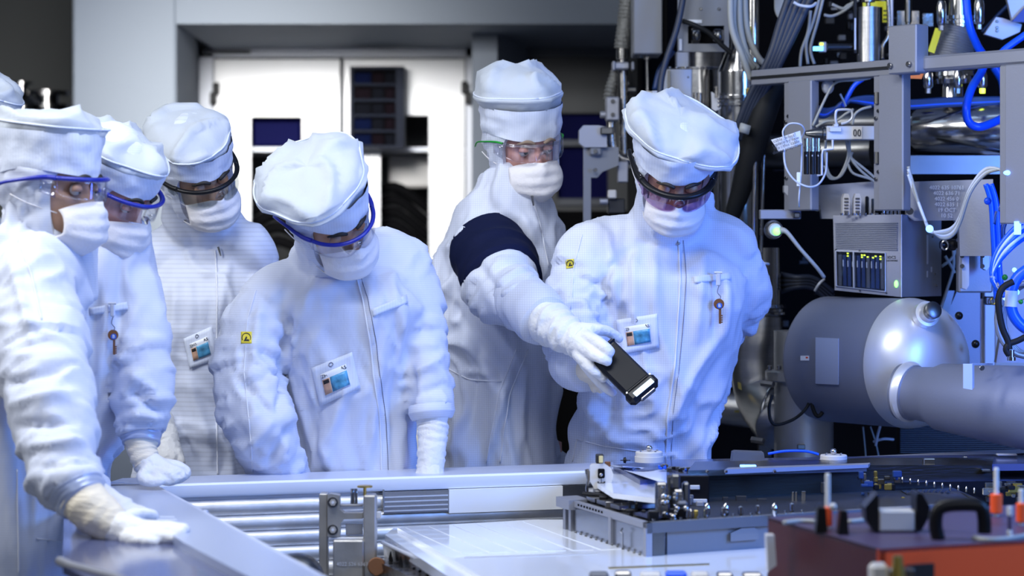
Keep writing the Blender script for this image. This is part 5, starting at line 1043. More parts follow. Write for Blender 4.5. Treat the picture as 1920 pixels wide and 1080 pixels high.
t = thing('hanger_bracket', P(1880, 75, 6.5), 'pale steel gusset bracket at the top right corner', 'bracket')
mb = MB(); pprism(mb, [(1846, 64, 6.45), (1868, 32, 6.45), (1880, 34, 6.45), (1916, 46, 6.45), (1912, 60, 6.45), (1880, 74, 6.45)], .02); ob('gusset', mb, 'alu_white', t)
mb = MB(); pprism(mb, [(1884, -20, 6.4), (1940, -20, 6.4), (1940, 12, 6.4), (1908, 40, 6.4), (1898, 38, 6.4)], .02); ob('gusset', mb, 'alu_white', t)
for y in (40, 52, 58): bolt(P(1869, y, 6.45), r=.004, parent=t)
mb = MB(); pprism(mb, [(1898, 40, 6.38), (1925, 10, 6.38), (1960, 30, 6.38), (1930, 42, 6.38)], .02); ob('blue_light_painted_edge', mb, 'blue_plastic', t)  # blue light on this edge is painted as saturated blue
# ============================================================ machine, lower right
YM = 5.95
t = thing('electronics_module', P(1660, 556, YM), 'silver electronics module with louvred grille and windowed cards with small green lights', 'module')
fw0, fw1 = 1562, 1690
A0, A1, A2 = P(1562, 404, 6.02), P(1690, 402, 5.92), P(1765, 408, 6.12)
B0, B1, B2 = P(1565, 544, 6.02), P(1690, 557, 5.92), P(1765, 555, 6.12)
mb = MB().add([A0, A1, A2, A0 + (A2 - A1), B0, B1, B2, B0 + (B2 - B1)], [(0, 1, 2, 3), (4, 7, 6, 5), (0, 4, 5, 1), (1, 5, 6, 2), (2, 6, 7, 3), (3, 7, 4, 0)])
ob('module_case', mb, 'alu_flat', t, ang=20)
fx = (A1 - A0).normalized(); fn = Vector((fx.y, -fx.x, 0)).normalized(); 
if fn.y > 0: fn = -fn
def fp(px, py, o=0.):
    u = (px - 1562) / 128; y0 = A0.lerp(A1, u); y1 = B0.lerp(B1, u); v = (py - 404) / 150; return y0.lerp(y1, v) + fn * o
def fquad(x0, y0, x1, y1, o, th): return MB().prism([fp(x0, y0, o), fp(x1, y0, o), fp(x1, y1, o), fp(x0, y1, o)], -fn * th)
for k in range(15): ob('louvre', fquad(1566, 419 + k * 3.5, 1683, 420.6 + k * 3.5, .0035, .003), 'paint_mid', t)
ob('card_window', fquad(1569, 475, 1660, 545, .0005, .0), 'paint_dark', t) if 0 else None
ob('card_cage', fquad(1568, 476, 1660, 545, .001, .001), 'black', t)
for k in range(10): ob('card', fquad(1571 + k * 9, 482, 1577 + k * 9, 543, .003, .002), 'cable_navy' if k % 3 else 'paint_grey', t)
for k, (x, y) in enumerate(((1590, 479), (1590, 484), (1617, 481), (1617, 485), (1622, 481), (1628, 484), (1638, 485), (1643, 482), (1652, 482), (1652, 487))): ob('status_light', fquad(x - 1.6, y - 1.2, x + 1.6, y + 1.2, .0045, .001), 'glow_yellow', t)
for k in range(9): ob('card_label', fquad(1580 + k * 9, 492 + (k % 3), 1582 + k * 9, 505, .0045, .001), 'cable_white', t)
ob('window_frame', MB().tube([fp(x, y, .004) for x, y in ((1567, 475), (1661, 475), (1661, 547), (1567, 545), (1567, 475))], .0014, 6), 'alu_white', t)
ob('window_bar', fquad(1600, 475, 1602.5, 546, .006, .002), 'alu_white', t)
ob('window_pane', fquad(1568, 476, 1660, 546, .0062, .001), 'clear_film', t)
ob('power_light', MB().sphere(fp(1681, 531, .002), (.005, .003, .009)), 'glow_green', t)
text('module_print', 'IOCS', .010, 'ink', t, fp(1672, 483, .001), fx, (0, 0, 1)); text('module_print', 'NETWORK', .006, 'ink', t, fp(1673, 489, .001), fx, (0, 0, 1))
ob('edge_strip', MB().tube([A1 + Vector((0, -.001, 0)), B1 + Vector((0, -.001, 0))], .0016, 6), 'alu_white', t)
for x, y in ((1567, 473), (1612, 473), (1567, 546), (1612, 550), (1662, 549)): ob('screw', MB().cyl(fp(x, y, .001), fp(x, y, .004), .0022, None, 8), 'steel_dark', t)
sx_ = (A2 - A1).normalized(); sn = Vector((sx_.y, -sx_.x, 0)); sn = sn if sn.y < 0 else -sn
def sp(px, py, o=0.): u = (px - 1690) / 75; return A1.lerp(A2, u).lerp(B1.lerp(B2, u), (py - 404) / 151) + sn * o
def squad(x0, y0, x1, y1, o, th): return MB().prism([sp(x0, y0, o), sp(x1, y0, o), sp(x1, y1, o), sp(x0, y1, o)], -sn * th)
for a_ in ((1737, 439, 1739.5, 494), (1737, 507, 1739, 519), (1745, 499, 1747, 509)): ob('slot_light', squad(*a_, .001, .001), 'alu_white', t)
for x, y in ((1752, 513), (1747, 442), (1755, 535)): ob('screw', MB().cyl(sp(x, y), sp(x, y, .003), .003, None, 10), 'steel_wear', t)
# connectors on the module top
for k, x in enumerate((1587, 1608)):
    mb = MB(); pprism(mb, [(x - 7, 402, 6.0), (x - 7, 372, 6.0), (x - 4, 363, 6.0), (x + 4, 363, 6.0), (x + 7, 374, 6.0), (x + 6, 402, 6.0)], .03); q_ = thing('edge_connector', P(x, 403, 6.0), ('left', 'right')[k] + ' of the two pale upright connectors on the electronics module', 'connector', 'upright connectors on the module')
    ob('connector_shell', mb, 'ceramic', q_); mb = MB()
    for j in range(5): pbox(mb, x - 4, 371 + j * 6, x + 4, 374 + j * 6, 5.997, .004, .0005)
    ob('pin_row', mb, 'steel_dark', q_); ob('foot_screw', MB().cyl(P(x, 404, 5.99), P(x, 398, 5.99), .005, None, 10), 'steel', q_)
for k in range(5):
    x = 1657 + k * 7.3; q_ = thing('round_plug', P(x, 403, 5.98), ['leftmost', 'second', 'middle', 'fourth', 'rightmost'][k] + ' chrome ribbed plug in the row on the electronics module', 'plug', 'chrome plugs on the module')
    ob('plug_body', MB().lathe(P(x, 402, 5.98), (0, 0, 1), [(0, .0036), (.010, .0036), (.010, .0044), (.014, .0044), (.014, .0036), (.019, .0036), (.019, .0044), (.023, .0044), (.023, .0036), (.030, .0040), (.033, .0036)], 14), 'steel', q_)
for k in range(8):
    x = 1578 + k * 11; ob('mount_screw', MB().lathe(P(x, 404, 5.97), (0, 0, 1), [(0, .003), (.003, .003), (.003, .004), (.006, .004)], 10), 'steel', t)
for k, x in enumerate((1626, 1637, 1643)): mb = MB(); pbox(mb, x - 3, 368 + k * 4, x + 3, 402, 6.05, .03, .002); ob('ribbon_plug', mb, 'black_plastic' if k != 1 else 'steel_dark', t)
# indicator with green light on a bracket
t = thing('green_indicator', P(1450, 440, 6.0), 'round chrome sensor glowing green at the bracket beside the rightmost person', 'sensor')
mb = MB(); pbox(mb, 1425, 393, 1502, 411, 6.1, .03, .002); ob('mount_bar', mb, 'alu_flat', t)
ob('sensor_ring', MB().cyl(P(1450, 431, 6.06), P(1452, 431, 5.98), .024, .022, 28, bev=.002), 'steel', t); ob('inner_ring', MB().cyl(P(1453, 431, 5.98), P(1454, 431, 5.965), .017, .015, 24), 'alu_white', t)
ob('lamp', MB().sphere(P(1457, 434, 5.96), .0095), 'glow_green', t)
ob('sensor_cable', MB().tube([P(*p) for p in ((1465, 432, 5.96), (1476, 436, 5.95), (1500, 466, 5.95), (1530, 500, 5.96), (1545, 520, 5.98))], [.009, .0055, .0048, .0048, .005], 10, smooth=4), 'cable_grey', t, ang=180)
mb = MB(); pbox(mb, 1488, 398, 1501, 409, 6.07, .03, .003); ob('hex_nut', mb, 'steel_dark', t)
ob('rod', MB().cyl(P(1410, 540, 6.3), P(1416, 300, 6.3), .007, None, 12), 'steel_wear', label='slim vertical steel rod beside the black cable sleeve', cat='rod')
ob('rod', MB().cyl(P(1425, 540, 6.35), P(1432, 290, 6.35), .005, None, 12), 'steel_wear', label='second, thinner steel rod right of the slim one', cat='rod')
for k in range(7):
    tube_thing('dark_cable', [(1425, 500 + k * 7, 6.5), (1455, 512 + k * 6, 6.45), (1490, 520 + k * 3, 6.4), (1525, 522 + k * 3, 6.4), (1562, 548 + k * 4, 6.4)], .008, 'rubber' if k % 2 else 'cable_slate', ['topmost', 'second', 'third', 'middle', 'fifth', 'sixth', 'lowest'][k] + ' dark cable sagging left of the grey drum', group='dark cables left of the drum', seg=8)
for k, (x0_, y0_, x1_, y1_) in enumerate(((1424, 500, 1441, 495), (1528, 545, 1545, 524), (1638, 828, 1675, 824), (1650, 800, 1642, 835))):
    tube_thing('cable_tie', [(x0_, y0_, 6.2), ((x0_ + x1_) / 2, (y0_ + y1_) / 2 - 3, 6.18), (x1_, y1_, 6.2)], .0035, 'cable_white', ['pale cable tie end beside the rightmost person\'s elbow', 'pale cable tie on the dark cables above the drum', 'blue-white cable tie below the grey drum', 'second cable tie crossing below the grey drum'][k], cat='tie', seg=8)
for k, pts in enumerate((((1618, 800), (1622, 840), (1624, 870)), ((1632, 800), (1642, 830), (1650, 868)))):
    tube_thing('thin_wire', [(x, y, 6.3) for x, y in pts], .0022, 'cable_grey', ('left', 'right')[k] + ' one of two thin wires hanging under the drum', cat='wire', seg=6)
for k, pts in enumerate((((1765, 500), (1788, 480), (1790, 450)), ((1772, 480), (1784, 500), (1790, 512)), ((1786, 455), (1788, 500), (1775, 545), (1760, 590)))):
    tube_thing('thin_cable', [(x, y, 6.15) for x, y in pts], .004, 'cable_grey', ['grey cable curling behind the module\'s right side', 'short grey cable crossing behind the module', 'grey cable dropping from the module to the drum'][k], seg=8)
# steel elbow, side pipe and stanchion
t = thing('steel_elbow', P(1420, 830, 6.35), 'large steel elbow pipe curving down beside the rightmost person', 'pipe')
ob('elbow_body', MB().tube([P(1422, 590, 6.4), P(1420, 640, 6.4), P(1417, 690, 6.4), P(1425, 740, 6.38), P(1442, 775, 6.3), P(1462, 800, 6.2)], [.062, .066, .067, .066, .064, .062], 36, smooth=6), 'steel_brushed', t, ang=180)
ob('upper_spool', MB().lathe(P(1428, 592, 6.4), (0, 0, 1), [(0, .060), (.004, .066), (.010, .066), (.012, .060), (.018, .060), (.022, .066), (.03, .062), (.032, .052), (.18, .050)], 36), 'steel', t)
ob('band_clamp', MB().tube([P(1447 + 0, 775, 6.22) + Vector((.018 * sin(a) * .6, -.05 * cos(a) * .5, .072 * sin(a))) + Vector((.030 * cos(a) * -1, 0, 0)) for a in [R(k) for k in range(0, 361, 15)]], .0045, 8), 'steel', t)
for x, y in ((1438, 720), (1420, 826)): 
    ob('clamp_bolt', MB().cyl(P(x - 10, y - 2, 6.12), P(x + 12, y + 1, 6.10), .0085, None, 6), 'steel_wear', t)
mb = MB(); pprism(mb, [(1383, 716, 6.32), (1389, 718, 6.32), (1391, 732, 6.32), (1384, 728, 6.32)], .002); ob('yellow_mark', mb, 'gold', t)
t = thing('side_pipe', P(1390, 770, 6.5), 'horizontal steel pipe stub behind the elbow near the rightmost person\'s hip', 'pipe')
ob('pipe_body', MB().tube([P(1345, 762, 6.55), P(1348, 762, 6.55), P(1430, 772, 6.5)], [.030, .048, .048], 30), 'steel_brushed', t); mb = MB(); pbox(mb, 1377, 769, 1386, 774, 6.44, .004, 0); ob('yellow_mark', mb, 'gold', t)
t = thing('stanchion', W(1505, 870, .9) , 'grey cylindrical stanchion with bolted flange left of the drum', 'pipe')
YS = 6.15
ob('lower_tube', MB().cyl(P(1507, 900, YS), P(1507, 710, YS), .075, None, 44), 'steel_matte', t); ob('flange', MB().cyl(P(1507, 714, YS), P(1507, 694, YS), .098, None, 48, bev=.003), 'steel_matte', t); ob('upper_tube', MB().cyl(P(1510, 694, YS), P(1510, 620, YS), .080, None, 44), 'steel_matte', t)
for x in (1443, 1461): bolt(P(x, 694, YS - .07), (0, 0, 1), .006, .012, 'steel_wear', t)
mb = MB(); pbox(mb, 1496, 834, 1510, 842, YS - .09, .02, .001); ob('small_clamp', mb, 'steel_dark', t)
tube_thing('black_cable', [(1448, 740, 6.0), (1442, 765, 6.0), (1446, 790, 6.0), (1460, 796, 6.0), (1490, 785, 6.0), (1512, 765, 6.0), (1520, 745, 6.02)], .004, 'rubber', 'thin black cable looping across the stanchion', seg=8)
tube_thing('black_cable', [(1522, 740, 6.0), (1524, 765, 6.0), (1532, 780, 6.0), (1541, 775, 6.0), (1543, 760, 6.02)], .005, 'rubber', 'short black cable loop under the left end of the drum', seg=8)
# drum
t = thing('grey_drum', P(1660, 800, 5.95), 'large matte grey drum with domed end and side nozzle', 'drum')
da = Vector((.615, -.788, 0)); c0 = P(1585, 676, 6.12); c1 = c0 + da * .265; RD = .158
cs = P(1704, 681, 5.90); c1 = cs; c0 = cs - da * .275
ob('shell', MB().lathe(c0, da, [(-.05, .06), (-.035, .11), (-.012, .148), (0, RD), (.005, RD), (.270, RD), (.275, RD - .001)], 72), 'tank_paint', t, ang=50)
prof = [(0, RD + .0015), (.006, RD + .0015)] + [(.006 + .118 * sin(R(a)), .002 + (RD - .002) * cos(R(a)) ** .8) for a in range(5, 90, 5)]
ob('domed_end', MB().lathe(c1, da, prof, 72), 'tank_end', t, ang=60)
def drum(px, py, extra=0.):           # point of the shell under a pixel
    d = (P(px, py, 5) - EYE).normalized(); o_ = EYE - c0; dd = d - da * d.dot(da); oo = o_ - da * o_.dot(da)
    A_, B_, C_ = dd.dot(dd), 2 * dd.dot(oo), oo.dot(oo) - (RD + extra) ** 2; s_ = (-B_ - sqrt(B_ * B_ - 4 * A_ * C_)) / (2 * A_); return EYE + d * s_
ob('side_plate', MB().grid([[drum(1530 + 43 * u, 633 + 86 * v + u * 2, .002) for u in (0, .25, .5, .75, 1)] for v in [i / 8 for i in range(9)]], .002), 'bench_blue', t, label='flat patch plate on the shell, blue light painted on')  # blue light on the plate is put into its base colour
ob('small_label', MB().grid([[drum(1501 + 16 * u, 667 + 9 * v, .0012) for u in (0, .5, 1)] for v in (0, 1)], .0005), 'paper', t); ob('label_mark', MB().grid([[drum(1511 + 4 * u, 669 + 3 * v, .002) for u in (0, 1)] for v in (0, 1)], .0004), 'red_paint', t)
nz = cs + da * .095; pn = P(1733, 589, 5.745)
ob('port_ring', MB().lathe(P(1733, 592, 5.80), Vector((.25, -.9, .28)), [(0, .032), (.02, .031), (.022, .024), (.040, .022)], 30), 'tank_end', t); ob('sight_glass', MB().lathe(P(1733, 592, 5.80) + Vector((.25, -.9, .28)).normalized() * .036, Vector((.25, -.9, .28)), [(0, .021), (.018, .021), (.020, .017), (.021, .004)], 24), 'steel_dark', t)
for x, y, Y in ((1798, 592, 5.84), (1829, 645, 5.8)): ob('lug', MB().sphere(P(x, y, Y), .010), 'black_plastic', t)
t = thing('grey_pipe', P(1820, 835, 5.6), 'thick grey pipe leaving the drum to the right edge with a small angle bracket', 'pipe')
ob('pipe_body', MB().tube([P(1690, 734, 5.72), P(1712, 736, 5.70), P(1716, 737, 5.695), P(1750, 741, 5.66), P(1764, 744, 5.64), P(1920, 764, 5.5), P(2050, 782, 5.4), P(2350, 815, 5.2)], [.066, .066, .062, .066, .078, .095, .108, .108], 48), 'tank_paint', t, ang=40)
ob('weld_ring', MB().tube([P(1697, 734, 5.715), P(1702, 735, 5.71), P(1706, 735, 5.705), P(1711, 736, 5.70)], [.066, .072, .072, .066], 48), 'tank_end', t)
mb = MB(); pprism(mb, [(1806, 682, 5.40), (1823, 682, 5.40), (1823, 731, 5.40), (1806, 728, 5.40)], .004); mb2 = mb; pprism(mb, [(1823, 681, 5.40), (1862, 681, 5.50), (1862, 685, 5.50), (1827, 685, 5.41), (1827, 726, 5.41), (1823, 731, 5.40)], .004); ob('angle_bracket', mb, 'alu_white', t)
bolt(P(1841, 690, 5.46), r=.006, m='steel', parent=t)
mb = MB(); pprism(mb, [(1687, 796, 6.3), (2000, 796, 6.3), (2000, 856, 6.3), (1687, 850, 6.3)], .05); rp = thing('ribbed_panel', P(1800, 856, 6.3), 'dark horizontally ribbed panel below the thick grey pipe', 'panel'); ob('panel_base', mb, 'paint_dark', rp)
for k in range(14): mb = MB(); pbox(mb, 1688, 798 + k * 3.8, 2000, 800 + k * 3.8, 6.29, .012, .001); ob('rib', mb, 'paint_grey', rp)
# right of the drum: side plates, handle block, hoses
mb = MB(); pprism(mb, [(1795, 545, 6.3), (1838, 545, 6.3), (1838, 690, 6.3), (1800, 690, 6.3), (1780, 610, 6.3), (1775, 590, 6.3)], .02); ob('side_sheet', mb, 'alu_flat', parent=hs)
mb = MB(); pbox(mb, 1846, 400, 1866, 700, 6.28, .04, .002); pbox(mb, 1838, 560, 1846, 700, 6.3, .03, .002); ob('side_post', mb, 'alu_white', parent=hs)
mb = MB(); pbox(mb, 1866, 390, 2000, 700, 6.5, .03, .002); ob('white_sheet', mb, 'ceramic', parent=hs)
mb = MB(); pprism(mb, [(1758, 608, 6.25), (1776, 545, 6.25), (1790, 545, 6.25), (1772, 612, 6.25)], .02); ob('strut', mb, 'alu_flat', parent=hs)
t = thing('handle_block', P(1830, 545, 5.9), 'grey mounting block with a U-shaped pull handle right of the module', 'bracket')
mb = MB(); pbox(mb, 1798, 445, 1862, 549, 5.95, .04, .004); ob('block_plate', mb, 'alu_flat', t)
mb = MB(); pprism(mb, [(1804, 452, 5.88), (1812, 443, 5.88), (1846, 443, 5.88), (1855, 452, 5.88), (1855, 500, 5.88), (1850, 507, 5.88), (1843, 503, 5.88), (1843, 470, 5.88), (1838, 463, 5.88), (1822, 463, 5.88), (1817, 470, 5.88), (1817, 535, 5.88), (1812, 543, 5.88), (1804, 540, 5.88)], .035); ob('pull_handle', mb, 'alu_white', t)
for x, y in ((1804, 480), (1804, 499), (1842, 480), (1842, 499)): ob('slot_screw', MB().cyl(P(x, y, 5.88), P(x, y, 5.873), .0055, None, 14), 'steel_dark', t)
ob('lock_knob', MB().lathe(P(1800, 459, 5.92), (-1, -.15, 0), [(0, .008), (.012, .008), (.013, .014), (.022, .015), (.026, .012), (.028, .010), (.050, .010)], 20), 'black_plastic', t); ob('knob_ring', MB().tube([P(1771, 460, 5.9) + Vector((.003 * cos(a), 0, 0)) + Vector((.005 * cos(a), -.003, .011 * sin(a))) for a in [R(k) for k in range(0, 361, 24)]], .0025, 8), 'steel', t)
mb = MB(); pbox(mb, 1848, 556, 1874, 572, 5.98, .03, .003); q_ = ob('pipe_union', mb, 'steel_dark', label='small dark pipe union beneath the handle block', cat='fitting'); ob('union_ring', MB().tube([P(1862, 565, 5.97) + Vector((.006 * cos(a), 0, .008 * sin(a))) for a in [R(k) for k in range(0, 361, 30)]], .002, 8), 'gold', q_)
wc = ['lowest', 'second lowest', 'middle', 'upper']
for k in range(4):
    tube_thing('white_cable', [(1703, 312 + k * 5, 5.75), (1712, 345 + k * 3, 5.75), (1722, 380, 5.72), (1735, 415, 5.70), (1744, 428 + k * 2, 5.70), (1765, 446 - k * 4, 5.68), (1785, 442 - k * 5, 5.66), (1800, 418 - k * 4, 5.64), (1820, 360 - k * 3, 5.6), (1850, 325 - k * 3, 5.58), (1888, 316 + k * 2, 5.56)], .0040, 'cable_white' if k % 2 else 'cable_grey', wc[k] + ' cable of the white bundle looping from the upright to the lit coupling', group='white looping cables at right', seg=8)
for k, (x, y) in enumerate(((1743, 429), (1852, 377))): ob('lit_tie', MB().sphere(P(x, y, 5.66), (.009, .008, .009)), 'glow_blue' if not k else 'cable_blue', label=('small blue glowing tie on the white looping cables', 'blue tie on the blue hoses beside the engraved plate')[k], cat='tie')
t = thing('lit_coupling', P(1900, 335, 5.55), 'pale coupling block with black cap and blue light at the right edge', 'connector')
ob('black_cap', MB().cyl(P(1912, 322, 5.52), P(1912, 278, 5.52), .020, None, 24, bev=.002), 'black_plastic', t)
for k in range(7): mb = MB(); pbox(mb, 1897 + k * 4, 279, 1899 + k * 4, 320, 5.498, .004, .0005); ob('grip_rib', mb, 'rubber', t)
for x in (1906, 1916): ob('tube_stub', MB().cyl(P(x, 280, 5.52), P(x, 236, 5.52), .0045, None, 14), 'alu_white', t)
ob('cross_stub', MB().cyl(P(1903, 240, 5.5), P(1960, 234, 5.5), .009, None, 16), 'alu_white', t)
mb = MB(); pprism(mb, [(1884, 326, 5.52), (1940, 322, 5.52), (1940, 376, 5.52), (1898, 378, 5.52), (1885, 366, 5.52)], .04); ob('coupling_block', mb, 'alu_white', t); ob('blue_lamp', MB().sphere(P(1891, 324, 5.50), (.012, .008, .006)), 'glow_blue', t)
bl = ['leftmost blue hose dropping beside the engraved plate', 'second blue hose dropping beside the engraved plate', 'blue hose arching outward at the right edge', 'blue hose curving back towards the drum']
for k, pts in enumerate((((1848, 345), (1858, 380), (1862, 440), (1866, 520), (1868, 560)), ((1858, 345), (1868, 380), (1872, 440), (1874, 500), (1878, 540)), ((1862, 420), (1872, 392), (1890, 382), (1920, 402)), ((1885, 470), (1880, 430), (1895, 400), (1912, 395)))):
    tube_thing('blue_hose', [(x, y, 5.75) for x, y in pts], .0065, 'cable_navy' if k > 1 else 'cable_blue', bl[k], cat='hose')
for k in range(5):
    tube_thing('pale_hose', [(1930, 408 + k * 8, 5.5 + k * .01), (1900, 430 + k * 8, 5.5), (1872, 465 + k * 7, 5.5), (1860, 500 + k * 6, 5.5), (1862 + k * 3, 528 + k * 3, 5.5), (1872 + k * 3, 545 + k * 3, 5.5)], .0055, 'cable_white' if k % 2 else 'cable_blue', ['outermost', 'second', 'third', 'fourth', 'innermost'][k] + ' hose in the arched bundle at the right edge', cat='hose', group='arched pale and blue hoses at the right edge')
tube_thing('blue_hose', [(1935, 500, 5.45), (1908, 520, 5.45), (1896, 550, 5.45), (1898, 585, 5.45), (1915, 610, 5.45), (1940, 625, 5.45)], .013, 'cable_blue', 'thick blue hose with a white collar at the right edge', cat='hose')
ob('white_collar', MB().tube([P(1897, 545, 5.45), P(1895, 575, 5.45)], .0145, 16), 'cable_white', label='white collar round the thick blue hose', cat='collar')
tube_thing('black_hose', [(1900, 528, 5.42), (1880, 540, 5.42), (1872, 565, 5.42), (1878, 610, 5.42), (1890, 640, 5.42), (1892, 655, 5.42)], .0075, 'rubber', 'black hose ending in a nipple on the grey pipe', cat='hose')
tube_thing('black_hose', [(1935, 625, 5.42), (1910, 638, 5.42), (1892, 645, 5.42), (1886, 655, 5.42), (1892, 666, 5.42)], .007, 'rubber', 'black hose joining from the right edge at the nipple', cat='hose')
ob('nipple', MB().lathe(P(1896, 676, 5.42), (0, 0, 1), [(0, .010), (.008, .010), (.008, .007), (.024, .007)], 16), 'steel', label='bright steel nipple on top of the grey pipe', cat='fitting')
t = thing('ring_coupler', P(1905, 650, 5.6), 'grey ribbed ring coupler behind the hoses at the right edge', 'fitting')
for k in range(5): ob('ring', MB().tube([P(1925, 600, 5.62) + Vector((.070 * cos(a) + k * .006, k * .008, .085 * sin(a))) for a in [R(q_) for q_ in range(0, 361, 12)]], .006, 8), 'steel_matte', t)
for k, (x, y) in enumerate(((1872, 498), (1902, 506), (1884, 520), (1912, 530), (1878, 538), (1906, 548), (1884, 560), (1914, 566), (1874, 574), (1900, 580))):
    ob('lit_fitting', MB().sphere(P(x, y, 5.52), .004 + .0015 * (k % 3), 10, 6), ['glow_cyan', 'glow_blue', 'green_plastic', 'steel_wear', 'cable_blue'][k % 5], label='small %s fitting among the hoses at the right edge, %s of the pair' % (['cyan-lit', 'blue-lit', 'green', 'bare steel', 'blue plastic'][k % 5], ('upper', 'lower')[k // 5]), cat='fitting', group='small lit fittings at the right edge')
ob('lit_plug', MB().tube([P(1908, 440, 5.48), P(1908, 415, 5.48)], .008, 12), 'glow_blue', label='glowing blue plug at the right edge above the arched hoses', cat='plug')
mb = MB(); pprism(mb, [(1885, 575, 5.9), (1925, 560, 5.9), (1925, 680, 5.9), (1868, 680, 5.9)], .03); ob('cone_panel', mb, 'alu_flat', parent=hs)

# ============================================================ guard rail, bench, tank in the foreground
ZT = .94
t = thing('guard_rail', W(700, 900, ZT) - Vector((0, 0, .05)), 'long white guard rail with blue-grey top running behind the tank', 'rail')
fe = [(180, 911.5), (285, 908.3), (700, 895), (1150, 880.6)]; be = [(230, 896.5), (340, 893.2), (700, 881.5), (1150, 866.8)]
mb = MB().prism([W(x, y, ZT) for x, y in fe] + [W(x, y, ZT) for x, y in be[::-1]], (0, 0, -.008)); ob('rail_top', mb, 'rail_top', t)
g0, g1 = W(180, 911.5, ZT), W(1150, 880.6, ZT); ru = (g1 - g0).normalized(); rn = Vector((ru.y, -ru.x, 0))
sec = [(.002, 0), (-.004, .0), (-.007, -.004), (-.007, -.024), (-.004, -.029), (.012, -.030), (.12, -.030), (.12, -.008), (.002, -.008)]
mb = MB().rings([[p_ + rn * -a_ + Vector((0, 0, b_ - .0005)) for a_, b_ in sec] for p_ in (g0, g1)]); ob('rail_lip', mb, 'rail_white', t)
def tk(u, z, o=0.): return g0 + ru * u + rn * o + Vector((0, 0, z - ZT))      # u metres along the rail, o towards the camera
LT = (g1 - g0).length
tw = thing('tank', tk(LT / 2, .55, -.02), 'shiny ribbed metal wall of the tank under the white rail', 'tank')
mb = MB().prism([tk(0, .0, -.02), tk(LT, .0, -.02), tk(LT, .912, -.02), tk(0, .912, -.02)], -rn * .02); ob('wall_sheet', mb, 'tank_metal', tw)
for k in range(8):
    z = .885 - k * .034 if k else .885; r_ = .0165
    prof = [(-.006, -r_), (.010, -r_), (.016, -r_ * .5), (.018, 0), (.016, r_ * .5), (.010, r_), (-.006, r_)]
    mb = MB().rings([[tk(u, z - k * .000 + b_, a_ - .012) for a_, b_ in prof] for u in (.02, LT - .02)]); ob('rib', mb, 'tank_scratched' if k < 3 else 'tank_metal', tw, ang=60)
uat = lambda px: min([(abs(topx(np.array([tuple(tk(u, .9))]))[0][0] - px), u) for u in np.linspace(0, LT, 400)])[1]
for a_, b_, m_, z0_, z1_ in ((716, 838, 'panel_grad', .862, .909), (840, 1052, 'panel_white', .858, .909), (1052, 1100, 'panel_grad', .86, .909)):
    mb = MB().prism([tk(uat(a_), z0_, .012), tk(uat(b_), z0_, .012), tk(uat(b_), z1_, .012), tk(uat(a_), z1_, .012)], -rn * .01); ob('wall_panel', mb, m_, tw)
for k in range(4): mb = MB().prism([tk(uat(718), .866 + k * .010, .014), tk(uat(836), .866 + k * .010, .014), tk(uat(836), .869 + k * .010, .014), tk(uat(718), .869 + k * .010, .014)], -rn * .004); ob('louvre', mb, 'alu_white', tw)
ob('rail_post', MB().tube([tk(uat(714), .915, .02), tk(uat(714), .870, .02)], .0022, 8), 'paint_mid', tw)
mb = MB().prism([tk(0, .60, 0), tk(LT, .60, 0), tk(LT, .60, 1.3), tk(0, .60, 1.3)], (0, 0, -.02)); ob('tank_floor', mb, 'steel_dark', tw)
ob('tank_boss', MB().sphere(P(556, 1085, 4.7), (.055, .05, .05), 24, 14), 'steel_dark', label='dark polished round boss at the bottom of the tank', cat='fitting')
# bench on the left
t = thing('bench', W(300, 1000, ZT) - Vector((0, 0, .94)), 'blue-grey metal bench with a raised edge board at lower left', 'bench')
q = lambda x, y, z=ZT: W(x, y, z)
ob('edge_board', MB().prism([q(192, 909), q(285, 908.3), q(672, 1120), q(540, 1120), q(345, 1018)], (0, 0, -.030)), 'bench_blue', t)
ob('board_lip', MB().prism([q(285, 908.3), q(292, 908.3), q(684, 1120), q(672, 1120)], (0, 0, -.05)), 'rail_top', t)
ob('lower_shelf', MB().prism([W(120, 948, .925), W(360, 948, .925), W(660, 1160, .925), W(330, 1160, .925), W(118, 1062, .925)], (0, 0, -.012)), 'shelf_gloss', t)
mb = MB().tube([W(112, 1052, .927), W(134, 1062, .927), W(215, 1083, .927), W(330, 1130, .927)], .008, 10); ob('shelf_lip', mb, 'alu_flat', t)
a_, b_ = W(134, 1064, .92), W(330, 1135, .92); ob('bench_front', MB().prism([a_, b_, Vector((b_.x, b_.y, 0)), Vector((a_.x, a_.y, 0))], (.03, .05, 0)), 'paint_dark', t)
for y, x0_, x1_ in ((968, 298, 326), (973, 290, 330), (905, 232, 258), (903, 210, 240)):
    ob('groove', MB().prism([q(x0_, y, ZT + .0006), q(x1_, y, ZT + .0006), q(x1_ + 2, y + 1.6, ZT + .0006), q(x0_ + 2, y + 1.6, ZT + .0006)], (0, 0, -.0008)), 'rail_white', t)
ob('lip_bracket', MB().box(W(383, 966, .93), (.016, .012, .02), .003), 'bench_blue', t)
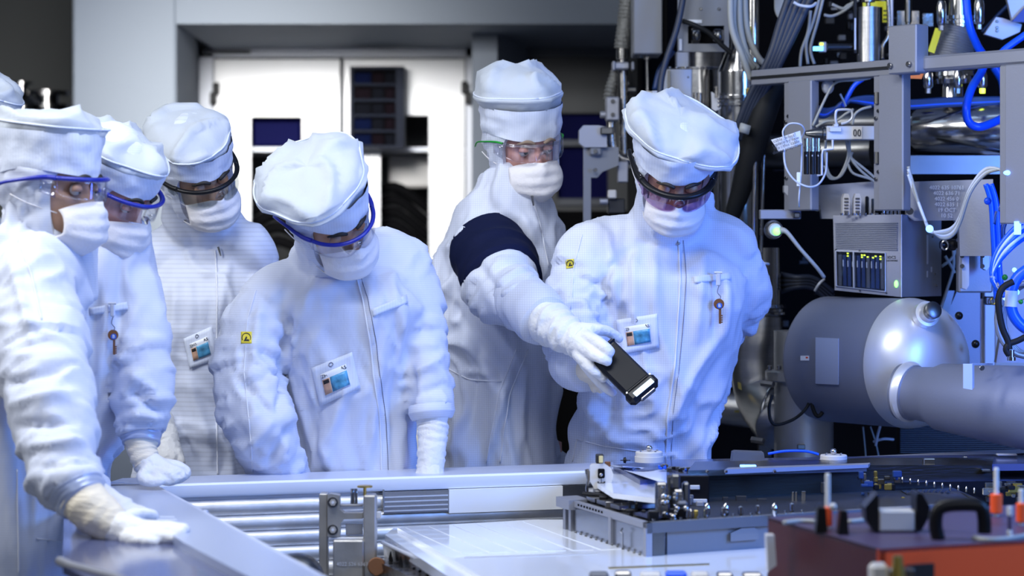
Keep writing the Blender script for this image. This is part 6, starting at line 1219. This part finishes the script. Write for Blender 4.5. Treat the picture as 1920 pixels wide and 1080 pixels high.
# hinge clamp
YH = 4.86
t = thing('hinge_clamp', P(660, 1080, YH), 'worn steel hinge clamp with two hex bolts and a brass thumb knob', 'clamp')
pf = lambda x, y, o=0.: P(x, y, YH - o)
mb = MB(); pprism(mb, [(614, 930, YH), (618, 926, YH), (637, 929, YH), (637, 955, YH), (645, 962, YH), (680, 962, YH), (680, 973, YH), (645, 974, YH), (638, 982, YH), (637, 1005, YH), (634, 1007, YH), (614, 1006, YH)], .03); ob('t_plate', mb, 'steel_satin', t)
for y in (942, 993.5):
    ob('washer', MB().lathe(pf(624, y), (0, -1, 0), [(0, .0105), (.002, .0105), (.002, .0075), (.003, .0075)], 24), 'steel_dark', t); ob('hex_bolt', MB().cyl(pf(624, y, .002), pf(624, y, .010), .0072, None, 6), 'steel_satin', t); ob('bolt_socket', MB().cyl(pf(624, y, .0095), pf(624, y, .0108), .0034, None, 6), 'alu_white', t)
mb = MB(); pbox(mb, 681, 929, 705, 1100, YH - .01, .045, .003); ob('upright_block', mb, 'steel_satin', t)
mb = MB(); pbox(mb, 624, 1013, 682, 1100, YH - .02, .06, .003); bs = ob('base_block', mb, 'steel_satin', t); text('stamped_number', '4022 526 63638', .0105, 'alu_white', bs, pf(663, 1058, .0215), (1, 0, 0), (0, 0, 1))
mb = MB(); pbox(mb, 616, 1008, 684, 1014, YH, .05, .001); ob('ledge', mb, 'alu_white', t)
mb = MB(); pbox(mb, 598, 926, 614, 1100, YH + .01, .04, .002); ob('side_plate', mb, 'steel_satin', t)
mb = MB(); pbox(mb, 705, 960, 714, 972, YH, .02, .001); ob('tab', mb, 'ceramic', t)
ob('thumb_knob', MB().lathe(pf(684, 929, -.01), (0, 0, 1), [(0, .0032), (.016, .0032), (.0165, .0155), (.0195, .0155), (.0205, .013)], 28), 'brass', t)
for x, r_ in ((661, .0045), (668, .0028)): ob('spindle', MB().tube([P(x, 948, YH + .03), P(x, 916, YH + .03)], r_, 10), 'steel', t)
mb = MB(); pbox(mb, 638, 946, 680, 950, YH + .02, .02, .001); ob('cross_bar', mb, 'alu_flat', t); mb = MB(); pbox(mb, 648, 982, 680, 1003, YH + .03, .01, .001); ob('bright_plate', mb, 'alu_white', t)
# white slab and side rail
t = thing('machine_slab', W(1000, 1020, .85) - Vector((0, 0, .03)), 'large glossy pale blue-white slab forming the machine bed', 'slab')
ob('slab_plate', MB().prism([W(x, y, .85) for x, y in ((745, 989), (1003, 974), (1240, 974), (1500, 974), (1520, 1130), (985, 1130))], (0, 0, -.03)), 'slab_white', t)
c_ = W(1200, 1030, .85); ob('pedestal', MB().box((c_.x + .05, c_.y + .1, .41), (.9, .8, .81), .01), 'paint_dark', t)
for k in range(6):
    f0 = .02 + k * .02; a_, b_, c_, d_ = W(760 + k * 44, 988.5 - k * 2.2, .851), W(792 + k * 44, 987 - k * 2.2, .851), W(905 + k * 52, 1036 - k * 1.4, .851), W(866 + k * 52, 1037 - k * 1.4, .851)
    ob('flat_rib', MB().prism([a_, b_, c_, d_], (0, 0, -.002)), 'slab_white', t)
ob('joint', MB().prism([W(x, y, .8508) for x, y in ((870, 1044), (1120, 1036), (1120, 1038.5), (872, 1047))], (0, 0, -.001)), 'alu_white', t); ob('joint', MB().prism([W(x, y, .8508) for x, y in ((1140, 1063), (1330, 1056), (1330, 1058.5), (1142, 1066))], (0, 0, -.001)), 'gold', t)
ob('slab_step', MB().prism([W(x, y, .842) for x, y in ((722, 1003), (738, 990), (755, 990), (985, 1140), (930, 1140))], (0, 0, -.02)), 'slab_white', t)
t = thing('side_carriage', P(790, 1080, 4.5), 'worn dark steel carriage with diamond cut-outs along the slab\'s left edge', 'carriage')
a_, b_ = P(717, 1017, 4.90), P(905, 1105, 4.30); a2, b2 = P(722, 1056, 4.90), P(905, 1175, 4.30)
ob('carriage_rail', MB().prism([a_, b_, b2, a2], (.03, .015, 0)), 'steel_wear', t); ob('rail_edge', MB().tube([a_, b_], .004, 8), 'alu_white', t)
a_, b_, c_, d_ = P(700, 1050, 4.86), P(880, 1128, 4.26), P(880, 1170, 4.26), P(706, 1086, 4.86); ob('lower_rail', MB().prism([a_, b_, c_, d_], (.03, .015, 0)), 'steel_wear', t)
for f_ in (.11, .22):
    c_ = P(717, 1017, 4.90).lerp(P(905, 1105, 4.30), f_) + Vector((-.002, -.004, -.024)); dd = (b_ - a_).normalized(); zz = Vector((0, 0, 1))
    ob('cutout', MB().prism([c_ + zz * .016, c_ + dd * .014, c_ - zz * .016, c_ - dd * .014], (-.0015, -.002, 0)), 'black', t)
for f_ in (.36, .42, .5): c_ = P(717, 1017, 4.90).lerp(P(905, 1105, 4.30), f_) + Vector((-.002, -.004, -.02)); ob('pin_hole', MB().cyl(c_, c_ + Vector((-.001, -.003, 0)), .003, None, 8), 'black', t)
ob('end_roller', MB().cyl(P(708, 1062, 4.84), P(706, 1062, 4.80), .018, None, 24, bev=.002), 'key_bronze', t)

# ============================================================ stage module on the slab
zt_ = .914; cA, cB, cC = W(1058, 934, zt_), W(1213, 981, zt_), W(1450, 966, zt_)
ux = (cC - cB).normalized(); cC = cB + ux * .80; vx = (cA - cB); Lv = vx.length; vx.normalize(); zz = Vector((0, 0, 1))
st = thing('wafer_stage', (cA + cB + cC) / 3 - Vector((0, 0, .064)), 'grey box-framed stage module crowded with small fittings, bottom centre right', 'machine')
def sq(u, v, z): return cB + ux * u + vx * v + zz * z         # u along the front, v to the back left, z up from the frame top
ob('front_bar', MB().prism([sq(0, 0, 0), sq(.8, 0, 0), sq(.8, 0, -.020), sq(0, 0, -.020)], vx * .02), 'paint_grey', st)
ob('side_bar', MB().prism([sq(0, 0, 0), sq(0, Lv, 0), sq(0, Lv, -.012), sq(0, 0, -.012)], ux * .012), 'alu_flat', st)
ob('deck', MB().prism([sq(.004, .004, -.004), sq(.79, .004, -.004), sq(.79, Lv, -.004), sq(.004, Lv, -.004)], -zz * .004), 'paint_dark', st)
for a_, b_ in ((.01, .19), (.215, Lv - .055)): ob('side_panel', MB().prism([sq(.004, a_, -.014), sq(.004, b_, -.014), sq(.004, b_, -.064), sq(.004, a_, -.064)], ux * .005), 'panel_grad', st)
for v_ in (.0, .19, Lv - .045, Lv - .012): ob('post', MB().prism([sq(-.002, v_, -.01), sq(-.002, v_ + .014, -.01), sq(-.002, v_ + .014, -.066), sq(-.002, v_, -.066)], ux * .014), 'alu_flat', st)
ob('corner_clamp', MB().prism([sq(-.012, Lv - .06, .002), sq(-.012, Lv + .02, .002), sq(-.012, Lv + .02, -.018), sq(-.012, Lv - .06, -.018)], ux * .05), 'alu_flat', st)
ob('front_panel', MB().prism([sq(.05, .012, -.020), sq(.8, .012, -.020), sq(.8, .012, -.066), sq(.05, .012, -.066)], vx * .01), 'paint_mid', st)
ob('dark_pocket', MB().prism([sq(.016, .006, -.020), sq(.042, .006, -.020), sq(.042, .006, -.066), sq(.016, .006, -.066)], vx * .03), 'steel_dark', st)
ob('end_plate', MB().prism([sq(.19, .004, -.030), sq(.215, .004, -.022), sq(.245, .004, -.022), sq(.255, .004, -.030), sq(.255, .004, -.046), sq(.19, .004, -.046)], vx * .01), 'paint_mid', st)
for k in range(13): ob('bottom_rivet', MB().sphere(sq(-.003, .03 + k * .03, -.062), .0028, 8, 6), 'steel_dark', st)
for k in range(9): ob('edge_slot', MB().prism([sq(-.0015, .24 + k * .017, -.003), sq(-.0015, .247 + k * .017, -.003), sq(-.0015, .247 + k * .017, -.007), sq(-.0015, .24 + k * .017, -.007)], ux * .003), 'black', st)
ob('hook', MB().tube([sq(-.006, .115, -.060), sq(-.006, .115, -.032), sq(-.010, .115, -.028), sq(-.006, .115, -.022)], .0022, 8), 'steel', st)
for k, u_ in enumerate((.045, .085, .125, .165, .205, .245, .285)): 
    ob('chrome_pin', MB().lathe(sq(u_ + .06, .03, -.004), zz, [(0, .003), (.004, .003), (.007, .0055), (.020, .0045), (.022, .002)], 12), 'steel', st)
for k in range(12): ob('stud', MB().lathe(sq(.02 + .03 * k + .01 * (k % 2), .012, -.003), zz, [(0, .002), (.006, .002), (.006, .0032), (.009, .0032)], 8), 'steel', st)
rc = random.Random(11)
for k in range(60):
    u_, v_ = .02 + rc.random() * .22, .03 + rc.random() * (Lv - .06)
    if v_ < .16 and u_ > .13: continue
    h_ = .006 + rc.random() * .018; ob('fitting', MB().box(sq(u_, v_, h_ / 2 - .004), (.006 + rc.random() * .022, .006 + rc.random() * .02, h_), .0015, Matrix((ux, vx.cross(zz).cross(zz) * -1, zz)).transposed() if 0 else None), rc.choice(['steel_wear', 'steel_dark', 'black_plastic', 'paint_dark', 'paint_grey', 'alu_flat']), st)
for k, v_ in enumerate((.22, .30, .36)): ob('flat_cover', MB().prism([sq(.03, v_, .008), sq(.12, v_, .008), sq(.12, v_ + .05, .008), sq(.03, v_ + .05, .008)], zz * -.008), 'steel_brushed', st)
ob('blue_plate', MB().prism([sq(.03, .06, .004), sq(.14, .06, .004), sq(.14, .14, .004), sq(.03, .14, .004)], zz * -.004), 'shelf_gloss', st)
for k in range(3):
    tube_thing('arm', [(0, 0, 5)], .001, 'black', 'x') if 0 else None
ob('ribbon_arm', MB().tube([sq(.03, Lv - .04, .012), sq(.10, Lv - .12, .010), sq(.16, Lv - .24, .004)], .009, 8, flat=.5), 'black_plastic', st)
# white bracket on the back corner
t = thing('white_bracket', P(1130, 935, 5.02), 'white rounded bracket plate with a dark slot standing on the stage\'s rear corner', 'bracket')
mb = MB(); pprism(mb, [(1106, 874, 5.02), (1109, 870, 5.02), (1133, 869, 5.02), (1146, 878, 5.02), (1150, 890, 5.02), (1147, 905, 5.02), (1141, 916, 5.02), (1114, 917, 5.02), (1106, 900, 5.02)], .012); ob('bracket_plate', mb, 'ceramic', t)
mb = MB(); pprism(mb, [(1113, 917, 5.02), (1142, 917, 5.02), (1136, 930, 5.02), (1112, 932, 5.02)], .02); ob('foot', mb, 'alu_flat', t)
mb = MB(); pbox(mb, 1121, 879, 1134, 897, 5.015, .006, .002); ob('slot', mb, 'black', t); ob('slot_screw', MB().sphere(P(1127, 890, 5.01), .004), 'steel_wear', t)
ob('engraved_mark', MB().tube([P(x, y, 5.018) for x, y in ((1121, 903), (1123, 906), (1132, 906), (1134, 903))], .0012, 6), 'ink', t)
for x in (1121.5, 1133.5): ob('mark_dot', MB().cyl(P(x, 904, 5.019), P(x, 904, 5.016), .0018, None, 8), 'ink', t)
ob('centre_line', MB().tube([P(1127.5, 894, 5.017), P(1127.5, 922, 5.017)], .0008, 5), 'ink', t)
mb = MB(); pbox(mb, 1117, 852, 1132, 869, 5.02, .02, .002); ob('top_block', mb, 'paint_dark', t); mb = MB(); pbox(mb, 1123, 855, 1131, 868, 5.015, .008, .001); ob('amber_window', mb, 'amber_glass', t); mb = MB(); pbox(mb, 1134, 866, 1145, 875, 5.03, .012, .001); ob('side_tab', mb, 'key_bronze', t)
ob('side_rod', MB().tube([P(1102, 935, 5.03), P(1100, 915, 5.03), P(1103, 900, 5.03), P(1101, 884, 5.03), P(1100, 880, 5.03)], [.003, .003, .003, .005, .004], 8), 'steel_wear', t)
# optics cluster in the middle of the stage
t = thing('optics_cluster', P(1270, 978, 4.72), 'upright cluster of polished optics mounts on the stage front corner', 'instrument')
for k, (x0_, y0_, x1_, y1_, Y, m_) in enumerate(((1229, 905, 1252, 972, 4.68, 'steel_wear'), (1252, 892, 1270, 972, 4.72, 'paint_dark'), (1258, 890, 1276, 918, 4.70, 'steel_dark'), (1262, 918, 1282, 970, 4.69, 'steel_wear'), (1280, 905, 1294, 975, 4.72, 'steel_dark'), (1240, 935, 1256, 975, 4.66, 'steel_dark'), (1290, 955, 1300, 976, 4.66, 'steel_wear'), (1270, 940, 1290, 950, 4.68, 'paint_grey'))):
    mb = MB(); pbox(mb, x0_, y0_, x1_, y1_, Y, .03, .004); ob('mount', mb, m_, t)
for k in range(16): ob('adjuster', MB().cyl(P(1236 + rc.random() * 58, 905 + rc.random() * 68, 4.66), P(1236 + rc.random() * 58, 905 + rc.random() * 68, 4.66) * 0 + P(1236 + rc.random() * 58, 905 + rc.random() * 68, 4.66), .001, None, 6), 'steel', t) if 0 else ob('adjuster', MB().sphere(P(1234 + rc.random() * 62, 908 + rc.random() * 66, 4.655), .003 + rc.random() * .004, 10, 7), rc.choice(['steel', 'steel_wear', 'steel_dark']), t)
ob('glass_tip', MB().tube([P(1231, 905, 4.67), P(1231, 965, 4.67)], .003, 8), 'clear_film', t); mb = MB(); pbox(mb, 1301, 957, 1309, 976, 4.66, .01, .001); ob('gold_stack', mb, 'gold', t)
# long dark carriage behind the cluster
t = thing('mirror_block', P(1560, 955, 4.95), 'long dark mirror-polished block spanning the right half of the stage', 'block')
ob('block_body', MB().prism([P(1272, 888, 5.05), P(1625, 872, 5.20), P(1860, 872, 5.3), P(1860, 985, 5.3), P(1272, 962, 5.05)], (.04, .18, 0)), 'bronze_dark', t)
for x in (1326, 1361, 1452): ob('chrome_bullet', MB().lathe(P(x, 968, 4.70), zz, [(0, .003), (.004, .006), (.014, .0065), (.022, .005), (.026, .001)], 14), 'steel', st)
ob('top_plate', MB().prism([P(1290, 882, 5.02), P(1625, 876, 5.18), P(1625, 884, 5.18), P(1290, 893, 5.02)], (.03, .20, 0)), 'steel_dark', t)
ob('top_strip', MB().prism([P(1360, 880, 5.0), P(1628, 871, 5.17), P(1628, 877, 5.17), P(1360, 889, 5.0)], (.01, .04, 0)), 'alu_flat', t)
mb = MB(); pbox(mb, 1272, 892, 1330, 962, 4.98, .05, .002); ob('end_block', mb, 'black_gloss', t)
mb = MB(); pbox(mb, 1294, 910, 1312, 918, 4.975, .006, .001); pbox(mb, 1290, 936, 1326, 943, 4.975, .006, .001); ob('bright_slot', mb, 'alu_white', t)
for x in (1326, 1361, 1452): ob('pin', MB().lathe(P(x, 886, 5.0), zz, [(0, .004), (.004, .004), (.006, .002)], 10), 'steel', t)
for k, (x0_, y0_, x1_, y1_) in enumerate(((1485, 922, 1489, 943), (1491, 922, 1495, 943), (1503, 921, 1511, 940), (1540, 905, 1548, 925), (1380, 930, 1400, 945), (1355, 932, 1366, 944), (1420, 935, 1438, 946))):
    mb = MB(); pbox(mb, x0_, y0_, x1_, y1_, 5.0, .01, .001); ob('bright_tab' if k < 3 else 'dark_tab', mb, 'steel' if k < 3 else 'paint_dark', t)
# plate under the film, pucks
t = thing('rear_deck', W(1500, 866, .955) - Vector((0, 0, .02)), 'dark rear deck plate behind the stage carrying two pale pucks', 'plate')
ob('deck_plate', MB().prism([W(x, y, .955) for x, y in ((1150, 872), (1240, 862), (1900, 851), (2100, 849), (2100, 868), (1640, 872), (1290, 893), (1200, 900))], (0, 0, -.015)), 'shelf_gloss', t)
ob('pale_cover', MB().prism([W(x, y, .945) for x, y in ((1100, 884), (1150, 880), (1232, 905), (1235, 935), (1150, 925), (1110, 900))], (0, 0, -.01)), 'slab_white', t)
ob('pale_film', MB().grid([[W(1140 + 110 * u, 872 + 8 * u + 28 * v * u, .958 + .006 * sin(u * 6 + v * 4)) for u in [i / 8 for i in range(9)]] for v in [i / 4 for i in range(5)]], .0006), 'rail_top', t, ang=180)
for k, (x, y, Y, s_) in enumerate(((1217, 866, 5.28, 'left'), (1563, 872, 5.35, 'right'))):
    q_ = thing('round_puck', P(x, y, Y), 'pale round puck with steel ball on the rear deck, the %s of the two' % s_, 'sensor'); r_ = .032
    ob('puck_base', MB().lathe(P(x, y, Y), zz, [(0, r_ * .98), (.012, r_), (.0125, r_ * .93), (.021, r_ * .93), (.023, r_ * .88)], 36), 'ceramic', q_)
    ob('steel_ball', MB().sphere(P(x, y, Y) + zz * .030, .0072, 16, 12), 'steel', q_)
    for j in range(4): bolt(P(x, y, Y) + Vector((r_ * .7 * cos(j * 1.57 + .6), r_ * .7 * sin(j * 1.57 + .6), .0225)), (0, 0, 1), .0025, .003, 'steel', q_)
ob('black_cone', MB().lathe(P(1163, 863, 5.25), (1, 0, 0), [(0, .001), (.006, .001), (.007, .006), (.012, .007), (.014, .001), (.022, .001)], 14), 'black_plastic', label='tiny black cone target on the film near the left puck', cat='target')
mb = MB(); pprism(mb, [(1375, 849, 5.38), (1380, 847, 5.38), (1432, 849, 5.38), (1436, 872, 5.38), (1372, 873, 5.38)], .05); ob('grey_block', mb, 'paint_grey', label='grey wedge-sided block on the rear deck in front of the elbow pipe', cat='block')
tube_thing('blue_tube', [(1440, 851, 5.35), (1470, 846, 5.35), (1510, 846, 5.35), (1535, 852, 5.35)], .003, 'cable_blue', 'flat blue tube leading to the right puck', cat='tube')
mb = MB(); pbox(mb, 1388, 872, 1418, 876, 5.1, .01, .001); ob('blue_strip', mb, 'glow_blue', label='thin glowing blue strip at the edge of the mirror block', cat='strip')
for k in range(34):
    x = 1232 + rc.random() * 90; mb = MB(); w_ = 3 + rc.random() * 10; y_ = 868 + (x - 1232) * .12 + rc.random() * 8; pbox(mb, x, y_, x + w_, y_ + 3 + rc.random() * 5, 5.1 + rc.random() * .1, .012, .001); ob('fitting', mb, rc.choice(['steel', 'steel_wear', 'black_plastic', 'cable_blue', 'steel_dark']), st)
# dark right side of the stage
t = thing('dark_carriage', P(1760, 930, 5.4), 'black carriage beams with chrome details at right below the ribbed panel', 'machine')
ob('rear_beam', MB().prism([P(1600, 866, 5.6), P(2000, 848, 5.6), P(2000, 870, 5.6), P(1600, 885, 5.6)], (0, .1, 0)), 'bronze_dark', t)
ob('rear_edge', MB().prism([P(1600, 864, 5.58), P(2000, 846, 5.58), P(2000, 850, 5.58), P(1600, 867, 5.58)], (0, .1, 0)), 'alu_flat', t)
ob('mid_beam', MB().prism([P(1680, 888, 5.3), P(1832, 890, 5.3), P(1832, 915, 5.3), P(1640, 905, 5.3)], (0, .15, 0)), 'black_gloss', t)
ob('low_beam', MB().prism([P(1640, 905, 5.2), P(2000, 900, 5.3), P(2000, 960, 5.3), P(1640, 975, 5.2)], (0, .2, 0)), 'black_gloss', t)
for x0_, y0_, x1_, y1_, m_ in ((1732, 860, 1754, 875, 'steel'), (1806, 856, 1815, 884, 'steel'), (1815, 858, 1836, 892, 'alu_flat'), (1754, 881, 1786, 884, 'alu_white'), (1806, 904, 1812, 913, 'steel'), (1812, 908, 1828, 911, 'black_gloss'), (1782, 891, 1790, 900, 'steel'), (1704, 894, 1709, 905, 'steel'), (1870, 851, 1908, 855, 'alu_white'), (1842, 880, 1858, 886, 'steel_wear'), (1560, 870, 1592, 881, 'panel_grad')):
    mb = MB(); pbox(mb, x0_, y0_, x1_, y1_, 5.27 if y0_ > 858 else 5.5, .02, .002); ob('chrome_detail', mb, m_, t)
for k in range(10): ob('chrome_pin', MB().lathe(P(1692 + k * 15, 905 + k * 2.2, 5.2), zz, [(0, .0022), (.005, .0022), (.008, .003), (.012, .001)], 10), 'steel', t)
for k in range(8): ob('hose_ring', MB().tube([P(1700 + k * 11, 936 - 3 * sin(k * .4), 5.15) + Vector((.004 * cos(a), 0, .016 * sin(a))) for a in [R(q_) for q_ in range(0, 361, 30)]], .003, 6), 'cable_slate', t)
ob('tray', MB().prism([P(1700, 926, 5.12), P(1800, 922, 5.16), P(1842, 940, 5.1), P(1842, 948, 5.1), P(1700, 955, 5.1)], (0, .08, 0)), 'steel_dark', t)
for k in range(30):
    x, y = 1612 + rc.random() * 85, 888 + rc.random() * 70; ob('fitting', MB().box(P(x, y, 5.05 + rc.random() * .05), (.006 + rc.random() * .014, .01, .005 + rc.random() * .014), .0015), rc.choice(['steel_dark', 'black_plastic', 'steel_wear', 'paint_dark', 'gold', 'cable_navy']), t)
for k in range(24):
    x, y = 1850 + rc.random() * 70, 905 + rc.random() * 40; ob('fitting', MB().box(P(x, y, 5.15 + rc.random() * .05), (.006 + rc.random() * .02, .01, .004 + rc.random() * .012), .0015), rc.choice(['steel_dark', 'black_plastic', 'steel_wear', 'gold', 'paint_dark']), t)

# ============================================================ red cradle in the near foreground
ZR = .978; rA, rB, rC = W(1440, 970, ZR), W(1650, 1030, ZR), W(1985, 1011, ZR); ur = (rC - rB).normalized(); vr = (rA - rB); Lr = vr.length; vr.normalize()
t = thing('red_cradle', (rA + rB + rC) / 3 - Vector((0, 0, .16)), 'bright red tool cradle with a violet reflection painted on top at lower right', 'cradle')
rq = lambda u, v, z=0.: rB + ur * u + vr * v + zz * z
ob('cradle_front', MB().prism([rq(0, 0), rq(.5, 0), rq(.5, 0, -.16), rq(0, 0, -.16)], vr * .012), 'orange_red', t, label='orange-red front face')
ob('cradle_side', MB().prism([rq(0, 0), rq(0, Lr), rq(0, Lr, -.16), rq(0, 0, -.16)], ur * .01), 'red_shaded', t, label='left face, shade painted in dark maroon')  # shade on the left face is painted as a darker red
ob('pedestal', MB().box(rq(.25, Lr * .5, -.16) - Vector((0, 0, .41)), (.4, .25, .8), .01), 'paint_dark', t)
ob('cradle_top', MB().prism([rq(0, 0, .0005), rq(.5, 0, .0005), rq(.5, Lr, .0005), rq(0, Lr, .0005)], zz * -.006), 'violet_top', t)  # violet reflection on the top is put into its colour
a_, b_ = W(1640, 1026, ZR), W(1985, 1011, ZR)
mb = MB(); pprism(mb, [(1700, 1060, 3.70), (1752, 1057, 3.71), (1752, 1130, 3.71), (1700, 1130, 3.70)], .01); ob('dark_recess', mb, 'paint_dark', t)
for k, (x, y) in enumerate(((1552, 962), (1868, 938), (1915, 955))):
    Y = (W(x, y + 30, ZR)).y; q_ = thing('locating_pin', W(x, y + 30, ZR), ['white pin with red collar at the left of the red cradle', 'tallest white pin with red collar towards the right edge', 'white and orange pin cut by the right edge'][k], 'pin')
    top = (888, 877, 917)[k]; ob('pin_shaft', MB().cyl(W(x, y + 30, ZR), P(x, top, Y), .0042, None, 16, bev=.001), 'white_plastic', q_)
    ob('collar', MB().cyl(P(x, y + 24, Y), P(x, y - 12, Y), (.0075, .0105, .009)[k], None, 20, bev=.0015), 'orange_red', q_)
q_ = thing('locating_pin', W(1893, 1012, ZR), 'short white pin with two segments near the right edge', 'pin')
Yp_ = W(1893, 1012, ZR).y
for a_, b_ in ((1013, 994), (967, 950)): ob('pin_segment', MB().cyl(P(1893, a_, Yp_), P(1893, b_, Yp_), .0042, None, 14, bev=.001), 'white_plastic', q_)
ob('pin_core', MB().cyl(P(1893, 996, Yp_), P(1893, 965, Yp_), .003, None, 12), 'violet_top', q_)
for k, (x0_, x1_, y0_, y1_) in enumerate(((1530, 1552, 952, 1000), (1572, 1592, 958, 1004))):
    Y = W(x0_, y1_, ZR).y; mb = MB(); pprism(mb, [(x0_, y1_, Y), (x0_ + 4, y0_, Y), (x1_ - 3, y0_ + 1, Y), (x1_, y1_, Y)], .03); ob('clamp_jaw', mb, 'black_plastic', label=('left', 'right')[k] + ' black jaw beside the left white pin', cat='clamp')
ob('jaw_screw', MB().sphere(P(1562, 950, W(1560, 1000, ZR).y), .006), 'ceramic', label='pale knob beside the left white pin', cat='knob')
Y = W(1680, 1000, ZR).y
t = thing('grey_clamp', W(1680, 1000, ZR), 'grey block held in a black U-shaped clamp on the red cradle', 'clamp')
mb = MB(); pbox(mb, 1648, 957, 1716, 997, Y, .04, .003); ob('clamp_block', mb, 'ceramic', t)
mb = MB(); pprism(mb, [(1622, 952, Y), (1645, 925, Y), (1648, 935, Y), (1648, 998, Y), (1640, 998, Y), (1624, 975, Y)], .05); ob('clamp_arm', mb, 'black_plastic', t)
mb = MB(); pprism(mb, [(1718, 935, Y), (1720, 924, Y), (1730, 926, Y), (1744, 950, Y), (1743, 968, Y), (1728, 995, Y), (1718, 998, Y)], .05); ob('clamp_arm', mb, 'black_plastic', t)
Y = W(1790, 1012, ZR).y
t = thing('black_arch', W(1800, 1012, ZR), 'black arched grip on the red cradle right of the grey clamp', 'handle')
ob('grip', MB().tube([P(*p) for p in ((1760, 1012, Y), (1754, 985, Y), (1758, 958, Y), (1775, 948, Y), (1815, 946, Y), (1838, 950, Y), (1845, 970, Y), (1846, 1000, Y))], .011, 14, smooth=4), 'black_plastic', t, ang=180)
for k, pts in enumerate((((1470, 980), (1500, 977), (1530, 978)), ((1592, 978), (1620, 975), (1642, 968)), ((1826, 1008), (1850, 1012), (1890, 1010), (1925, 1004)))):
    ob('top_strap', MB().tube([W(x, y, ZR + .004) for x, y in pts], .004, 8, smooth=4), 'cable_grey', label=['left', 'middle', 'right'][k] + ' grey strap lying across the top of the red cradle', cat='strap', ang=180)
t = thing('valve_fitting', P(1665, 1085, 3.60), 'blurred brass and steel valve fitting in front of the red cradle', 'valve')
mb = MB(); pbox(mb, 1632, 1058, 1668, 1100, 3.6, .03, .006); ob('valve_cap', mb, 'ceramic', t); ob('brass_stem', MB().tube([P(1685, 1085, 3.6), P(1683, 1042, 3.6)], [.011, .007], 14), 'gold', t); mb = MB(); pbox(mb, 1668, 1066, 1716, 1100, 3.61, .02, .003); ob('valve_body', mb, 'steel_wear', t)
mb = MB(); pprism(mb, [(1437, 1004, 4.0), (1452, 1004, 4.0), (1456, 1060, 4.0), (1440, 1072, 4.0)], .03); ob('white_end', mb, 'ceramic', label='pale rounded end piece at the left face of the red cradle', cat='bracket')
rc = random.Random(5)
for k in range(9): x = 1105 + k * 48; mb = MB(); pbox(mb, x, 1072 + rc.random() * 4, x + 22 + rc.random() * 20, 1100, 4.2, .03, .004); ob('edge_fitting', mb, rc.choice(['ceramic', 'steel_wear', 'rail_top', 'cable_blue', 'paint_grey']), label=['leftmost', 'second', 'third', 'fourth', 'middle', 'sixth', 'seventh', 'eighth', 'rightmost'][k] + ' small blurred fitting in the row along the bottom edge before the slab', cat='fitting', group='fittings along the bottom edge')
